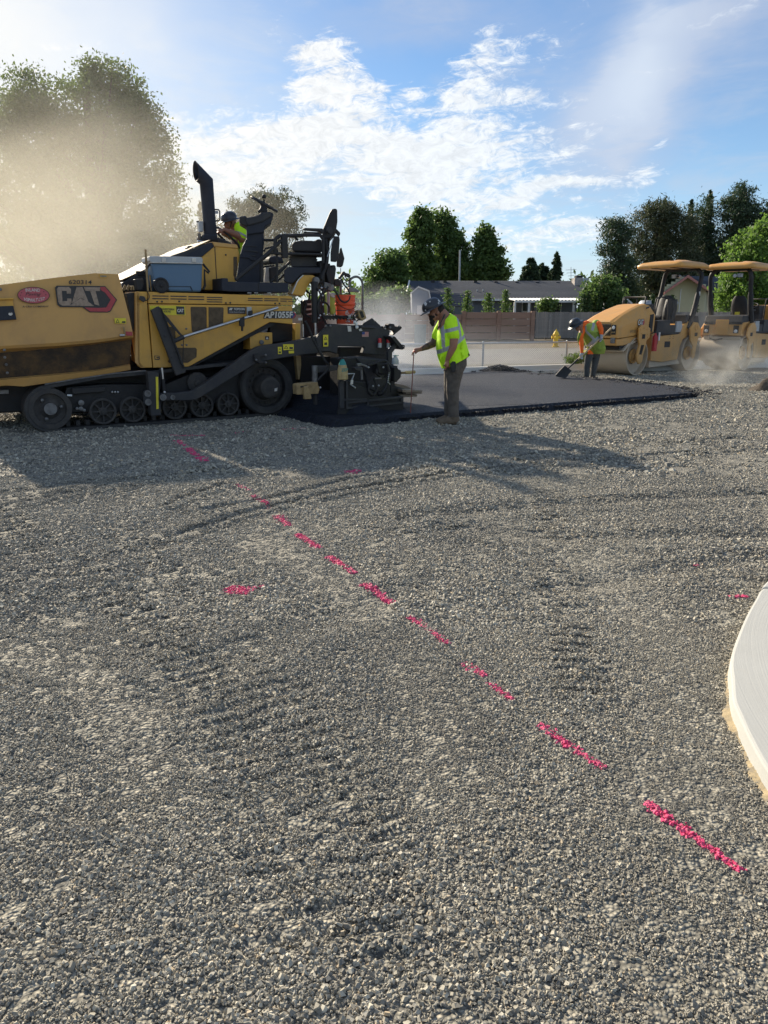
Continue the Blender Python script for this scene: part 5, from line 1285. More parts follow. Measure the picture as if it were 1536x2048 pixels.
# bracket post between third and fourth wheel, with yellow scale and cylinder
br = K.poly('tow_point_post', 'char', 'c', (262, 880, 300, 878, 372, 890, 398, 1300, 300, 1306, 290, 1200, 268, 900), -.2, .14, .01)
K.poly('scale', 'decal_yellow', 'c', (344, 930, 366, 930, 372, 1235, 350, 1240), -.212, .01, parent=br)
K.poly('tow_bracket', 'char', 'c', (226, 1075, 250, 1055, 280, 1060, 300, 1090, 300, 1190, 285, 1208, 250, 1205, 230, 1180), -.22, .05, .012, parent=br)
for u, v in ((265, 1090), (270, 1172)): q = K.L(U('c', u, v)[0], -.22); MB().lathe(q, (0, -1, 0), [(0, .046), (.02, .046), (.02, .028), (.008, .026), (.008, .001)], 20).done('bolt', 'greysteel', br)
K.rod('cylinder_rod', 'steel', 'c', (402, 842, 412, 950), -.12, .018); K.rod('cylinder_tube', 'black', 'c', (412, 950, 422, 1060), -.12, .03)
K.rod('hydraulic_hose', 'black', 'c', (380, 850, 390, 930, 380, 1050), -.1, .012)
# tow arm with its bends
arm = K.poly('tow_arm', 'char', 'c', (392, 1092, 440, 1086, 540, 1084, 690, 1066, 790, 1010, 1270, 672, 1330, 640, 1400, 624, 1536, 610, 1680, 585, 1960, 520, 2010, 470, 2100, 470, 2050, 690, 1760, 716, 1536, 752, 1330, 790, 1260, 828, 800, 1112, 735, 1148, 640, 1158, 398, 1156), -.26, .12, .012)
for u, v, r in ((412, 1126, .048), (505, 1126, .036)): q = K.L(U('c', u, v)[0], -.26); MB().lathe(q, (0, -1, 0), [(0, r), (.018, r), (.018, r * .6), (.006, r * .55), (.006, .001)], 20).done('bolt', 'greysteel', arm)
q = K.L(U('c', 428, 1078)[0], -.26); MB().ball(q, .022, 8).done('bolt', 'steel', arm)
bk_ = K.poly('arm_bracket', 'black', 'c', (1290, 718, 1340, 706, 1345, 715, 1400, 712, 1406, 730, 1350, 745, 1352, 778, 1408, 782, 1410, 805, 1340, 800, 1292, 772), -.32, .08, .006, parent=arm)
for u, v in ((1400, 720), (1400, 794), (1308, 768)): q = K.L(U('c', u, v)[0], -.33); MB().ball(q, .02, 8).done('bolt', 'greysteel', arm)
def warn(v, q, off, rig=K, parent=arm):
    o = rig.poly('warning_label', 'decal_yellow', v, q, off, .004, parent=parent); u0, v0, u1, v1 = q[0], q[1], q[4], q[5]
    if u1 - u0 > v1 - v0: a = (u0 + (u1 - u0) * .28, v0 + (v1 - v0) * .2); h = (v1 - v0) * .6; b = (u0 + (u1 - u0) * .6, v0 + (v1 - v0) * .5, u1 - (u1 - u0) * .08, v1 - (v1 - v0) * .12)
    else: a = ((u0 + u1) / 2, v0 + (v1 - v0) * .16); h = (v1 - v0) * .25; b = (u0 + (u1 - u0) * .25, v0 + (v1 - v0) * .65, u1 - (u1 - u0) * .2, v1 - (v1 - v0) * .12)
    rig.poly('warning_mark', 'decal_black', v, (a[0], a[1], a[0] + h * .65, a[1] + h, a[0] - h * .65, a[1] + h), off - .003, .003, parent=parent)
    rig.poly('warning_mark', 'decal_yellow', v, (a[0], a[1] + h * .3, a[0] + h * .36, a[1] + h * .86, a[0] - h * .36, a[1] + h * .86), off - .005, .003, parent=parent)
    rig.poly('warning_mark', 'decal_black', v, (b[0], b[1], b[2], b[1], b[2], b[3], b[0], b[3]), off - .003, .003, parent=parent)
warn('e', (238, 400, 270, 400, 272, 460, 240, 462), -.266); warn('e', (283, 378, 372, 376, 374, 424, 285, 428), -.266)
K.poly('warning_label', 'decal_yellow', 'e', (330, 434, 374, 431, 376, 454, 332, 457), -.266, .004, parent=arm)
warn('e', (624, 298, 668, 297, 668, 396, 625, 398), -.33)
MB().lathe(K.L(U('e', 583, 377)[0], -.26), (0, -1, 0), [(0, .06), (.005, .06), (.005, .04), (-.01, .035), (-.01, .001)], 18).done('arm_bore', 'black', arm)

# --- engine hood, exhaust, cooler, console
hy0, hy1 = .42, 2.1
A = K.P('b', (20, 1275, 230, 1150, 500, 1012, 690, 948, 880, 885, 905, 925, 780, 1030, 780, 1360, 20, 1360), hy0)
MB().prism(A, [V3(p.x, hy1, p.z) for p in A]).done('hood', 'char', paver, .012)
# paler dusty top plates
tp_ = K.P('b', (20, 1268, 880, 880, 880, 880, 20, 1268), hy0); a, b = tp_[0], tp_[1]
for k in range(5):
    p0, p1 = a.lerp(b, k / 5 + .01), a.lerp(b, (k + 1) / 5 - .01)
    MB().prism([p0 + V3(0, .02, .02), p1 + V3(0, .02, .02), p1 + V3(0, hy1 - hy0, .02), p0 + V3(0, hy1 - hy0, .02)], [p0 + V3(0, .02, .035), p1 + V3(0, .02, .035), p1 + V3(0, hy1 - hy0, .035), p0 + V3(0, hy1 - hy0, .035)]).done('hood_top_panel', 'tan', paver, .004)
sf = K.P('b', (780, 1030, 905, 925, 1135, 945, 1150, 1010, 1100, 1345, 830, 1345, 780, 1340), hy0 - .01)
MB().prism(sf, [V3(p.x, hy1, p.z) for p in sf]).done('engine_cover', 'yellow', paver, .012)
tpf = K.P('b', (885, 880, 1125, 908, 1138, 945, 905, 926), hy0 - .02); MB().prism(tpf, [V3(p.x, hy1 - .02, p.z) for p in tpf]).done('cover_cap', 'hopper', paver, .01)
K.poly('cover_strip', 'navy', 'b', (620, 1022, 880, 890, 905, 926, 800, 1015, 775, 1030), hy0 - .02, .05, .006)
K.poly('cover_seam', 'tar', 'b', (906, 930, 914, 930, 938, 1345, 930, 1345), hy0 - .014, .01)
K.poly('cover_slot', 'meshw', 'b', (1090, 1024, 1124, 1024, 1124, 1160, 1104, 1240, 1090, 1200), hy0 - .016, .01, .002)
for u, v in ((1016, 1006), (958, 1250)): MB().ball(K.L(U('b', u, v)[0], hy0 - .02), .014, 8).done('bolt', 'decal_black', paver)
for q in ((100, 1235, 98, 1215, 240, 1150, 300, 1090), (600, 1020, 610, 995, 670, 975, 690, 998)):
    K.rod('grab_handle', 'black', 'b', q, hy0 + .05, .013, smooth=True)
K.poly('hood_latch', 'black', 'b', (160, 1160, 245, 1165, 240, 1200, 175, 1205), hy0 - .02, .1, .008)
K.poly('black_bracket', 'black', 'b', (140, 1240, 225, 1235, 235, 1290, 215, 1345, 165, 1345, 155, 1290), .12, .12, .01)
K.rod('louvre', 'tan', 'b', (30, 1345, 55, 1300), .2, .02); K.rod('louvre', 'tan', 'b', (70, 1345, 90, 1300), .2, .02); K.rod('louvre', 'tan', 'b', (105, 1345, 112, 1310, 128, 1310, 130, 1345), .15, .014)
K.rod('marker_pole', 'tan', 'b', (245, 955, 258, 1200, 270, 1355), .06, .016); K.rod('marker_pole', 'tan', 'b', (285, 1200, 302, 1355), .15, .012)
# exhaust stack
ey = 1.15
def ring(view, q, r, n=20, off=ey):
    a, b = K.L(U(view, q[0], q[1])[0], off), K.L(U(view, q[2], q[3])[0], off); c = (a + b) / 2; h = (a - b) / 2
    return [c + h * math.cos(2 * math.pi * k / n) + V3(0, r * math.sin(2 * math.pi * k / n), 0) for k in range(n)]
rs = [ring('b', (806, 842, 930, 845), .13), ring('b', (800, 700, 916, 700), .13), ring('b', (784, 500, 902, 500), .13), ring('b', (770, 328, 887, 280), .135), ring('b', (735, 298, 716, 102), .135)]
ex = MB().loft(rs, False)
inn = ring('b', (738, 286, 720, 118), .12); deepr = [p + (rs[3][0] * 0 + (sum(rs[3], V3(0, 0, 0)) / 20 - sum(rs[4], V3(0, 0, 0)) / 20) * .5) for p in inn]
ex.loft([rs[4], inn, deepr], False); ex.add(deepr, [tuple(range(20))])
ex = ex.done('exhaust_stack', 'navy', paver)
MB().loft([[p + V3(-.004, 0, 0) for p in inn], [p + V3(.02, 0, 0) for p in inn]], False).done('stack_liner', mat('rusty_inside', (0.10, 0.045, 0.02), 0.8, 0, (0.04, 0.025, 0.02), 9, 0.8), ex)
K.poly('stack_base', 'navy', 'b', (800, 810, 935, 815, 940, 870, 830, 872, 796, 850), ey - .16, .34, .02)
K.rod('stack_flange', 'deep', 'b', (770, 905, 800, 870, 860, 868, 930, 872), ey - .1, .05)
K.rod('rain_cap', 'steel', 'b', (745, 875, 772, 880, 800, 885), ey - .2, .02)
K.poly('filter_box', 'galv', 'b', (757, 684, 802, 682, 802, 785, 764, 790), ey - .05, .1, .012)
K.rod('filter_pipe', 'black', 'b', (735, 690, 756, 686), ey - .05, .012); K.rod('filter_pipe', 'greysteel', 'b', (760, 800, 764, 850, 790, 865), ey - .05, .03)
K.rod('mirror_frame', 'black', 'b', (905, 572, 945, 572, 957, 590, 958, 665, 948, 680, 912, 680), ey + .3, .012)
K.poly('mirror', 'galv', 'b', (912, 585, 940, 582, 945, 610, 915, 612), ey + .3, .02)
MB().lathe(K.L(U('b', 686, 930)[0], .8), (0, 0, 1), [(-.08, .1), (-.02, .1), (.01, .07), (.02, .001)], 18).done('filler_cap', 'char', paver)
# steering pedestal
ped = MB(); PD = K.away(V3(1.4, .35, 0)) * .36
def secs(rows, off0, off1): return [[K.L(U('b', l, y)[0], off0) if False else V3(K.L(U('b', l, y)[0], off0).x, off0, K.L(U('b', l, y)[0], off0).z), V3(K.L(U('b', r_, y2)[0], off0).x, off0, K.L(U('b', r_, y2)[0], off0).z), K.L(U('b', r_, y2)[0], off0) + PD, K.L(U('b', l, y)[0], off0) + PD] for l, y, r_, y2 in rows]
ped.loft(secs([(1118, 1270, 1345, 1270), (1140, 1100, 1358, 1090), (1150, 1010, 1372, 1000), (1175, 920, 1385, 880), (1212, 850, 1382, 810), (1216, 800, 1384, 780)], .35, .72), True, 0, False)
pe = ped.done('steering_pedestal', 'navy', paver, .03)
K.poly('pedestal_step', 'navy', 'b', (1145, 1030, 1210, 1000, 1330, 1040, 1320, 1068, 1260, 1060, 1240, 1040), .33, .04, .01, parent=pe)
for q in ((1200, 915, 1320, 922, 1312, 930, 1200, 924), (1190, 958, 1318, 968, 1330, 985, 1188, 966), (1180, 1000, 1300, 1010, 1310, 1024, 1178, 1008)): K.poly('pedestal_rib', 'char', 'b', q, .335, .03, .004, parent=pe)
K.poly('control_console', 'navy', 'b', (1142, 680, 1152, 636, 1205, 630, 1225, 660, 1340, 612, 1350, 598, 1440, 592, 1474, 612, 1470, 640, 1450, 700, 1388, 742, 1384, 790, 1216, 815, 1214, 740, 1150, 700), .3, .42, .03, turned=True)
K.poly('console_lid', 'char', 'b', (1205, 650, 1335, 625, 1400, 596, 1450, 598, 1452, 640, 1370, 690, 1235, 728, 1212, 712), .27, .06, .02, turned=True)
K.poly('console_box', 'black', 'b', (1142, 640, 1206, 640, 1218, 700, 1216, 735, 1160, 712), .28, .3, .015, turned=True)
K.rod('steering_column', 'black', 'b', (1370, 600, 1378, 560, 1384, 525), .45, [.075, .055, .05], n=14)
MB().ball(K.L(U('b', 1340, 590)[0], .4), .03, 8).done('switch', 'black', paver)
c = K.L(U('b', 1385, 520)[0], .45); tn = V3(.42, -.35, 1).normalized()
a1 = tn.cross(V3(0, 1, 0)).normalized(); b1 = tn.cross(a1); sw = MB()
sw.tube([c + (a1 * math.cos(2 * math.pi * k / 28) + b1 * math.sin(2 * math.pi * k / 28)) * .215 for k in range(29)], .02, 8, caps=False)
for k in range(3):
    t = 2.1 * k + .6; sw.tube([c - tn * .02, c + (a1 * math.cos(t) + b1 * math.sin(t)) * .21], .015, 6)
sw.lathe(c - tn * .05, tn, [(0, .05), (.06, .045), (.07, .001)], 14); sw.done('steering_wheel', 'black', paver)
kn = c + V3(0, 0, .07); MB().ball(kn + V3(.0, 0, .04), .036, 10).tube([c, kn], .014, 6).done('steering_knob', 'black', paver)
# operator deck
dk = K.P('d', (18, 845, 78, 848, 80, 880, 655, 892, 662, 985, 100, 975, 20, 968), -.02); MB().prism(dk, [V3(p.x, PW, p.z) for p in dk]).done('operator_deck', 'navy', paver, .012)
K.poly('deck_seam', 'black', 'd', (368, 888, 374, 888, 376, 978, 370, 978), -.026, .01)
for u in (285, 475, 350): K.rod('deck_pin', 'steel', 'd', (u - 22, 988, u + 14, 989), .0, .009)
# hand rails
rl = [((150, 862, 470, 600, 560, 510, 600, 482), .03, .028), ((528, 600, 530, 480, 560, 452, 600, 440, 930, 434, 975, 455, 990, 500, 990, 700), .03, .026), ((470, 604, 600, 612, 990, 618), .03, .02), ((545, 560, 548, 884), .06, .02), ((395, 660, 402, 884), .1, .03),
      ((425, 482, 530, 482), .3, .02), ((420, 590, 440, 560, 520, 545), 1.2, .016), ((410, 740, 520, 725), .6, .014), ((485, 885, 670, 690), .15, .02), ((550, 880, 640, 790), .2, .014), ((640, 440, 720, 450, 745, 480), .5, .02), ((540, 800, 660, 700), .6, .016), ((415, 670, 470, 620), .9, .014)]
for q, off, r in rl: K.rod('hand_rail', 'black', 'd', q, off, r, smooth=len(q) > 6)
K.poly('rail_post', 'black', 'd', (595, 425, 650, 424, 656, 652, 600, 650), 0, .06, .006); K.rod('post_pin', 'black', 'd', (623, 405, 623, 425), .02, .008)
K.poly('rear_seat_far', 'navy', 'd', (480, 640, 525, 632, 600, 640, 620, 700, 500, 712, 470, 690), 1.5, .4, .03)
K.poly('light_panel', 'decal_white', 'd', (440, 740, 482, 736, 486, 885, 425, 885), 1.4, .04, .004); K.poly('far_console', 'char', 'd', (480, 740, 560, 730, 560, 880, 486, 882), 1.35, .3, .02)
# seat
st = K.poly('seat_box', 'navy', 'd', (614, 775, 652, 738, 965, 742, 968, 800, 800, 802, 760, 830, 700, 895, 655, 892, 616, 880), .1, .6, .015, turned=True)
b_ = MB()
for y, l, r_ in ((640, 668, 935), (655, 680, 925), (668, 664, 938), (682, 682, 926), (695, 664, 936), (710, 690, 926), (732, 680, 936)): pass
rows = [(640, 668, 935), (655, 682, 922), (668, 664, 938), (682, 682, 924), (695, 664, 938), (712, 690, 924), (734, 684, 936)]
rr = []; SD = K.away(V3(2.3, .2, 0)) * .45
for y, l, r_ in rows:
    p, q = K.L(U('d', l, y)[0], .2), K.L(U('d', r_, y)[0], .2); rr.append([p, q, q + SD, p + SD])
b_.loft(rr, True, 0, False).done('seat_bellows', 'char', st)
cu = K.P('d', (690, 520, 705, 496, 760, 485, 880, 484, 905, 492, 930, 470, 975, 470, 980, 600, 700, 590, 690, 560), .12); MB().prism(cu, [p + SD * 1.1 for p in cu]).done('seat_cushion', 'black', st, .04)
K.poly('seat_frame', 'black', 'd', (664, 596, 985, 606, 985, 630, 670, 622), .1, .45, .006, parent=st, turned=True)
K.poly('seat_back', 'black', 'd', (988, 372, 1052, 215, 1072, 185, 1100, 174, 1126, 182, 1128, 300, 1112, 400, 1060, 470, 990, 470, 978, 440), .12, .45, .035, parent=st, turned=True)
K.poly('armrest', 'black', 'd', (812, 362, 990, 368, 1000, 405, 985, 425, 960, 398, 815, 386), .02, .09, .015, parent=st); K.poly('armrest', 'black', 'd', (800, 398, 960, 404, 960, 420, 800, 415), .6, .08, .01, parent=st, turned=True)
MB().lathe(K.L(U('d', 1050, 388)[0], .06), (0, -1, 0), [(0, .055), (.03, .05), (.035, .001)], 16).done('recliner_knob', 'char', st)
for q, off in (((1108, 362, 1158, 412, 1140, 448, 1100, 400), .3), ((1085, 440, 1145, 445, 1150, 480, 1140, 640, 1115, 690, 1060, 685, 1060, 600), .05), ((1150, 560, 1165, 548, 1195, 655, 1180, 725, 1160, 742, 1118, 735, 1122, 640, 1145, 600), .5), ((985, 440, 1060, 440, 1040, 690, 1010, 690, 985, 640), .25)): K.poly('folded_screen', 'black', 'd', q, off, .1, .015, turned=True)
K.rod('gas_strut', 'steel', 'd', (1088, 460, 1030, 640), .02, .008); K.rod('strut_body', 'black', 'd', (1045, 590, 1010, 740), .03, .018)
K.rod('seat_hose', 'black', 'd', (1010, 470, 1030, 600, 1020, 720, 990, 800, 975, 860), .1, .03, smooth=True)
hm = K.poly('vent_hose_bundle', 'deep', 'd', (1068, 745, 1085, 718, 1112, 722, 1118, 760, 1100, 900, 1070, 920, 1040, 880, 1020, 800, 1040, 720, 1060, 700), .1, .4, .03)
K.poly('valve_block', 'deep', 'd', (960, 690, 1010, 670, 1020, 740, 1010, 880, 970, 900, 945, 890, 960, 800), .12, .35, .02); K.poly('motor_box', 'greysteel', 'd', (1005, 880, 1100, 910, 1098, 970, 1070, 975, 1000, 940), .1, .3, .012)
K.poly('junction_box', 'deep', 'd', (1100, 860, 1140, 850, 1165, 900, 1150, 925, 1105, 915), .1, .2, .01)
# yellow gooseneck bracket and lift cylinder
K.poly('screed_lift_bracket', 'yellow', 'd', (690, 1000, 740, 880, 765, 848, 800, 818, 890, 816, 930, 840, 940, 880, 915, 880, 900, 870, 870, 885, 840, 930, 815, 1000, 795, 1020), .12, .2, .012)
K.poly('bracket_rim', 'decal_white', 'd', (686, 996, 738, 876, 762, 846, 798, 814, 806, 820, 768, 854, 746, 886, 698, 998), .1, .02, .003)
MB().lathe(K.L(U('d', 914, 870)[0], .06), (0, -1, 0), [(0, .06), (.05, .055), (.055, .03), (.056, .001)], 14).done('pivot_pin', 'greysteel', paver)
K.rod('lift_cylinder', 'black', 'd', (906, 880, 908, 1050, 912, 1275), .02, .055, n=16); K.rod('lift_rod', 'steel', 'd', (914, 1275, 922, 1405), .02, .022); K.rod('side_rod', 'steel', 'd', (796, 1290, 800, 1410), .1, .012)
K.poly('rear_bulkhead', 'deep', 'd', (795, 1060, 875, 1050, 1000, 1080, 1010, 1290, 990, 1440, 800, 1440), .5, .1, .01)
K.poly('rear_plate', 'deep', 'd', (480, 1270, 720, 1280, 720, 1440, 480, 1460), .3, .1)
for q, off in (((820, 960, 860, 1000, 850, 1060), .3), ((800, 1060, 830, 1100, 810, 1180, 870, 1230), .2), ((960, 900, 990, 1000, 960, 1100, 980, 1200, 1010, 1280), .05), ((985, 920, 1000, 1050, 980, 1160, 1020, 1290), .1), ((1000, 960, 950, 1060, 960, 1180), -.02), ((930, 940, 965, 1010, 940, 1130, 965, 1260), -.04), ((970, 1070, 1010, 1080, 1045, 1120, 1045, 1180), .1), ((1040, 930, 990, 1000, 970, 1080), .0)):
    K.rod('hydraulic_hose', 'black', 'd', q, off, .016, smooth=True)
for u, v in ((975, 940), (985, 1015), (955, 965), (950, 1230), (1000, 1190), (962, 1205), (990, 1100)): MB().ball(K.L(U('d', u, v)[0], -.05), .02, 8).done('hose_fitting', 'steel', paver)
for k in range(3): K.poly('step_slot', 'decal_white', 'd', ((835, 1090, 878, 1086, 878, 1105, 835, 1106), (825, 1140, 878, 1134, 878, 1152, 835, 1155), (828, 1192, 880, 1180, 880, 1196, 850, 1200))[k], .45, .03, .003)

# --- screed: main plate, deck, end gate, controls
S0, S1, S2 = -.3, -.75, -1.12
sp_ = K.poly('screed_side_plate', 'char', 'e', (640, 245, 690, 212, 960, 214, 1000, 238, 1060, 232, 1120, 235, 1200, 260, 1180, 330, 1160, 470, 1080, 470, 960, 455, 980, 400, 750, 395, 745, 460, 680, 440, 600, 440, 560, 330), S0, .1, .012)
MB().prism(K.P('e', (960, 200, 1040, 152, 1110, 215, 1120, 235, 960, 240), S0 + .3), K.P('e', (960, 200, 1040, 152, 1110, 215, 1120, 235, 960, 240), 1.9)).done('walkway_hump', 'char', paver, .015)
body = [p for p in K.P('e', (760, 400, 1180, 400, 1230, 520, 1230, 860, 780, 860), S0 + .3)]
MB().prism(body, [V3(p.x, PW + 1.0, p.z) for p in body]).done('screed_body', 'deep', paver, .02)
au = K.P('e', (440, 480, 760, 480, 760, 900, 420, 860), .35); MB().prism(au, [V3(p.x, PW - .2, p.z) for p in au]).done('auger_housing', 'deep', paver, .02)  # near-black panel for the auger box and the deep shadow round it
K.poly('yellow_skid', 'tan', 'e', (392, 476, 436, 476, 438, 560, 424, 680, 412, 680), .1, .1, .006)
hood_ = K.poly('screed_extension', 'deep', 'e', (770, 500, 1000, 485, 1160, 510, 1195, 560, 1200, 790, 1310, 800, 1310, 900, 830, 935, 765, 920), S1, .35, .015)
K.poly('extension_cover', 'char', 'e', (900, 490, 1160, 512, 1190, 560, 1180, 700, 1080, 780, 1010, 760, 990, 640, 960, 560), S1 - .03, .03, .012)
K.poly('end_gate', 'deep', 'e', (765, 690, 830, 690, 1300, 880, 1310, 880, 1310, 1010, 740, 1010, 765, 900), S2, .05, .008)
for q in ((765, 690, 800, 690, 805, 925, 770, 925), (820, 690, 835, 688, 838, 930, 822, 932), (830, 870, 1310, 822, 1310, 838, 830, 888), (835, 915, 1310, 868, 1310, 884, 835, 932), (1000, 852, 1016, 850, 1018, 905, 1002, 908), (1290, 820, 1310, 820, 1312, 885, 1292, 888), (795, 845, 1000, 840, 1000, 856, 795, 862)):
    K.poly('end_gate_frame', 'char', 'e', q, S2 - .03, .06, .004)
K.poly('end_gate_shoe', 'deep', 'e', (740, 1000, 1300, 960, 1330, 1000, 1300, 1025, 760, 1050), S2 - .05, .3, .01)
K.poly('rear_extension', 'deep', 'e', (1200, 560, 1260, 560, 1270, 620, 1260, 700, 1240, 700, 1235, 730, 1330, 760, 1330, 830, 1200, 840), S1, .5, .015)
K.poly('motor_housing', 'black', 'e', (1230, 575, 1258, 572, 1268, 590, 1290, 600, 1290, 660, 1262, 690, 1250, 698, 1228, 690), S1 - .12, .2, .012)
K.rod('crank_handle', 'tan', 'e', (1290, 622, 1330, 620), S1 - .05, .02); cg = MB(); A_, B_ = K.L(U('e', 1325, 620)[0], S1 - .05), K.L(U('e', 1408, 614)[0], S1 - .05)
cg.tube([A_.lerp(B_, k / 12) for k in range(13)], [.022 + (.008 if k % 2 else 0) for k in range(13)], 10); cg.done('handle_grip', 'bottle', paver)
# control panels, levers, displays
K.poly('display', 'black', 'e', (1200, 314, 1215, 305, 1240, 312, 1310, 395, 1318, 412, 1308, 424, 1280, 422, 1268, 400), S1 + .2, .25, .012)
K.poly('display_face', 'galv', 'e', (1203, 312, 1214, 306, 1226, 310, 1214, 322), S1 + .19, .03, .003)
K.rod('display_hook', 'black', 'e', (1300, 385, 1316, 390, 1314, 415), S1 + .15, .012)
K.poly('display_arm', 'char', 'e', (1180, 440, 1240, 370, 1262, 390, 1215, 450, 1210, 560, 1180, 560), S1 + .25, .06, .006)
K.rod('screed_rail', 'black', 'e', (650, 212, 900, 226, 1100, 232, 1290, 236), S0 + .05, .02); K.rod('screed_rail', 'char', 'e', (940, 232, 1060, 236), S0 - .02, .014)
K.poly('rail_clamp', 'black', 'e', (1180, 208, 1200, 200, 1235, 206, 1238, 224, 1262, 230, 1280, 218, 1296, 232, 1290, 250, 1230, 300, 1218, 300, 1240, 262, 1190, 252), S0 - .02, .12, .01)
for u, v in ((650, 222), (686, 222), (905, 230), (1148, 232), (1195, 236), (1270, 226)): MB().ball(K.L(U('e', u, v)[0], S0 - .03), .022, 8).done('rail_knob', 'greysteel', paver)
K.poly('control_pendant', 'tan', 'e', (920, 90, 970, 80, 998, 155, 960, 178, 930, 150), S0 - .02, .12, .012); K.poly('pendant_face', 'deep', 'e', (935, 98, 960, 94, 978, 145, 955, 155), S0 - .03, .02, .004)
for q in ((915, 100, 885, 130, 905, 180), (930, 120, 890, 160, 900, 215), (940, 160, 900, 190, 905, 225)): K.rod('pendant_cable', 'black', 'e', q, S0, .011, smooth=True)
for u, v in ((905, 205), (895, 190), (912, 232)): MB().ball(K.L(U('e', u, v)[0], S0 - .05), .03, 8).done('cable_coil', 'white', paver)
K.poly('white_tag', 'decal_white', 'e', (832, 222, 862, 222, 866, 268, 838, 270), S0 - .012, .01)
K.poly('small_tag', 'decal_white', 'e', (930, 250, 948, 242, 960, 262, 936, 266), S0 - .012, .01)
# guard rail hoops of the screed platform, spring mesh round the bucket
K.rod('platform_hoop', 'greysteel', 'd', (1158, 1000, 1160, 900, 1155, 860), .5, .022)
K.rod('platform_hoop', 'greysteel', 'd', (1245, 960, 1242, 890, 1262, 850, 1305, 832, 1345, 850, 1368, 900, 1368, 1000, 1368, 1150), .2, .02, smooth=True)
K.rod('aerial', 'black', 'd', (1158, 750, 1160, 860), .5, .006)
K.poly('lamp_shade', 'greysteel', 'd', (1240, 935, 1290, 938, 1342, 965, 1340, 980, 1225, 978), .1, .12, .008)
K.rod('post', 'galv', 'd', (1040, 975, 1042, 1190), .6, .025)
sp2 = MB()
for k in range(26):
    a, b = U('d', 1000 + k * 11, 1205)[0], U('d', 1006 + k * 11, 1235 + (k % 3) * 6)[0]; sp2.tube([K.L(a, S0 + .1), K.L(b, S0 + .1)], .012, 5)
sp2.done('spring_row', 'black', paver, kind='stuff')
K.rod('basket_rim', 'black', 'd', (1110, 1155, 1280, 1162), S0 + .02, .006); K.rod('basket_rim', 'black', 'd', (1110, 1205, 1275, 1240), S0 + .02, .014)
sc_ = MB()
for k in range(18): c = K.L(U('d', 1215 + 60 * random.random(), 1170 + 90 * random.random())[0], S0 - .02); sc_.tube([c + V3(random.uniform(-.04, .04), 0, random.uniform(-.04, .04)) for _ in range(4)], .005, 4)
sc_.done('chain_tangle', 'steel', paver, kind='stuff')
# black hoses and clutter on the screed end
def coil(q, off, r, n=60, amp=.0):
    pts = spline([K.L(p, off) for p in U('e', *q)], 12); return MB().tube(pts, [r * (1.25 if k % 2 else .8) for k in range(len(pts))], 8)
coil((470, 180, 500, 240, 540, 340, 600, 450, 640, 520, 672, 552), -.45, .02).done('spiral_cable', 'black', paver)
coil((672, 556, 660, 600, 610, 650, 570, 690), -.85, .018).done('spiral_cable', 'black', paver)
coil((1050, 660, 1020, 720, 1015, 780, 1050, 810, 1080, 770, 1070, 700, 1050, 660), S2 - .02, .018).done('spiral_cable', 'black', paver)
coil((1160, 540, 1185, 620, 1170, 720, 1130, 790, 1090, 800), S2, .03).done('air_hose', 'black', paver)
for q in ((1000, 560, 1080, 540, 1150, 520, 1190, 560), (1100, 600, 1130, 560, 1180, 600, 1150, 660), (1110, 650, 1080, 620, 1100, 570)): coil(q, S2 + .1, .022).done('hydraulic_hose', 'black', paver)
def blob_part(name, m, v, q, off, dp): return K.poly(name, m, v, q, off, dp, .01)
blob_part('lock_bracket', 'char', 'e', (890, 575, 960, 570, 968, 600, 940, 610, 900, 600), S2, .1)
blob_part('lock_bracket', 'greysteel', 'e', (915, 545, 945, 538, 1005, 560, 1016, 580, 1000, 580, 960, 565, 920, 570), S2 + .05, .06)
K.rod('lock_pin', 'greysteel', 'e', (950, 600, 955, 680), S2, .02); K.rod('release_wire', 'galv', 'e', (830, 630, 890, 628, 870, 680, 858, 720, 900, 750), S2 - .03, .012); K.poly('wire_tag', 'decal_white', 'e', (862, 682, 882, 682, 880, 718, 858, 718), S2 - .05, .012)
K.rod('wire_hook', 'galv', 'e', (1188, 620, 1175, 700, 1195, 720), S2 - .02, .01); K.rod('mesh_bar', 'greysteel', 'e', (1040, 672, 1120, 668), S2, .012)
for u, v in ((1050, 735), (1098, 730), (1012, 575), (1138, 575)): MB().ball(K.L(U('e', u, v)[0], S2 - .02), .016, 8).done('hose_fitting', 'galv', paver)
K.poly('vibrator_box', 'deep', 'e', (1085, 540, 1170, 540, 1180, 620, 1150, 640, 1100, 630), S2 + .06, .2, .02)
K.poly('lower_box', 'deep', 'e', (845, 690, 990, 700, 990, 840, 850, 850), S2 + .06, .2, .02)
# bracket with levelling shoe in front of the screed
K.poly('sensor_arm', 'char', 'e', (535, 562, 750, 558, 752, 595, 680, 612, 540, 625), -.8, .05, .008); K.rod('sensor_post', 'greysteel', 'e', (552, 560, 553, 700), -.82, .045); K.rod('sensor_post', 'black', 'e', (556, 800, 560, 890), -.8, .035)
ss_ = K.poly('sensor_box', 'tan', 'e', (395, 728, 405, 716, 575, 700, 582, 705, 582, 730, 598, 748, 585, 800, 470, 806, 400, 808), -.92, .14, .012)
K.poly('sensor_box_door', 'tan', 'e', (462, 742, 505, 732, 528, 845, 466, 848), -.98, .06, .01, parent=ss_); K.poly('sensor_slot', 'deep', 'e', (430, 735, 485, 728, 490, 740, 432, 748), -.925, .01, parent=ss_)
MB().ball(K.L(U('e', 600, 748)[0], -.95), .018, 8).done('bolt', 'steel', ss_)
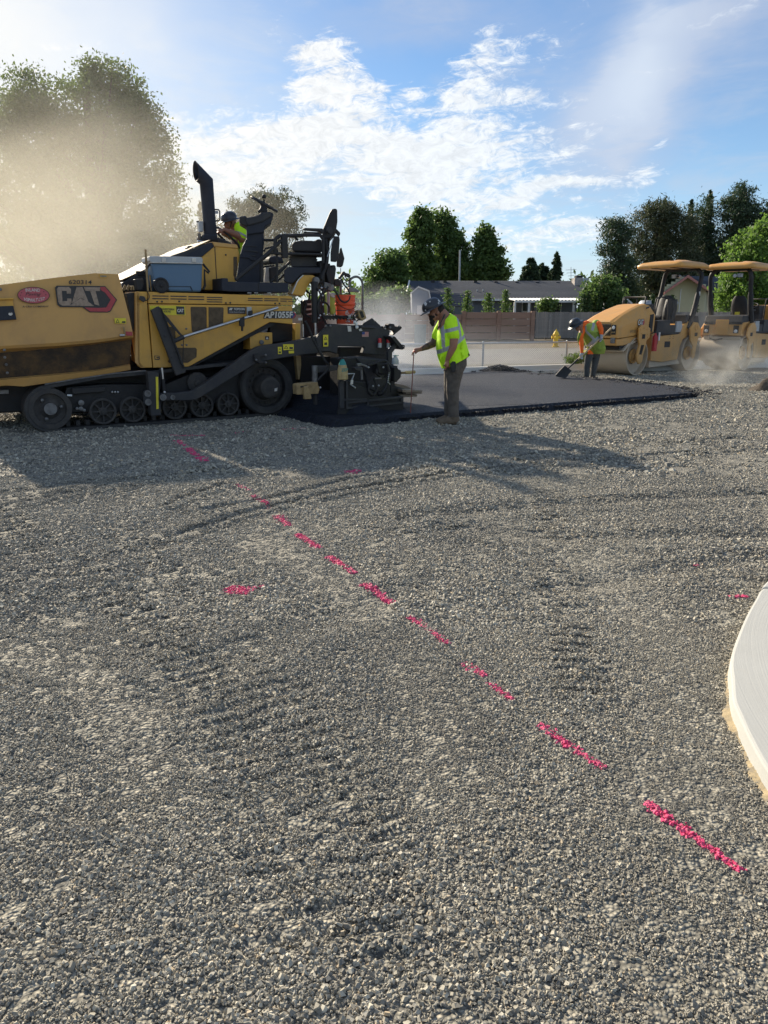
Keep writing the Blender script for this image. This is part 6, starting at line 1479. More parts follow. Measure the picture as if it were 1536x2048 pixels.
# folding walkway planks behind the screed
for q, off in (((1235, 712, 1300, 722, 1345, 735, 1400, 768, 1240, 745), -.5), ((1300, 762, 1478, 772, 1470, 782, 1330, 790, 1300, 786), -.9), ((1330, 784, 1470, 786, 1468, 800, 1330, 804), -.85), ((1280, 806, 1430, 806, 1425, 826, 1285, 830), -.8)):
    K.poly('walkway_plank', 'wood', 'e', q, off, .3, .006)
# flag sticker
fl = K.poly('flag_sticker', 'decal_white', 'e', (956, 272, 1012, 272, 1012, 314, 957, 314), S0 - .008, .004, parent=sp_)
for k in range(7):
    v0 = 272 + k * 6; K.poly('flag_stripe', 'decal_pink', 'e', (956 if k > 3 else 978, v0, 1012, v0, 1012, v0 + 3.2, 956 if k > 3 else 978, v0 + 3.2), S0 - .012, .003, parent=fl)
K.poly('flag_canton', 'decal_blue', 'e', (956, 272, 980, 272, 980, 294, 957, 294), S0 - .014, .003, parent=fl)
# far-side mass so the machine is whole from other positions
MB().box(-.1, 2.2, PW - .06, PW, .85, 1.85).done('far_side_panel', 'yellow', paver, .01)

# ------------------------------------------------------------------ things carried on the paver
def tset(name, label, cat, ref):
    r = thing(name, label, cat, (0, 0, 0), 0); r.matrix_world = Matrix.Identity(4)
    r.location = (pg.x, pg.y, 0); r.rotation_euler = (0, 0, PA); return r
cl = tset('cooler', 'large blue-grey cool box with pale lid sitting on the paver side', 'cooler', None)
A = K.P('b', (300, 1085, 796, 1085, 786, 1350, 770, 1362, 370, 1355, 340, 1300, 320, 1200), .02); MB().prism(A, [V3(p.x, .42, p.z) for p in A]).done('body', 'cooler', cl, .03)
A = K.P('b', (282, 1020, 345, 1018, 780, 1028, 794, 1040, 796, 1075, 786, 1084, 300, 1078, 284, 1066), 0); li = MB().prism(A, [V3(p.x, .44, p.z) for p in A]).done('lid', 'cooler_lid', cl, .015)
K.poly('lid_seam', 'decal_white', 'b', (300, 1072, 796, 1082, 796, 1092, 302, 1084), -.01, .45, .003, parent=cl)
for u in (402, 692): K.poly('latch', 'decal_white', 'b', (u, 1034, u + 40, 1036, u + 40, 1078, u, 1076), -.02, .03, .006, parent=cl)
MB().lathe(K.L(U('b', 392, 1300)[0], .01), (0, -1, 0), [(-.05, .11), (.03, .11), (.04, .09), (.03, .075), (.03, .03), (.045, .02), (.046, .001)], 24).done('wheel', 'black', cl)
K.poly('wheel_arch', 'black', 'b', (345, 1250, 372, 1240, 415, 1242, 440, 1262, 455, 1310, 478, 1350, 465, 1352, 445, 1318, 430, 1270, 405, 1254, 370, 1252), .0, .03, .003, parent=cl)
K.poly('body_groove', 'navy', 'b', (470, 1306, 680, 1308, 700, 1350, 692, 1352, 674, 1314, 470, 1312), .012, .01, parent=cl)
K.rod('tow_handle', 'black', 'b', (796, 1095, 855, 1165, 845, 1180, 810, 1150, 815, 1300, 800, 1340), .1, .018, cl); K.rod('side_handle', 'black', 'b', (300, 1085, 270, 1115, 245, 1170), .1, .014, cl)

bk2 = tset('bucket', 'orange plastic bucket standing in a wire basket on the screed', 'bucket', None)
bc0, bc1 = K.L(U('d', 1203, 1285)[0], 0), K.L(U('d', 1206, 1008)[0], 0); BR = (K.L(U('d', 1293, 1020)[0], 0) - K.L(U('d', 1118, 1020)[0], 0)).length / 2
h = bc1.z - bc0.z; c0 = V3(bc0.x, .0, bc0.z)
MB().lathe(c0, (0, 0, 1), [(0, .001), (0, BR * .84), (h * .62, BR * .92), (h * .66, BR * .98), (h * .67, BR * 1.02), (h * .69, BR * 1.02), (h * .70, BR * .96), (h * .80, BR * .97), (h * .81, BR * 1.01), (h * .83, BR * 1.01), (h * .84, BR * .97), (h * .96, BR * .985), (h * .965, BR * 1.03), (h, BR * 1.03), (h, BR * .95), (h * .1, BR * .82), (h * .1, .001)], 28).done('bucket_shell', 'orange', bk2)
MB().tube([c0 + V3(-BR * math.cos(t), -BR * math.sin(t) * .9 - .01, h * .80 - .14 * math.sin(t)) for t in [math.pi * k / 10 for k in range(11)]], .005, 5).done('handle', 'black', bk2)
wd = tset('spray_wand', 'black trigger wash gun with hose propped above the orange bucket', 'spray gun', None)
K.poly('gun_body', 'black', 'd', (1145, 838, 1178, 790, 1195, 778, 1208, 795, 1240, 802, 1258, 822, 1250, 845, 1222, 832, 1196, 815, 1160, 855, 1148, 858), .02, .05, .01, parent=wd)
K.rod('trigger_guard', 'black', 'd', (1184, 836, 1195, 860, 1215, 878, 1232, 872, 1250, 845), .04, .01, wd); K.rod('trigger', 'black', 'd', (1195, 825, 1225, 860), .04, .008, wd)
K.rod('hose', 'black', 'd', (1168, 850, 1185, 900, 1225, 950, 1245, 1000, 1240, 1050, 1205, 1078, 1160, 1060, 1120, 990, 1090, 960), -.16, .014, wd, smooth=True)

def bottle(name, label, view, cu, vt, vb, ru, off, cols, lab=None):
    r = tset(name, label, 'spray bottle', None); T0_, B0 = K.L(U(view, cu, vt)[0], off), K.L(U(view, cu, vb)[0], off); h = T0_.z - B0.z
    rad = abs(K.L(U(view, cu + ru, vb)[0], off).x - B0.x); c = V3(B0.x, off, B0.z)
    MB().lathe(c, (0, 0, 1), [(0, .001), (0, rad * .9), (h * .03, rad), (h * .45, rad * .95), (h * .72, rad * .72)], 18).done('bottle_body', cols[0], r)
    MB().lathe(c, (0, 0, 1), [(h * .72, rad * .72), (h * .85, rad * .55), (h * .95, rad * .34), (h, rad * .3), (h, .001)], 18).done('bottle_top', cols[1], r)
    MB().tube([c + V3(0, 0, h), c + V3(-.0, 0, h * 1.12)], rad * .16, 8).box(c.x - rad * .5, c.x + rad * .9, off - .02, off + .02, h * 1.0 + c.z, h * 1.08 + c.z).done('trigger_head', cols[2], r)
    if lab: lettering(lab, 'teal', [V3(c.x - rad * .8, off - rad - .002, c.z + h * .56), V3(c.x + rad * .6, off - rad - .002, c.z + h * .57), V3(c.x + rad * .6, off - rad - .002, c.z + h * .42), V3(c.x - rad * .8, off - rad - .002, c.z + h * .41)], r, .02)
bottle('spray_bottle', 'grubby tan spray bottle with teal neck hanging at the screed front', 'e', 791, 504, 678, 41, -1.2, ('bottle', 'teal', 'black'), 'ZEP')
bottle('spray_bottle', 'pale spray bottle with green trigger on the rear of the screed', 'e', 1240, 478, 548, 26, -.95, ('cooler_lid', 'cooler_lid', 'teal'))
for i, (u, lb) in enumerate(((1108, 'left red-topped marking paint can on the screed plate'), (1181, 'right red-topped marking paint can on the screed plate'))):
    r = tset('paint_can', lb, 'paint can', None); r['group'] = 'marking paint cans held on the screed'
    T0_, M0, B0 = (K.L(U('e', u, y)[0], S0 - .06) for y in (326, 366, 406)); rad = .034
    MB().lathe(B0, (0, 0, 1), [(0, .001), (0, rad), (M0.z - B0.z, rad)], 14).done('can', 'galv', r)
    MB().lathe(M0, (0, 0, 1), [(0, rad * .98), (T0_.z - M0.z - .02, rad * .98), (T0_.z - M0.z - .01, rad * .8), (T0_.z - M0.z, .02), (T0_.z - M0.z, .001)], 14).done('cap', 'red', r)
vt = tset('safety_vest', 'faded lime safety jacket hung behind the lift cylinder left of the orange bucket', 'vest', None)
for q, off in (((992, 1020, 1050, 978, 1060, 1190, 1005, 1195, 985, 1120), .75), ((1052, 985, 1100, 985, 1118, 1030, 1112, 1190, 1070, 1200, 1050, 1080), .7)): K.poly('cloth', 'limepale', 'd', q, off, .12, .03, parent=vt)
K.poly('cloth_patch', 'galv', 'd', (1056, 990, 1100, 984, 1112, 1000, 1110, 1030, 1090, 1036, 1062, 1020), .68, .03, .008, parent=vt)
# heap of asphalt spilling from the auger to the screed end
def spill():
    y0, y1 = -1.28, PW + .8
    xa = K.L(U('e', 300, 990)[0], 0).x; xb = K.L(U('e', 1330, 1000)[0], -1.1).x
    n = 26; rings = []
    for i in range(n + 1):
        t = i / n; x = xa + (xb - xa) * t
        k = min(1, t * 2.2); yn = .1 + (-1.34 - .1) * (math.sin(k * math.pi / 2) ** .8)
        hgt = .34 * min(1, t * 4) * (1 if t < .55 else max(.32, 1 - (t - .55) * 2.6)) + .02
        jit = lambda: random.uniform(-.012, .012)
        rings.append([V3(x, yn - .03 + jit(), -.03), V3(x, yn + .05 + jit(), .05 + jit()), V3(x, yn + .16, hgt * .55 + jit()), V3(x, yn + .32, hgt + jit()), V3(x, y1, hgt), V3(x, y1, -.03)])
    o = MB().loft(rings, True, 0, False).done('asphalt_heap', 'asphalt', kind='stuff', label='black heap of hot asphalt spilling round the auger and screed end', category='asphalt')
    o.location = (pg.x, pg.y, 0); o.rotation_euler = (0, 0, PA)
spill()
# ------------------------------------------------------------------ tandem rollers
RW = 1.27
def build_roller(origin, ang, label):
    root = thing('tandem_roller', label, 'road roller', (origin.x, origin.y, 0), ang, 'tandem rollers parked beyond the mat')
    V = Vector
    def pr(name, m, pts, y0, y1, parent=root, bevel=.012, **k):
        return MB().prism([V((x, y0, z)) for x, z in pts], [V((x, y1, z)) for x, z in pts]).done(name, m, parent, bevel, **k)
    def both(name, m, pts, y0, y1, parent=root, bevel=.01):
        a = pr(name, m, pts, y0, y1, parent, bevel); b = pr(name, m, pts, RW - y1, RW - y0, parent, bevel); return a, b
    for cx in (.14, 2.88):
        c = V((cx, .03, .50)); r = .50
        d = MB().lathe(c, (0, 1, 0), [(0, r), (RW - .06, r)], 56).lathe(c, (0, 1, 0), [(0, r), (0, r - .03), (.14, r - .035), (.16, r - .1), (.16, .001)], 56).lathe(c + V((0, RW - .06, 0)), (0, -1, 0), [(0, r), (0, r - .03), (.14, r - .035), (.16, r - .1), (.16, .001)], 56).done('drum', 'drum', root)
        for y, s in ((.16, -1), (RW - .16, 1)):
            MB().lathe(V((cx, y, .5)), (0, s, 0), [(0, .2), (.04, .19), (.05, .1), (.09, .09), (.095, .001)], 18).done('drum_hub', 'roller', d)
    # forks over the drums
    fk = [(-.02, 1.22), (.10, 1.32), (.30, 1.32), (.52, 1.22), (.50, .98), (.38, .92), (.36, .78), (.22, .36), (.10, .30), (0, .40), (-.04, .52), (.06, .80), (.0, .95)]
    for q in both('drum_fork', 'roller', fk, -.07, -.02):
        s = -.07 if q.name == 'drum_fork' or True else 0
    for y in (-.075, RW + .02):
        pr('fork_slot', 'deep', [(.06, .50), (.16, .50), (.27, .80), (.13, .80)], y, y + .055, root, .0); pr('fork_window', 'deep', [(.14, .96), (.28, .96), (.28, 1.08), (.14, 1.08)], y, y + .055, root, 0)
    for x, z in ((.05, 1.2), (.2, 1.24), (.35, 1.2), (.1, 1.1), (.38, 1.08), (.42, 1.0)): MB().lathe(V((x, -.07, z)), (0, -1, 0), [(0, .022), (.012, .02), (.014, .001)], 8).done('bolt', 'roller', root)
    MB().lathe(V((.10, -.07, .43)), (0, -1, 0), [(0, .13), (.02, .12), (.03, .07), (.031, .001)], 20).done('fork_hub', 'roller', root)
    rk = [(2.55, 1.2), (2.72, 1.36), (2.95, 1.34), (3.12, 1.18), (3.14, .98), (3.02, .90), (2.98, .72), (2.94, .4), (2.84, .34), (2.76, .42), (2.80, .7), (2.62, .86)]
    both('drum_fork', 'roller', rk, -.07, -.02)
    for y in (-.075, RW + .02): pr('fork_window', 'deep', [(2.80, .98), (2.95, .98), (2.95, 1.08), (2.80, 1.08)], y, y + .055, root, 0)
    MB().lathe(V((2.85, -.07, 1.22)), (0, -1, 0), [(0, .08), (.02, .08), (.02, .055), (.005, .05), (.005, .001)], 18).done('fork_eye', 'roller', root)
    # front bumper frame, scraper plate
    pr('front_frame', 'roller', [(-.80, .80), (-.82, .96), (.30, 1.05), (.30, .92), (-.5, .80)], .06, RW - .06)
    pr('scraper_plate', 'drum', [(-.52, .66), (-.30, .84), (.30, .98), (.32, .94), (-.26, .78), (-.50, .62)], .04, RW - .04)
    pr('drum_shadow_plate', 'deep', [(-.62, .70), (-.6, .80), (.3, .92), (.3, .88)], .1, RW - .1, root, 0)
    MB().box(-.86, -.80, .10, .22, .86, 1.0).done('tow_bracket', 'greysteel', root, .01); MB().tube([(-.66, .5, .82), (-.66, .56, .74), (-.62, .6, .66)], .03, 6).done('tow_hook', 'greysteel', root)
    MB().tube([(-.5, 1.0, .83), (-.55, .98, .72), (-.5, .95, .66)], .02, 6).done('hose_loop', 'greysteel', root)
    # hood: lofted along x
    def sec(x, zb, zs, zt, yi=.16, y0=.04):
        return [V((x, y0, zb)), V((x, y0 - .01, zs)), V((x, yi, zt - .03)), V((x, yi + .1, zt)), V((x, RW - yi - .1, zt)), V((x, RW - yi, zt - .03)), V((x, RW - y0 + .01, zs)), V((x, RW - y0, zb))]
    hood = MB().loft([sec(-.83, 1.0, 1.22, 1.40, .20, .09), sec(-.80, .98, 1.25, 1.44, .18, .05), sec(-.45, 1.0, 1.34, 1.58, .18, .05), sec(0, 1.04, 1.42, 1.73, .20, .04), sec(.42, 1.08, 1.50, 1.84, .22, .04), sec(.72, 1.10, 1.60, 1.87, .24, .04), sec(.84, 1.12, 1.58, 1.85, .24, .04)], True, 0, False).done('hood', 'roller', root, .02)
    pr('grille', 'meshw', [(-.842, 1.06), (-.842, 1.34), (-.82, 1.36), (-.82, 1.04)], .24, RW - .24, hood, .004)
    for k in range(5): MB().box(-.848, -.843, .26, RW - .26, 1.09 + k * .05, 1.10 + k * .05).done('grille_bar', 'deep', hood)
    MB().box(-.856, -.846, .85, 1.12, 1.15, 1.24).done('number_plate', 'tan', hood, .004)
    for y0 in (.085, RW - .215):
        cl_ = MB().box(-.852, -.835, y0, y0 + .13, 1.08, 1.33).done('lamp_cluster', 'deep', hood, .004)
        MB().lathe(V((-.85, y0 + .065, 1.26)), (-1, 0, 0), [(0, .045), (.015, .042), (.022, .001)], 12).done('headlamp', 'white', cl_)
        for dy in (.035, .095): MB().lathe(V((-.85, y0 + dy, 1.14)), (-1, 0, 0), [(0, .024), (.012, .022), (.014, .001)], 10).done('indicator', 'tan', cl_)
    for y in (.03, RW - .045):
        pr('side_vent', 'deep', [(.58, 1.20), (.74, 1.12), (.76, 1.60), (.60, 1.58)], y - .012, y + .022, hood, .004); pr('hood_slot', 'deep', [(.52, 1.73), (.66, 1.76), (.66, 1.80), (.54, 1.78)], y + .085 if y < 1 else y - .07, y + .10 if y < 1 else y - .055, hood, 0)
    q4 = lambda x0, x1, z0, z1, y: [V((x0, y, z1)), V((x1, y, z1)), V((x1, y, z0)), V((x0, y, z0))]
    ch = pr('logo_chevron', 'decal_red', [(.22, 1.30), (.30, 1.30), (.35, 1.39), (.30, 1.48), (.22, 1.46)], .017, .021, hood, 0)
    lettering('CAT', 'decal_black', q4(.015, .295, 1.295, 1.475, .016), hood, .09); lettering('CAT', 'decal_white', q4(.03, .28, 1.31, 1.46, .013), hood, .035)
    lettering('640205', 'tan', q4(-.28, .0, 1.12, 1.20, .026), hood, .02)
    lettering('CAT', 'decal_white', [V((.28, RW - .013, 1.46)), V((.03, RW - .013, 1.46)), V((.03, RW - .013, 1.31)), V((.28, RW - .013, 1.31))], hood, .035)
    # mid body
    pr('mid_body', 'roller', [(.86, .36), (.80, 1.05), (1.0, 1.10), (1.05, 1.0), (2.25, 1.05), (2.36, 1.30), (2.62, 1.36), (2.62, .96), (2.42, .90), (2.30, .70), (2.22, .34), (1.4, .30)], .06, RW - .06)
    for y in (.052, RW - .07):
        pr('footstep_recess', 'deep', [(1.48, .70), (1.76, .70), (1.76, .86), (1.48, .86)], y, y + .018, root, .006)
        for x, z in ((1.72, 1.0), (1.88, 1.0), (1.72, .94), (1.88, .94)): MB().ball((x, y, z), .012, 6).done('bolt', 'deep', root)
    pr('under_tank', 'drum', [(.9, .16), (.9, .38), (2.3, .38), (2.5, .20)], .12, RW - .12)
    pr('rear_body', 'roller', [(2.6, 1.02), (2.6, 1.40), (3.16, 1.36), (3.24, 1.28), (3.26, 1.0), (3.0, .96)], .06, RW - .06)
    pr('rear_guard', 'char', [(2.5, 1.36), (2.5, 1.58), (3.18, 1.55), (3.25, 1.38), (3.24, 1.30), (3.15, 1.36)], .08, RW - .08, root, .02)
    MB().box(3.262, 3.285, RW / 2 - .19, RW / 2 + .19, 1.02, 1.44).done('rear_hatch', 'roller', root, .01)
    for y in (.14, RW - .26):
        lp = MB().box(3.262, 3.275, y - .04, y + .12, 1.06, 1.28).done('lamp_cluster', 'deep', root, .006); MB().lathe(V((3.275, y + .04, 1.12)), (1, 0, 0), [(0, .05), (.02, .045), (.03, .001)], 14).done('tail_lamp', 'white', lp)
    MB().box(3.15, 3.22, .1, RW - .1, .88, .96).done('rear_scraper_beam', 'drum', root, .01); MB().tube([(3.28, .3, 1.0), (3.34, .34, .9), (3.3, .5, .86), (3.3, .7, .9)], .02, 6).done('spray_hose', 'deep', root)
    pr('rear_plate', 'drum', [(3.1, .80), (3.3, .66), (3.32, .70), (3.14, .86)], .04, RW - .04)
    # operator station
    pr('platform', 'char', [(.9, 1.04), (.95, 1.12), (1.6, 1.30), (2.3, 1.30), (2.3, 1.04)], .10, RW - .10, root, .02)
    both('side_bin', 'char', [(1.05, 1.06), (1.08, 1.42), (1.7, 1.44), (1.74, 1.1)], .08, .35)
    both('side_cover', 'galv', [(2.02, 1.10), (2.06, 1.40), (2.3, 1.40), (2.38, 1.2), (2.3, 1.1)], .07, .14)
    def seat(y, x=2.1):
        s = MB().box(x - .25, x + .25, y - .24, y + .24, 1.42, 1.56).done('seat_cushion', 'black', root, .05)
        bk = [V((x + .18, y, 1.5)), V((x + .27, y, 1.75)), V((x + .32, y, 2.0)), V((x + .33, y, 2.12))]; rr = []
        for p, w_ in zip(bk, (.22, .25, .22, .13)): rr.append([p + V((t * .07 * math.cos(a), w_ * math.sin(a), 0)) for a in [2 * math.pi * k / 14 for k in range(14)] for t in (1,)])
        MB().loft(rr, True).done('seat_back', 'black', s); MB().box(x + .37, x + .38, y - .07, y + .07, 1.58, 1.66).done('seat_label', 'decal_yellow', s)
        for sy in (-.27, .27): MB().box(x - .2, x + .15, y + sy - .03, y + sy + .03, 1.68, 1.73).done('armrest', 'black', s, .015)
    seat(RW / 2 + .05)
    con = MB().loft([[V((x0, y, z)) for x0, y, z in ((a, .42, z_), (b, .42, z_), (b, .86, z_), (a, .86, z_))] for a, b, z_ in ((1.0, 1.3, 1.1), (1.02, 1.3, 1.6), (.95, 1.38, 1.78), (1.0, 1.4, 1.86))], True, 0, False).done('control_console', 'char', root, .02)
    cv = []
    for t in range(8):
        a = t / 7; cv.append([V((1.0 + .30 * a + .06 * math.sin(a * 3), .64, 1.35 + .62 * math.sin(a * math.pi * .5) + 0)) + V(((.20 - .13 * a) * math.cos(k) * 1.0, (.30 - .16 * a) * math.sin(k), 0)) for k in [2 * math.pi * j / 16 for j in range(16)]])
    MB().loft(cv, True).done('console_cover', 'galv', root)
    c = V((1.42, .64, 1.84)); tn = V((.5, 0, 1)).normalized(); a1 = V((0, 1, 0)); b1 = tn.cross(a1)
    MB().tube([c + (a1 * math.cos(2 * math.pi * k / 24) + b1 * math.sin(2 * math.pi * k / 24)) * .18 for k in range(25)], .016, 6, caps=False).tube([c, c - tn * .35], .03, 8).tube([c - a1 * .18, c + a1 * .18], .014, 6).done('steering_wheel', 'black', root)
    for y in (.14, RW - .14): MB().tube(spline([(.98, y, 1.3), (.98, y, 1.9), (1.1, y, 2.03), (1.6, y, 2.03)][:3] + [V((1.5, y, 2.04)), V((1.62, y, 1.95)), V((1.66, y, 1.4))], 4), .02, 8).done('hand_rail', 'black', root)
    MB().tube([(.72, .3, 1.86), (.74, .3, 2.02), (.78, .32, 2.05), (.78, RW - .3, 2.05), (.74, RW - .28, 2.02), (.72, RW - .28, 1.86)], .018, 8).done('hood_rail', 'black', root)
    # rollover posts and canopy
    for y in (.05, RW - .05):
        s = 1 if y < 1 else -1
        MB().tube(spline([(2.62, y, 1.2), (2.86, y, 1.75), (3.0, y, 2.3), (3.08, y + s * .01, 2.68), (3.02, y + s * .12, 2.84)], 5), [.075] * 9 + [.06] * 12, 10).done('rollover_post', 'black', root)
    MB().tube([(3.02, .16, 2.85), (3.02, RW - .16, 2.85)], .06, 10).tube([(3.0, .35, 2.87), (1.9, .35, 2.87)], .035, 8).tube([(3.0, RW - .35, 2.87), (1.9, RW - .35, 2.87)], .035, 8).done('canopy_frame', 'black', root)
    rings = []
    x0, x1, y0, y1 = 1.72, 3.34, -.08, RW + .10
    def rr_(ins, z, bow=0):
        out = []
        for k in range(40):
            a = 2 * math.pi * k / 40; ca, sa = math.cos(a), math.sin(a); e = .22
            sx = math.copysign(abs(ca) ** e, ca); sy = math.copysign(abs(sa) ** e, sa)
            out.append(V(((x0 + x1) / 2 + sx * ((x1 - x0) / 2 - ins), (y0 + y1) / 2 + sy * ((y1 - y0) / 2 - ins), z + bow * (1 - sx * sx * .8))))
        return out
    MB().loft([rr_(.12, 2.86), rr_(.02, 2.84), rr_(0, 2.87), rr_(.0, 2.93, .02), rr_(.10, 2.99, .03), rr_(.35, 3.03, .04), rr_(.6, 3.04, .05)], True, 0, True).done('canopy', 'roller', root)
    MB().box(3.06, 3.16, .86, .98, 2.62, 2.72).lathe((3.1, .8, 2.66), (1, .2, 0), [(0, .03), (.12, .055), (.16, .05), (.162, .001)], 12).done('work_lamp', 'galv', root)
    MB().box(2.94, 2.98, -.02, .10, 2.1, 2.22).done('mirror', 'white', root, .008)
    return root
rg = gnd(1267, 751)
rol = build_roller(rg, R(39), 'front yellow tandem roller with canopy, its hood towards the shovelling worker')
dir2 = R(39 + 180 + 3)
e2 = gnd(1487, 740.5)
r2 = copy_tree(rol, 'second yellow tandem roller, seen from its rear at the right edge')
loc = Vector((e2.x, e2.y, 0)) - Matrix.Rotation(dir2, 3, 'Z') @ Vector((2.88, RW - .03, 0))
r2.location = loc; r2.rotation_euler = (0, 0, dir2)
for o in kids(r2):
    if o.name.startswith('console_cover'): bpy.data.objects.remove(o)
rm = Matrix.Translation(rol.location) @ Matrix.Rotation(R(39), 4, 'Z')
def on_roller(name, label, cat, m=rm, **k):
    r = thing(name, label, cat, m.translation, m.to_euler().z, **k); return r
bagr = on_roller('gear_bag', 'black gear bag hanging beside the seat of the front roller', 'bag')
bb = MB(); rr = []
for t in range(9):
    a = t / 8; w_ = .24 * math.sin(math.pi * (.12 + .76 * a)) ** .6; rr.append([Vector((1.98 + .09 * a + w_ * math.cos(k) * (1 + .1 * math.sin(5 * k + t)), .32 + .16 * math.sin(k), 1.34 + .66 * a)) for k in [2 * math.pi * j / 18 for j in range(18)]])
bb.loft(rr, True).done('bag_body', 'black', bagr)
MB().tube(spline([(1.9, .2, 1.95), (1.95, .16, 1.7), (1.85, .15, 1.5)], 4), .02, 6).done('strap', 'char', bagr); MB().ball((2.16, .22, 1.9), (.09, .05, .07), 10).done('pocket', 'galv', bagr)
def extinguisher(m, x, y, label):
    r = on_roller('fire_extinguisher', label, 'fire extinguisher', m, group='red fire extinguishers on the rollers')
    MB().lathe((x, y, .62), (0, 0, 1), [(0, .001), (0, .07), (.38, .07), (.44, .03), (.48, .025), (.48, .001)], 16).done('cylinder', 'red', r)
    MB().box(x - .03, x + .05, y - .02, y + .02, 1.1, 1.15).done('valve', 'black', r); MB().tube([(x + .04, y, 1.12), (x + .1, y - .02, 1.0), (x + .09, y - .02, .8)], .014, 6).done('hose', 'black', r); MB().box(x + .05, x + .09, y - .09, y - .06, .9, 1.12).done('tag', 'white', r)
extinguisher(rm, .82, -.04, 'red fire extinguisher on the near side of the front roller')
rm2 = Matrix.Translation(loc) @ Matrix.Rotation(dir2, 4, 'Z')
extinguisher(rm2, .72, RW + .05, 'red fire extinguisher on the second roller at the right edge')

# ------------------------------------------------------------------ people
def limb(mb, pts, rs, n=14):
    mb.tube(pts, rs, n)
    for p, r in zip(pts, rs): mb.ball(p, r * .99, 12)
def hand(mb, w_, fwd, down, side, s=1.0, curl=.5):
    """palm and five bent fingers; fwd along the hand, down palm normal, side towards the thumb"""
    w_, fwd, down, side = Vector(w_), Vector(fwd).normalized(), Vector(down).normalized(), Vector(side).normalized()
    pc = w_ + fwd * .05 * s
    mb.tube([w_ - fwd * .01, pc, pc + fwd * .04 * s], [.026 * s, .034 * s, .034 * s], 10)
    mb.tube([pc + side * .02 * s, pc + side * .025 * s + fwd * .03 * s], [.024 * s, .022 * s], 8); mb.tube([pc - side * .02 * s, pc - side * .02 * s + fwd * .03 * s], [.022 * s, .02 * s], 8)
    for k, (o, L) in enumerate(((.028, .072), (.010, .082), (-.010, .076), (-.028, .06))):
        b = pc + fwd * .035 * s + side * o * s; d = fwd; p = [b]
        for j in range(3):
            d = (d * math.cos(curl * .75) + down * math.sin(curl * .75)).normalized() if j else (d + down * curl * .4).normalized(); p.append(p[-1] + d * L * s * (.45, .32, .25)[j])
        mb.tube(p, [.0105 * s, .0098 * s, .009 * s, .0075 * s], 8)
    t = pc + side * .03 * s - fwd * .02 * s; mb.tube([t, t + (side * .6 + fwd * .6 + down * .3).normalized() * .04 * s, t + (side * .3 + fwd + down * .7).normalized() * .07 * s], [.014 * s, .012 * s, .009 * s], 8)
def hat(name, c, up, fwd, m, parent, s=1.0, full=True, spots=False):
    up, fwd = Vector(up).normalized(), Vector(fwd).normalized(); fwd = (fwd - up * fwd.dot(up)).normalized(); sd_ = up.cross(fwd)
    def rg(r, h, k=1.12): return [Vector(c) + (fwd * math.cos(a) * r * k + sd_ * math.sin(a) * r + up * h) * s for a in [2 * math.pi * j / 28 for j in range(28)]]
    mb = MB(); mb.loft([rg(.118, .0), rg(.122, .03), rg(.115, .07), rg(.094, .105), (rg(.055, .128)), rg(.012, .136)], False)
    mb.add(rg(.012, .136), [tuple(range(28))])
    br = MB().loft([rg(.115, .012), rg(.168 if full else .13, -.004, 1.18), rg(.172 if full else .135, -.012, 1.18), rg(.112, .0)], False)
    mm = mat(name + '_shell', (0.018, 0.02, 0.026), 0.3, 0, (0.05, 0.055, 0.065), 12, 0.6)
    if spots:
        nt = mm.node_tree; p = next(n for n in nt.nodes if n.type == 'BSDF_PRINCIPLED'); tcx = nt.nodes.new('ShaderNodeTexCoord').outputs['Object']
        cell = X(nt, voro(nt, tcx, 15)); pick = sep(nt, voro(nt, tcx, 15, 'Color'))[0].ss(.55, .6); lk = p.inputs['Base Color'].links[0].from_socket
        nt.links.new(mix(nt, (1.0 - cell.ss(.30, .36)) * pick, lk, (.48, .48, .46)), p.inputs['Base Color'])
    o = mb.done('hard_hat', mm, parent); br.done('brim', 'helmet', o)
    MB().box(0, 0, 0, 0, 0, 0) if False else None
    return o

# --- worker probing the mat edge
wp = gnd(885, 848.5)
W1 = thing('person', 'man in bright lime vest and spotted hard hat pushing a thin probe into asphalt', 'person', (wp.x, wp.y, 0), 0)
Q = Rig(wp, 0, W1)
def q1(u, v, y): return Q.L(U('f', u, v)[0], y)
body = MB()
# legs
limb(body, [q1(835, 1120, -.09), q1(800, 1400, -.10), q1(808, 1560, -.09), q1(812, 1730, -.09)], [.135, .098, .088, .078])
limb(body, [q1(800, 1130, .10), q1(772, 1400, .11), q1(768, 1560, .10), q1(752, 1690, .10)], [.13, .098, .086, .074])
for y in (-.1, .0, .1): body.ball(q1(835, 1080, y), (.165, .12, .15), 14)
torso = [(q1(820, 1100, 0), .19, .17), (q1(800, 960, 0), .205, .19), (q1(780, 820, 0), .205, .20), (q1(765, 680, 0), .175, .20), (q1(738, 560, 0), .14, .19), (q1(705, 470, 0), .085, .11)]
def stack(mb, rows, g=0.0):
    mb.loft([[c + Vector(((rx + g) * math.cos(a), (ry + g) * math.sin(a), 0)) for a in [2 * math.pi * j / 24 for j in range(24)]] for c, rx, ry in rows], True)
stack(body, torso)
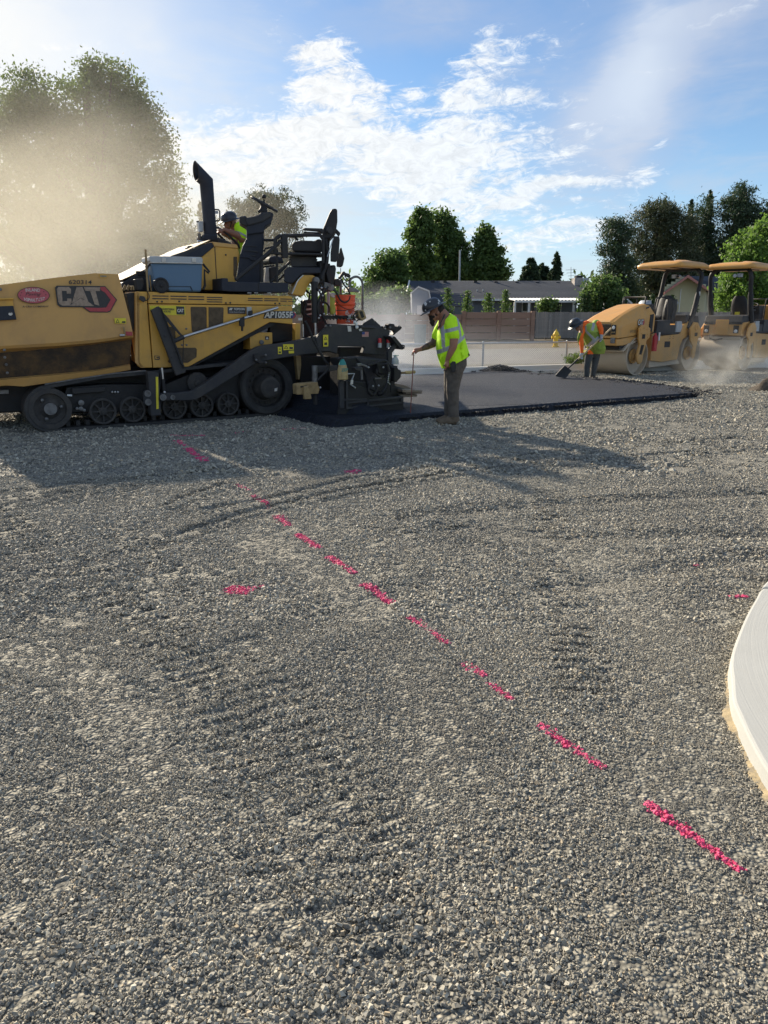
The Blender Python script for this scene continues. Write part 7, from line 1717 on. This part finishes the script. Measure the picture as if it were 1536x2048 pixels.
# near arm hanging, far arm reaching to the probe
limb(body, [q1(800, 575, -.19), q1(822, 720, -.25), q1(812, 850, -.26)], [.075, .066, .056]); limb(body, [q1(812, 850, -.26), q1(775, 930, -.25), q1(735, 1015, -.23)], [.056, .048, .034])
hand(body, q1(732, 1025, -.23), q1(728, 1100, -.22) - q1(735, 1015, -.23), (-1, .3, 0), (-.3, -1, 0), 1.05, .55)
hp = q1(308, 918, .14)
limb(body, [q1(690, 560, .18), q1(600, 730, .24), q1(556, 815, .24)], [.08, .066, .054]); limb(body, [q1(556, 815, .24), q1(480, 850, .2), q1(395, 885, .15)], [.055, .05, .034])
hand(body, q1(388, 888, .15), q1(310, 905, .14) - q1(395, 885, .15), (0.2, .2, -1), (0, -1, -.2), 1.05, 1.3)
# neck and head, bowed forwards
limb(body, [q1(715, 480, 0), q1(672, 420, 0), q1(640, 390, 0)], [.078, .068, .066])
hc = q1(588, 410, 0)
body.ball(hc + Vector((.02, 0, .03)), (.105, .078, .10), 16); body.ball(hc + Vector((-.025, 0, -.045)), (.078, .066, .085), 14)
body.tube([hc + Vector((-.085, 0, -.02)), hc + Vector((-.112, 0, -.055))], [.012, .018], 8); body.ball(hc + Vector((-.095, 0, -.088)), (.014, .024, .010), 8)
for sy in (-1, 1): body.ball(hc + Vector((.02, sy * .078, -.015)), (.02, .012, .032), 8); body.ball(hc + Vector((-.078, sy * .032, -.012)), (.014, .016, .012), 8)
# boots
for y, ux, uy, hx in ((-.09, 610, 1825, 850), (.10, 584, 1788, 810)):
    a, b = q1(hx, uy - 10, y), q1(ux + 20, uy, y); a.z = max(a.z, .06) ; zb = .035
    body.tube([Vector((a.x, y, zb + .03)), Vector(((a.x + b.x) / 2, y, zb + .03)), Vector((b.x + .03, y, zb + .01))], [.062, .062, .046], 12); body.ball(Vector((b.x + .03, y, zb + .01)), (.055, .05, .044), 12)
    body.tube([Vector((a.x - .02, y, .05)), Vector((a.x - .04, y, .20))], [.068, .07], 12)
    body.tube([Vector(((a.x + b.x) / 2 + .02, y, .08)), Vector((a.x - .03, y, .16))], [.055, .062], 12)
me = baked(body, .0085, 4, .5)
feet_z = .16
def reg1(c):
    x, y, z = c[:, 0], c[:, 1], c[:, 2]; r = np.full(len(c), 1)
    r[z < 1.03] = 1
    arm = [q1(800, 560, -.20), q1(822, 720, -.25), q1(812, 850, -.26), q1(735, 1015, -.23), q1(722, 1100, -.22)]; dd_ = np.full(len(c), 9.)
    for p, q in zip(arm[:-1], arm[1:]):
        p, q = np.array(p), np.array(q); t = np.clip(((c - p) @ (q - p)) / ((q - p) @ (q - p)), 0, 1); dd_ = np.minimum(dd_, np.linalg.norm(c - p - t[:, None] * (q - p), axis=1))
    armN = (dd_ < np.where(z < .9, .062, .09)) & (z > .72); head = z > 1.38
    r[armN] = 0; hx = Q.L(U('f', 640, 900)[0], .2).x
    r[(x < hx - .005) & (z > .95) & (z < 1.35)] = 3
    wx = Q.L(U('f', 405, 885)[0], .15).x; r[(x < wx) & (z > .9)] = 0
    r[head] = 0; r[z < .125] = 2; return r
painted(me, ['skin', 'pants', 'boot', 'tattoo'], reg1)
bo = link('body', me, W1)
# vest as a garment round the trunk, short sleeves
vest = MB()
vr = [(590, 845, 560, 470, .12), (640, 600, 860, 470, .20), (600, 690, 915, 590, .235), (590, 800, 948, 690, .245), (598, 900, 975, 790, .245), (612, 990, 998, 870, .24), (640, 1075, 1018, 935, .235), (655, 1135, 1024, 965, .23)]
vr = [(668, 560, 770, 425, .12), (622, 610, 850, 470, .20), (598, 700, 905, 560, .23), (590, 790, 940, 660, .245), (592, 880, 965, 760, .25), (606, 965, 990, 850, .245), (634, 1060, 1012, 920, .24), (662, 1140, 1024, 962, .235)]
rings = []
for u0, v0, u1, v1, hw in vr:
    a, b = q1(u0, v0, 0), q1(u1, v1, 0); c = (a + b) / 2; h = (a - b) / 2
    rings.append([c + h * math.cos(t) * (1 + .02 * math.sin(5 * t)) + Vector((0, hw * math.sin(t) * (1 + .03 * math.sin(4 * t + 1)), 0)) for t in [2 * math.pi * j / 32 for j in range(32)]])
vest.loft(rings, True)
limb(vest, [q1(792, 552, -.19), q1(812, 630, -.225), q1(818, 690, -.24)], [.108, .104, .100]); limb(vest, [q1(700, 540, .17), q1(640, 640, .22), q1(606, 720, .24)], [.095, .092, .088])
for k in range(14):   # folds
    u, v = random.uniform(640, 960), random.uniform(640, 1000); p = q1(u, v, -.235); vest.tube([p, p + Vector((random.uniform(-.03, .03), .01, -random.uniform(.06, .16)))], [.012, .006], 6)
vm = baked(vest, .008, 3, .5)
def reg_v(c):
    # reflective bands: waist, verticals from the shoulders, sleeve band
    n = len(c); r = np.zeros(n, int); z = c[:, 2]; x = c[:, 0]; y = c[:, 1]
    L = lambda u, v: Q.L(U('f', u, v)[0], -.24)
    a, b = L(620, 930), L(960, 730); t = (x - a.x) / (b.x - a.x); zz = a.z + (b.z - a.z) * t - .02 * np.sin(np.clip(t, 0, 1) * math.pi); body_ = ~((y < -.2) & (z > L(800, 735).z) & (x > L(730, 600).x) & (x < L(895, 600).x))
    band = np.abs(z - zz); r[(band < .030) & body_] = 1; 
    a, b = L(670, 550), L(690, 900); xx = a.x + (b.x - a.x) * (a.z - z) / (a.z - b.z); r[(np.abs(x - xx) < .024) & (z < a.z) & (z > zz) & (y < 0)] = 1
    a, b = L(905, 560), L(910, 760); sx = L(870, 520).x + (L(912, 760).x - L(870, 520).x) * np.clip((L(0, 470).z - z) / (L(0, 470).z - L(0, 770).z), 0, 1); r[(np.abs(x - sx) < .022) & (z > zz) & (y < -.06) & (z < L(0, 470).z)] = 1
    a, b = L(712, 655), L(882, 610); zz2 = a.z + (b.z - a.z) * (x - a.x) / (b.x - a.x); r[(np.abs(z - zz2) < .026) & (y < -.20) & (x > a.x - .03) & (x < b.x + .03)] = 1
    return r
painted(vm, ['lime', 'reflect'], reg_v); vo = link('vest', vm, W1)
hat('hat_spots', q1(545, 372, 0) + Vector((.0, 0, .01)), (q1(505, 290, 0) - q1(560, 400, 0)), (q1(440, 480, 0) - q1(650, 270, 0)), 'helmet', W1, 1.06, True, True)
bd = MB(); bd.ball(hc + Vector((-.05, 0, -.10)), (.046, .046, .062), 12).ball(hc + Vector((-.035, 0, -.06)), (.07, .068, .05), 12).ball(hc + Vector((.0, 0, -.03)), (.05, .073, .04), 12).tube([hc + Vector((-.055, 0, -.13)), hc + Vector((-.035, 0, -.2))], [.045, .02], 10)
link('beard', painted(baked(bd, .008, 3), ['beard'], lambda c: np.zeros(len(c))), W1)
hr = MB(); hr.ball(hc + Vector((.045, 0, .035)), (.085, .082, .085), 14); link('hair', painted(baked(hr, .008, 3), ['beard'], lambda c: np.zeros(len(c))), W1)
Q.poly('collar', 'decal_black', 'f', (600, 620, 640, 560, 690, 440, 712, 430, 700, 470, 655, 570, 612, 640), -.12, .02, .004)
rd = thing('two_way_radio', 'small black two-way radio clipped at the hip of the lime-vested man', 'radio', (wp.x, wp.y, 0))
Q.poly('radio_body', 'black', 'f', (770, 1075, 800, 1040, 840, 1045, 850, 1110, 838, 1175, 790, 1185), -.25, .05, .008, parent=rd); Q.rod('aerial', 'black', 'f', (838, 1050, 838, 962), -.23, .008, rd)
gl = thing('glove_pair', 'dark work glove tucked in the back pocket of the lime-vested man', 'gloves', (wp.x, wp.y, 0))
Q.poly('cloth', 'deep', 'f', (930, 1010, 985, 940, 1005, 935, 1030, 960, 1012, 980, 975, 1010, 940, 1040), -.12, .06, .012, parent=gl)
# probe standing in the mat
pr_ = thing('depth_probe', 'thin reddish steel probe held upright by the lime-vested man', 'probe', (wp.x, wp.y, 0))
top_, bot_ = q1(305, 925, .14), q1(262, 1700, .14)
MB().tube([top_, bot_], .0075, 8).done('rod', mat('rust_red', (.20, .06, .045), .5), pr_)
MB().tube([top_ + Vector((0, -.05, .012)), top_ + Vector((0, .05, .012))], .011, 8).done('grip', 'red', pr_); MB().tube([q1(228, 1690, .14), q1(268, 1692, .14)], .006, 6).done('foot_bar', 'black', pr_)

# --- worker with shovel
w2 = gnd(1178, 762)
W2 = thing('person', 'man in worn lime vest over orange sleeves and dark jeans, bent over shovelling', 'person', (w2.x, w2.y, 0), 0)
S = Rig(w2, 0, W2)
def q2(u, v, y=0.0): return S.L(U('w', u, v)[0], y)
b2 = MB()
limb(b2, [q2(975, 960, -.05), q2(925, 1200, -.06), q2(905, 1450, -.04)], [.105, .08, .062]); limb(b2, [q2(1115, 960, .08), q2(1085, 1210, .06), q2(1045, 1470, .08)], [.115, .085, .064])
b2.ball(q2(1060, 930), (.16, .14, .13), 14)
stack(b2, [(q2(1090, 960), .17, .15), (q2(1110, 840), .19, .17), (q2(1080, 700), .20, .18), (q2(1020, 560), .21, .19), (q2(980, 430), .22, .18), (q2(960, 330, -.02), .19, .15), (q2(930, 270, -.04), .12, .10)])
limb(b2, [q2(1170, 310, -.1), q2(1225, 420, -.16), q2(1235, 520, -.2)], [.078, .064, .05]); hand(b2, q2(1236, 560, -.22), Vector((0, -.1, -1)), Vector((-1, -.3, 0)), Vector((0, -1, 0)), 1.15, 1.2)
limb(b2, [q2(830, 400, -.08), q2(780, 600, -.2), q2(805, 760, -.28)], [.08, .064, .052]); limb(b2, [q2(805, 760, -.28), q2(810, 920, -.3)], [.05, .038])
hand(b2, q2(808, 935, -.3), Vector((-.1, -.1, -1)), Vector((.3, -1, 0)), Vector((-1, -.3, 0)), 1.15, 1.2)
limb(b2, [q2(920, 300, -.06), q2(820, 330, -.12)], [.075, .068]); h2 = q2(745, 350, -.16)
b2.ball(h2, (.085, .085, .10), 14).ball(h2 + Vector((-.03, -.03, -.06)), (.06, .065, .06), 12).ball(h2 + Vector((-.075, -.06, -.04)), (.02, .02, .022), 8)
for sy in (-1, 1): b2.ball(h2 + Vector((.03 * sy + .02, -.02 + sy * .075, -.01)), (.018, .014, .028), 8)
for (u, v, y) in ((880, 1530, -.08), (1020, 1545, .04)):
    p = q2(u, v, y); b2.tube([Vector((p.x + .06, y + .02, .055)), Vector((p.x - .0, y - .08, .05)), Vector((p.x - .03, y - .17, .04))], [.052, .052, .04], 10); b2.tube([Vector((p.x + .05, y + .02, .06)), Vector((p.x + .04, y + .03, .17))], [.055, .06], 10)
me = baked(b2, .010, 4)
Z = lambda v: q2(0, v).z
def reg2(c):
    x, y, z = c[:, 0], c[:, 1], c[:, 2]; r = np.full(len(c), 1); armR = x > q2(1165, 0).x; armL = (x < q2(880, 0).x)
    r[(z > Z(960)) & (armR | armL)] = 3; r[(z > Z(960)) & ~(armR | armL)] = 3
    r[(x > q2(1180, 0).x) & (z < Z(530)) & (z > Z(720))] = 4; r[(x < q2(885, 0).x) & (z < Z(925)) & (z > Z(1100)) & (y < -.18)] = 4
    r[(x < q2(815, 0).x) & (z > Z(500))] = 0; r[z < .13] = 2; return r
painted(me, ['skin', 'pants2', 'darkboot', 'orangecloth', 'glove'], reg2); link('body', me, W2)
v2 = MB(); stack(v2, [(q2(1130, 960), .19, .17), (q2(1130, 850), .225, .20), (q2(1085, 700), .24, .21), (q2(1020, 560), .245, .22), (q2(985, 430), .235, .21), (q2(975, 340, -.02), .215, .18), (q2(960, 275, -.02), .16, .12)])
v2.tube([q2(770, 500, -.2), q2(745, 620, -.22), q2(770, 740, -.2), q2(850, 760, -.12)], [.04, .05, .05, .05], 8)
limb(v2, [q2(1120, 300, -.03), q2(1160, 330, -.08)], [.10, .085]); v2.tube([q2(880, 900, -.14), q2(890, 980, -.12)], [.08, .03], 8)
for k in range(12): p = q2(random.uniform(900, 1230), random.uniform(420, 850), -.2); v2.tube([p, p + Vector((random.uniform(-.06, .06), .0, -random.uniform(.06, .14)))], [.014, .006], 6)
vm = baked(v2, .010, 3)
def reg_v2(c):
    x, y, z = c[:, 0], c[:, 1], c[:, 2]; r = np.zeros(len(c), int)
    def seg(u0, v0, u1, v1, wd, m=1):
        a, b = q2(u0, v0, -.2), q2(u1, v1, -.2); dx_, dz_ = b.x - a.x, b.z - a.z; L2 = dx_ ** 2 + dz_ ** 2; t = ((x - a.x) * dx_ + (z - a.z) * dz_) / L2
        d = np.abs((x - a.x) * dz_ - (z - a.z) * dx_) / math.sqrt(L2); r[(d < wd) & (t > 0) & (t < 1) & (y < .05)] = m
    r[(x < q2(1180, 0).x) & (z > Z(480)) & (x > q2(890, 0).x)] = 2
    seg(880, 300, 900, 480, .03); seg(920, 480, 1080, 650, .026); seg(1080, 650, 960, 800, .03); seg(1180, 590, 960, 810, .032); seg(1090, 280, 1030, 450, .034)
    return r
painted(vm, ['olive', 'reflect', 'limepale'], reg_v2); link('vest', vm, W2)
hat('hat_plain', q2(668, 320, -.16), (q2(600, 215, -.16) - q2(680, 370, -.16)) + Vector((0, -.03, 0)), Vector((-.6, -.5, -.45)), 'helmet', W2, 1.12, True)
sh_ = thing('shovel', 'square-mouth shovel with wooden handle and black blade, pushed at the mat edge', 'shovel', (w2.x, w2.y, 0))
A_, B_ = q2(1452, 400, -.12), q2(515, 1275, -.42); mid = A_.lerp(B_, .78)
MB().tube([A_, mid], .021, 10).done('handle', 'handle', sh_); MB().tube([mid, B_ + (B_ - mid).normalized() * .03], [.024, .017], 10).done('socket', 'black', sh_)
bl = [q2(422, 1218, -.45), q2(582, 1338, -.40), q2(450, 1500, -.50), q2(235, 1455, -.56), q2(228, 1425, -.56)]
MB().prism(bl, [p + Vector((.006, .012, .008)) for p in bl]).prism([bl[0], bl[0] + Vector((0, -.03, 0)), bl[4] + Vector((0, -.03, .0)), bl[4]], [p + Vector((.01, 0, .006)) for p in (bl[0], bl[0] + Vector((0, -.03, 0)), bl[4] + Vector((0, -.03, .0)), bl[4])]).done('blade', 'deep', sh_)

# --- operator seated at the far console of the paver
OY = 1.75
W3 = thing('person', 'operator in lime shirt and patterned hard hat leaning over the paver wheel', 'person', (pg.x, pg.y, 0), PA)
def q3(u, v, y=OY): return K.L(U('b', u, v)[0], y)
b3 = MB()
stack(b3, [(q3(1180, 1080), .20, .17), (q3(1175, 960), .20, .18), (q3(1165, 850), .17, .19), (q3(1135, 760), .12, .15), (q3(1110, 730), .07, .07)])
limb(b3, [q3(1160, 760, OY - .17), q3(1175, 845, OY - .22), q3(1170, 850, OY - .22)], [.085, .075, .07]); limb(b3, [q3(1170, 840, OY - .22), q3(1080, 800, OY - .22), q3(1000, 768, OY - .2)], [.062, .055, .038])
hand(b3, q3(995, 768, OY - .2), q3(950, 780, OY - .2) - q3(1000, 765, OY - .2), Vector((-.2, 0, -1)), Vector((0, -1, 0)), 1.1, 1.2)
limb(b3, [q3(1130, 760, OY + .15), q3(1060, 830, OY + .2), q3(990, 800, OY + .1)], [.075, .06, .04])
limb(b3, [q3(1110, 740), q3(1085, 705)], [.06, .055]); h3 = q3(1052, 700)
b3.ball(h3 + Vector((.02, 0, .03)), (.10, .078, .10), 14).ball(h3 + Vector((-.03, 0, -.04)), (.07, .062, .075), 12).ball(h3 + Vector((-.095, 0, -.04)), (.02, .014, .02), 8).ball(h3 + Vector((.02, -.078, -.005)), (.018, .012, .03), 8)
me = baked(b3, .010, 4)
zs, xs_ = q3(0, 735).z, q3(1140, 0).x
painted(me, ['skin', 'limepale'], lambda c: np.where((c[:, 0] > q3(1140, 800).x) | ((c[:, 2] < q3(0, 870).z)), 1, 0)); link('body', me, W3)
sl = MB(); limb(sl, [q3(1150, 745, OY - .15), q3(1180, 820, OY - .22)], [.10, .092]); stack(sl, [(q3(1190, 1060), .21, .18), (q3(1185, 900), .21, .20), (q3(1170, 800), .18, .2), (q3(1140, 735), .11, .14)])
vm = baked(sl, .01, 3); a3, b3_ = q3(1120, 770, OY - .3), q3(1210, 830, OY - .3)
painted(vm, ['lime', 'reflect'], lambda c: np.where(np.abs((c[:, 2] - a3.z) - (b3_.z - a3.z) / (b3_.x - a3.x) * (c[:, 0] - a3.x)) < .018, 1, 0)); link('shirt', vm, W3)
hat('hat_pattern', h3 + Vector((-.0, 0, .045)), Vector((-.28, -.05, 1)), Vector((-1, 0, -.35)), 'helmet', W3, 1.05, True, True)
K.rod('chin_strap', 'black', 'b', (1070, 690, 1060, 740), OY - .09, .008, W3)
cs = q3(1030, 850, OY - .05); MB().tube([cs + Vector((.2 * math.cos(t), .19 * math.sin(t), .17 * -math.cos(t))) for t in [2 * math.pi * k / 24 for k in range(25)]], .02, 8, caps=False).done('steering_wheel', 'black', paver)
A = [q3(935, 830, OY - .3), q3(1080, 890, OY - .3), q3(1080, 960, OY - .3), q3(930, 920, OY - .3)]; MB().prism(A, [p + Vector((0, .6, 0)) for p in A]).done('far_console', 'char', paver, .03)

# --- low mound built for an unidentified dark brown lump at the right edge
bp = gnd(1545, 783)
heap('dirt_mound', (bp.x + .15, bp.y + .2), .55, .35, .34, 'bark', kind='thing', label='low dark brown mound at the right edge with dust blowing off it', category='mound')

# ------------------------------------------------------------------ dust and steam
def puff(name, c, rad, dens, col, label, nscale=1.5, thr=.3, power=1.2, aniso=.3, rot=0.0, stretch=(1, 1, 1), lo=0.0):
    mb = MB(); ico = bmesh.new(); bmesh.ops.create_icosphere(ico, subdivisions=3, radius=1); me = bpy.data.meshes.new(name); ico.to_mesh(me); ico.free()
    m, nt, o = newmat(name); v = nt.nodes.new('ShaderNodeVolumePrincipled'); tc = nt.nodes.new('ShaderNodeTexCoord').outputs['Object']
    x, y, z = sep(nt, tc); r = (x * x + y * y + z * z).sqrt(); f = (1.0 - r).clamp().pw(power)
    n = noise(nt, comb(nt, x * stretch[0], y * stretch[1], z * stretch[2]), nscale, 4, 0.55, 0.6).ss(thr, thr + .32)
    d = f * (n + lo) * dens
    nt.links.new(d.s, v.inputs['Density']); v.inputs['Color'].default_value = (*col, 1); v.inputs['Anisotropy'].default_value = aniso
    nt.links.new(v.outputs[0], o.inputs['Volume']); me.materials.append(m)
    ob = link(name, me, None, kind='stuff', label=label, category='dust' if 'dust' in name else 'steam'); ob.location = c; ob.scale = rad; ob.rotation_euler = (0, 0, rot)
    return ob
c = at(50, 470, 24); puff('dust_cloud', (c.x, 24, 3.0), (9.5, 5.5, 5.0), .115, (.93, .87, .73), 'thick tan dust cloud rising behind the paver hopper', 1.5, .28, .9, .28, 0, (1, .8, 1.2), .35)
c = at(140, 320, 27); puff('dust_cloud', (c.x, 28, 6.0), (7.0, 4.5, 6.5), .03, (.97, .94, .86), 'thin dust haze drifting up in front of the large tree', 1.7, .34, .9, .25, 0, (1, .8, 1), .3)
c = at(770, 655, 17.2); puff('steam', (c.x - .1, 17.4, 1.1), (1.35, 1.0, 1.25), .6, (.88, .93, 1.0), 'pale steam rising behind the screed', 1.6, .30, .9, .4, .2, (1, 1, .8), .25)
c = at(860, 700, 18); puff('steam', (c.x, 17.6, .8), (3.4, 1.3, .7), .09, (.86, .92, 1.0), 'thin steam drifting low over the fresh mat', 1.8, .32, .8, .4, .3, (1, 1, 1), .3)
c = gnd(1470, 778); puff('dust_cloud', (c.x, c.y + .6, .42), (1.25, .6, .85), 2.3, (.97, .95, .88), 'small pale dust puff blowing by the rear roller', 1.9, .42, 1.1, .4, -.3, (1, 1, 1), .05)
c = gnd(1440, 760); puff('dust_cloud', (c.x - .1, c.y + 1.4, .9), (2.2, .9, 1.2), .22, (.97, .95, .9), 'thin dust veil hanging before the drum of the second roller', 1.7, .40, 1, .4, -.2, (1, 1, 1), .05)
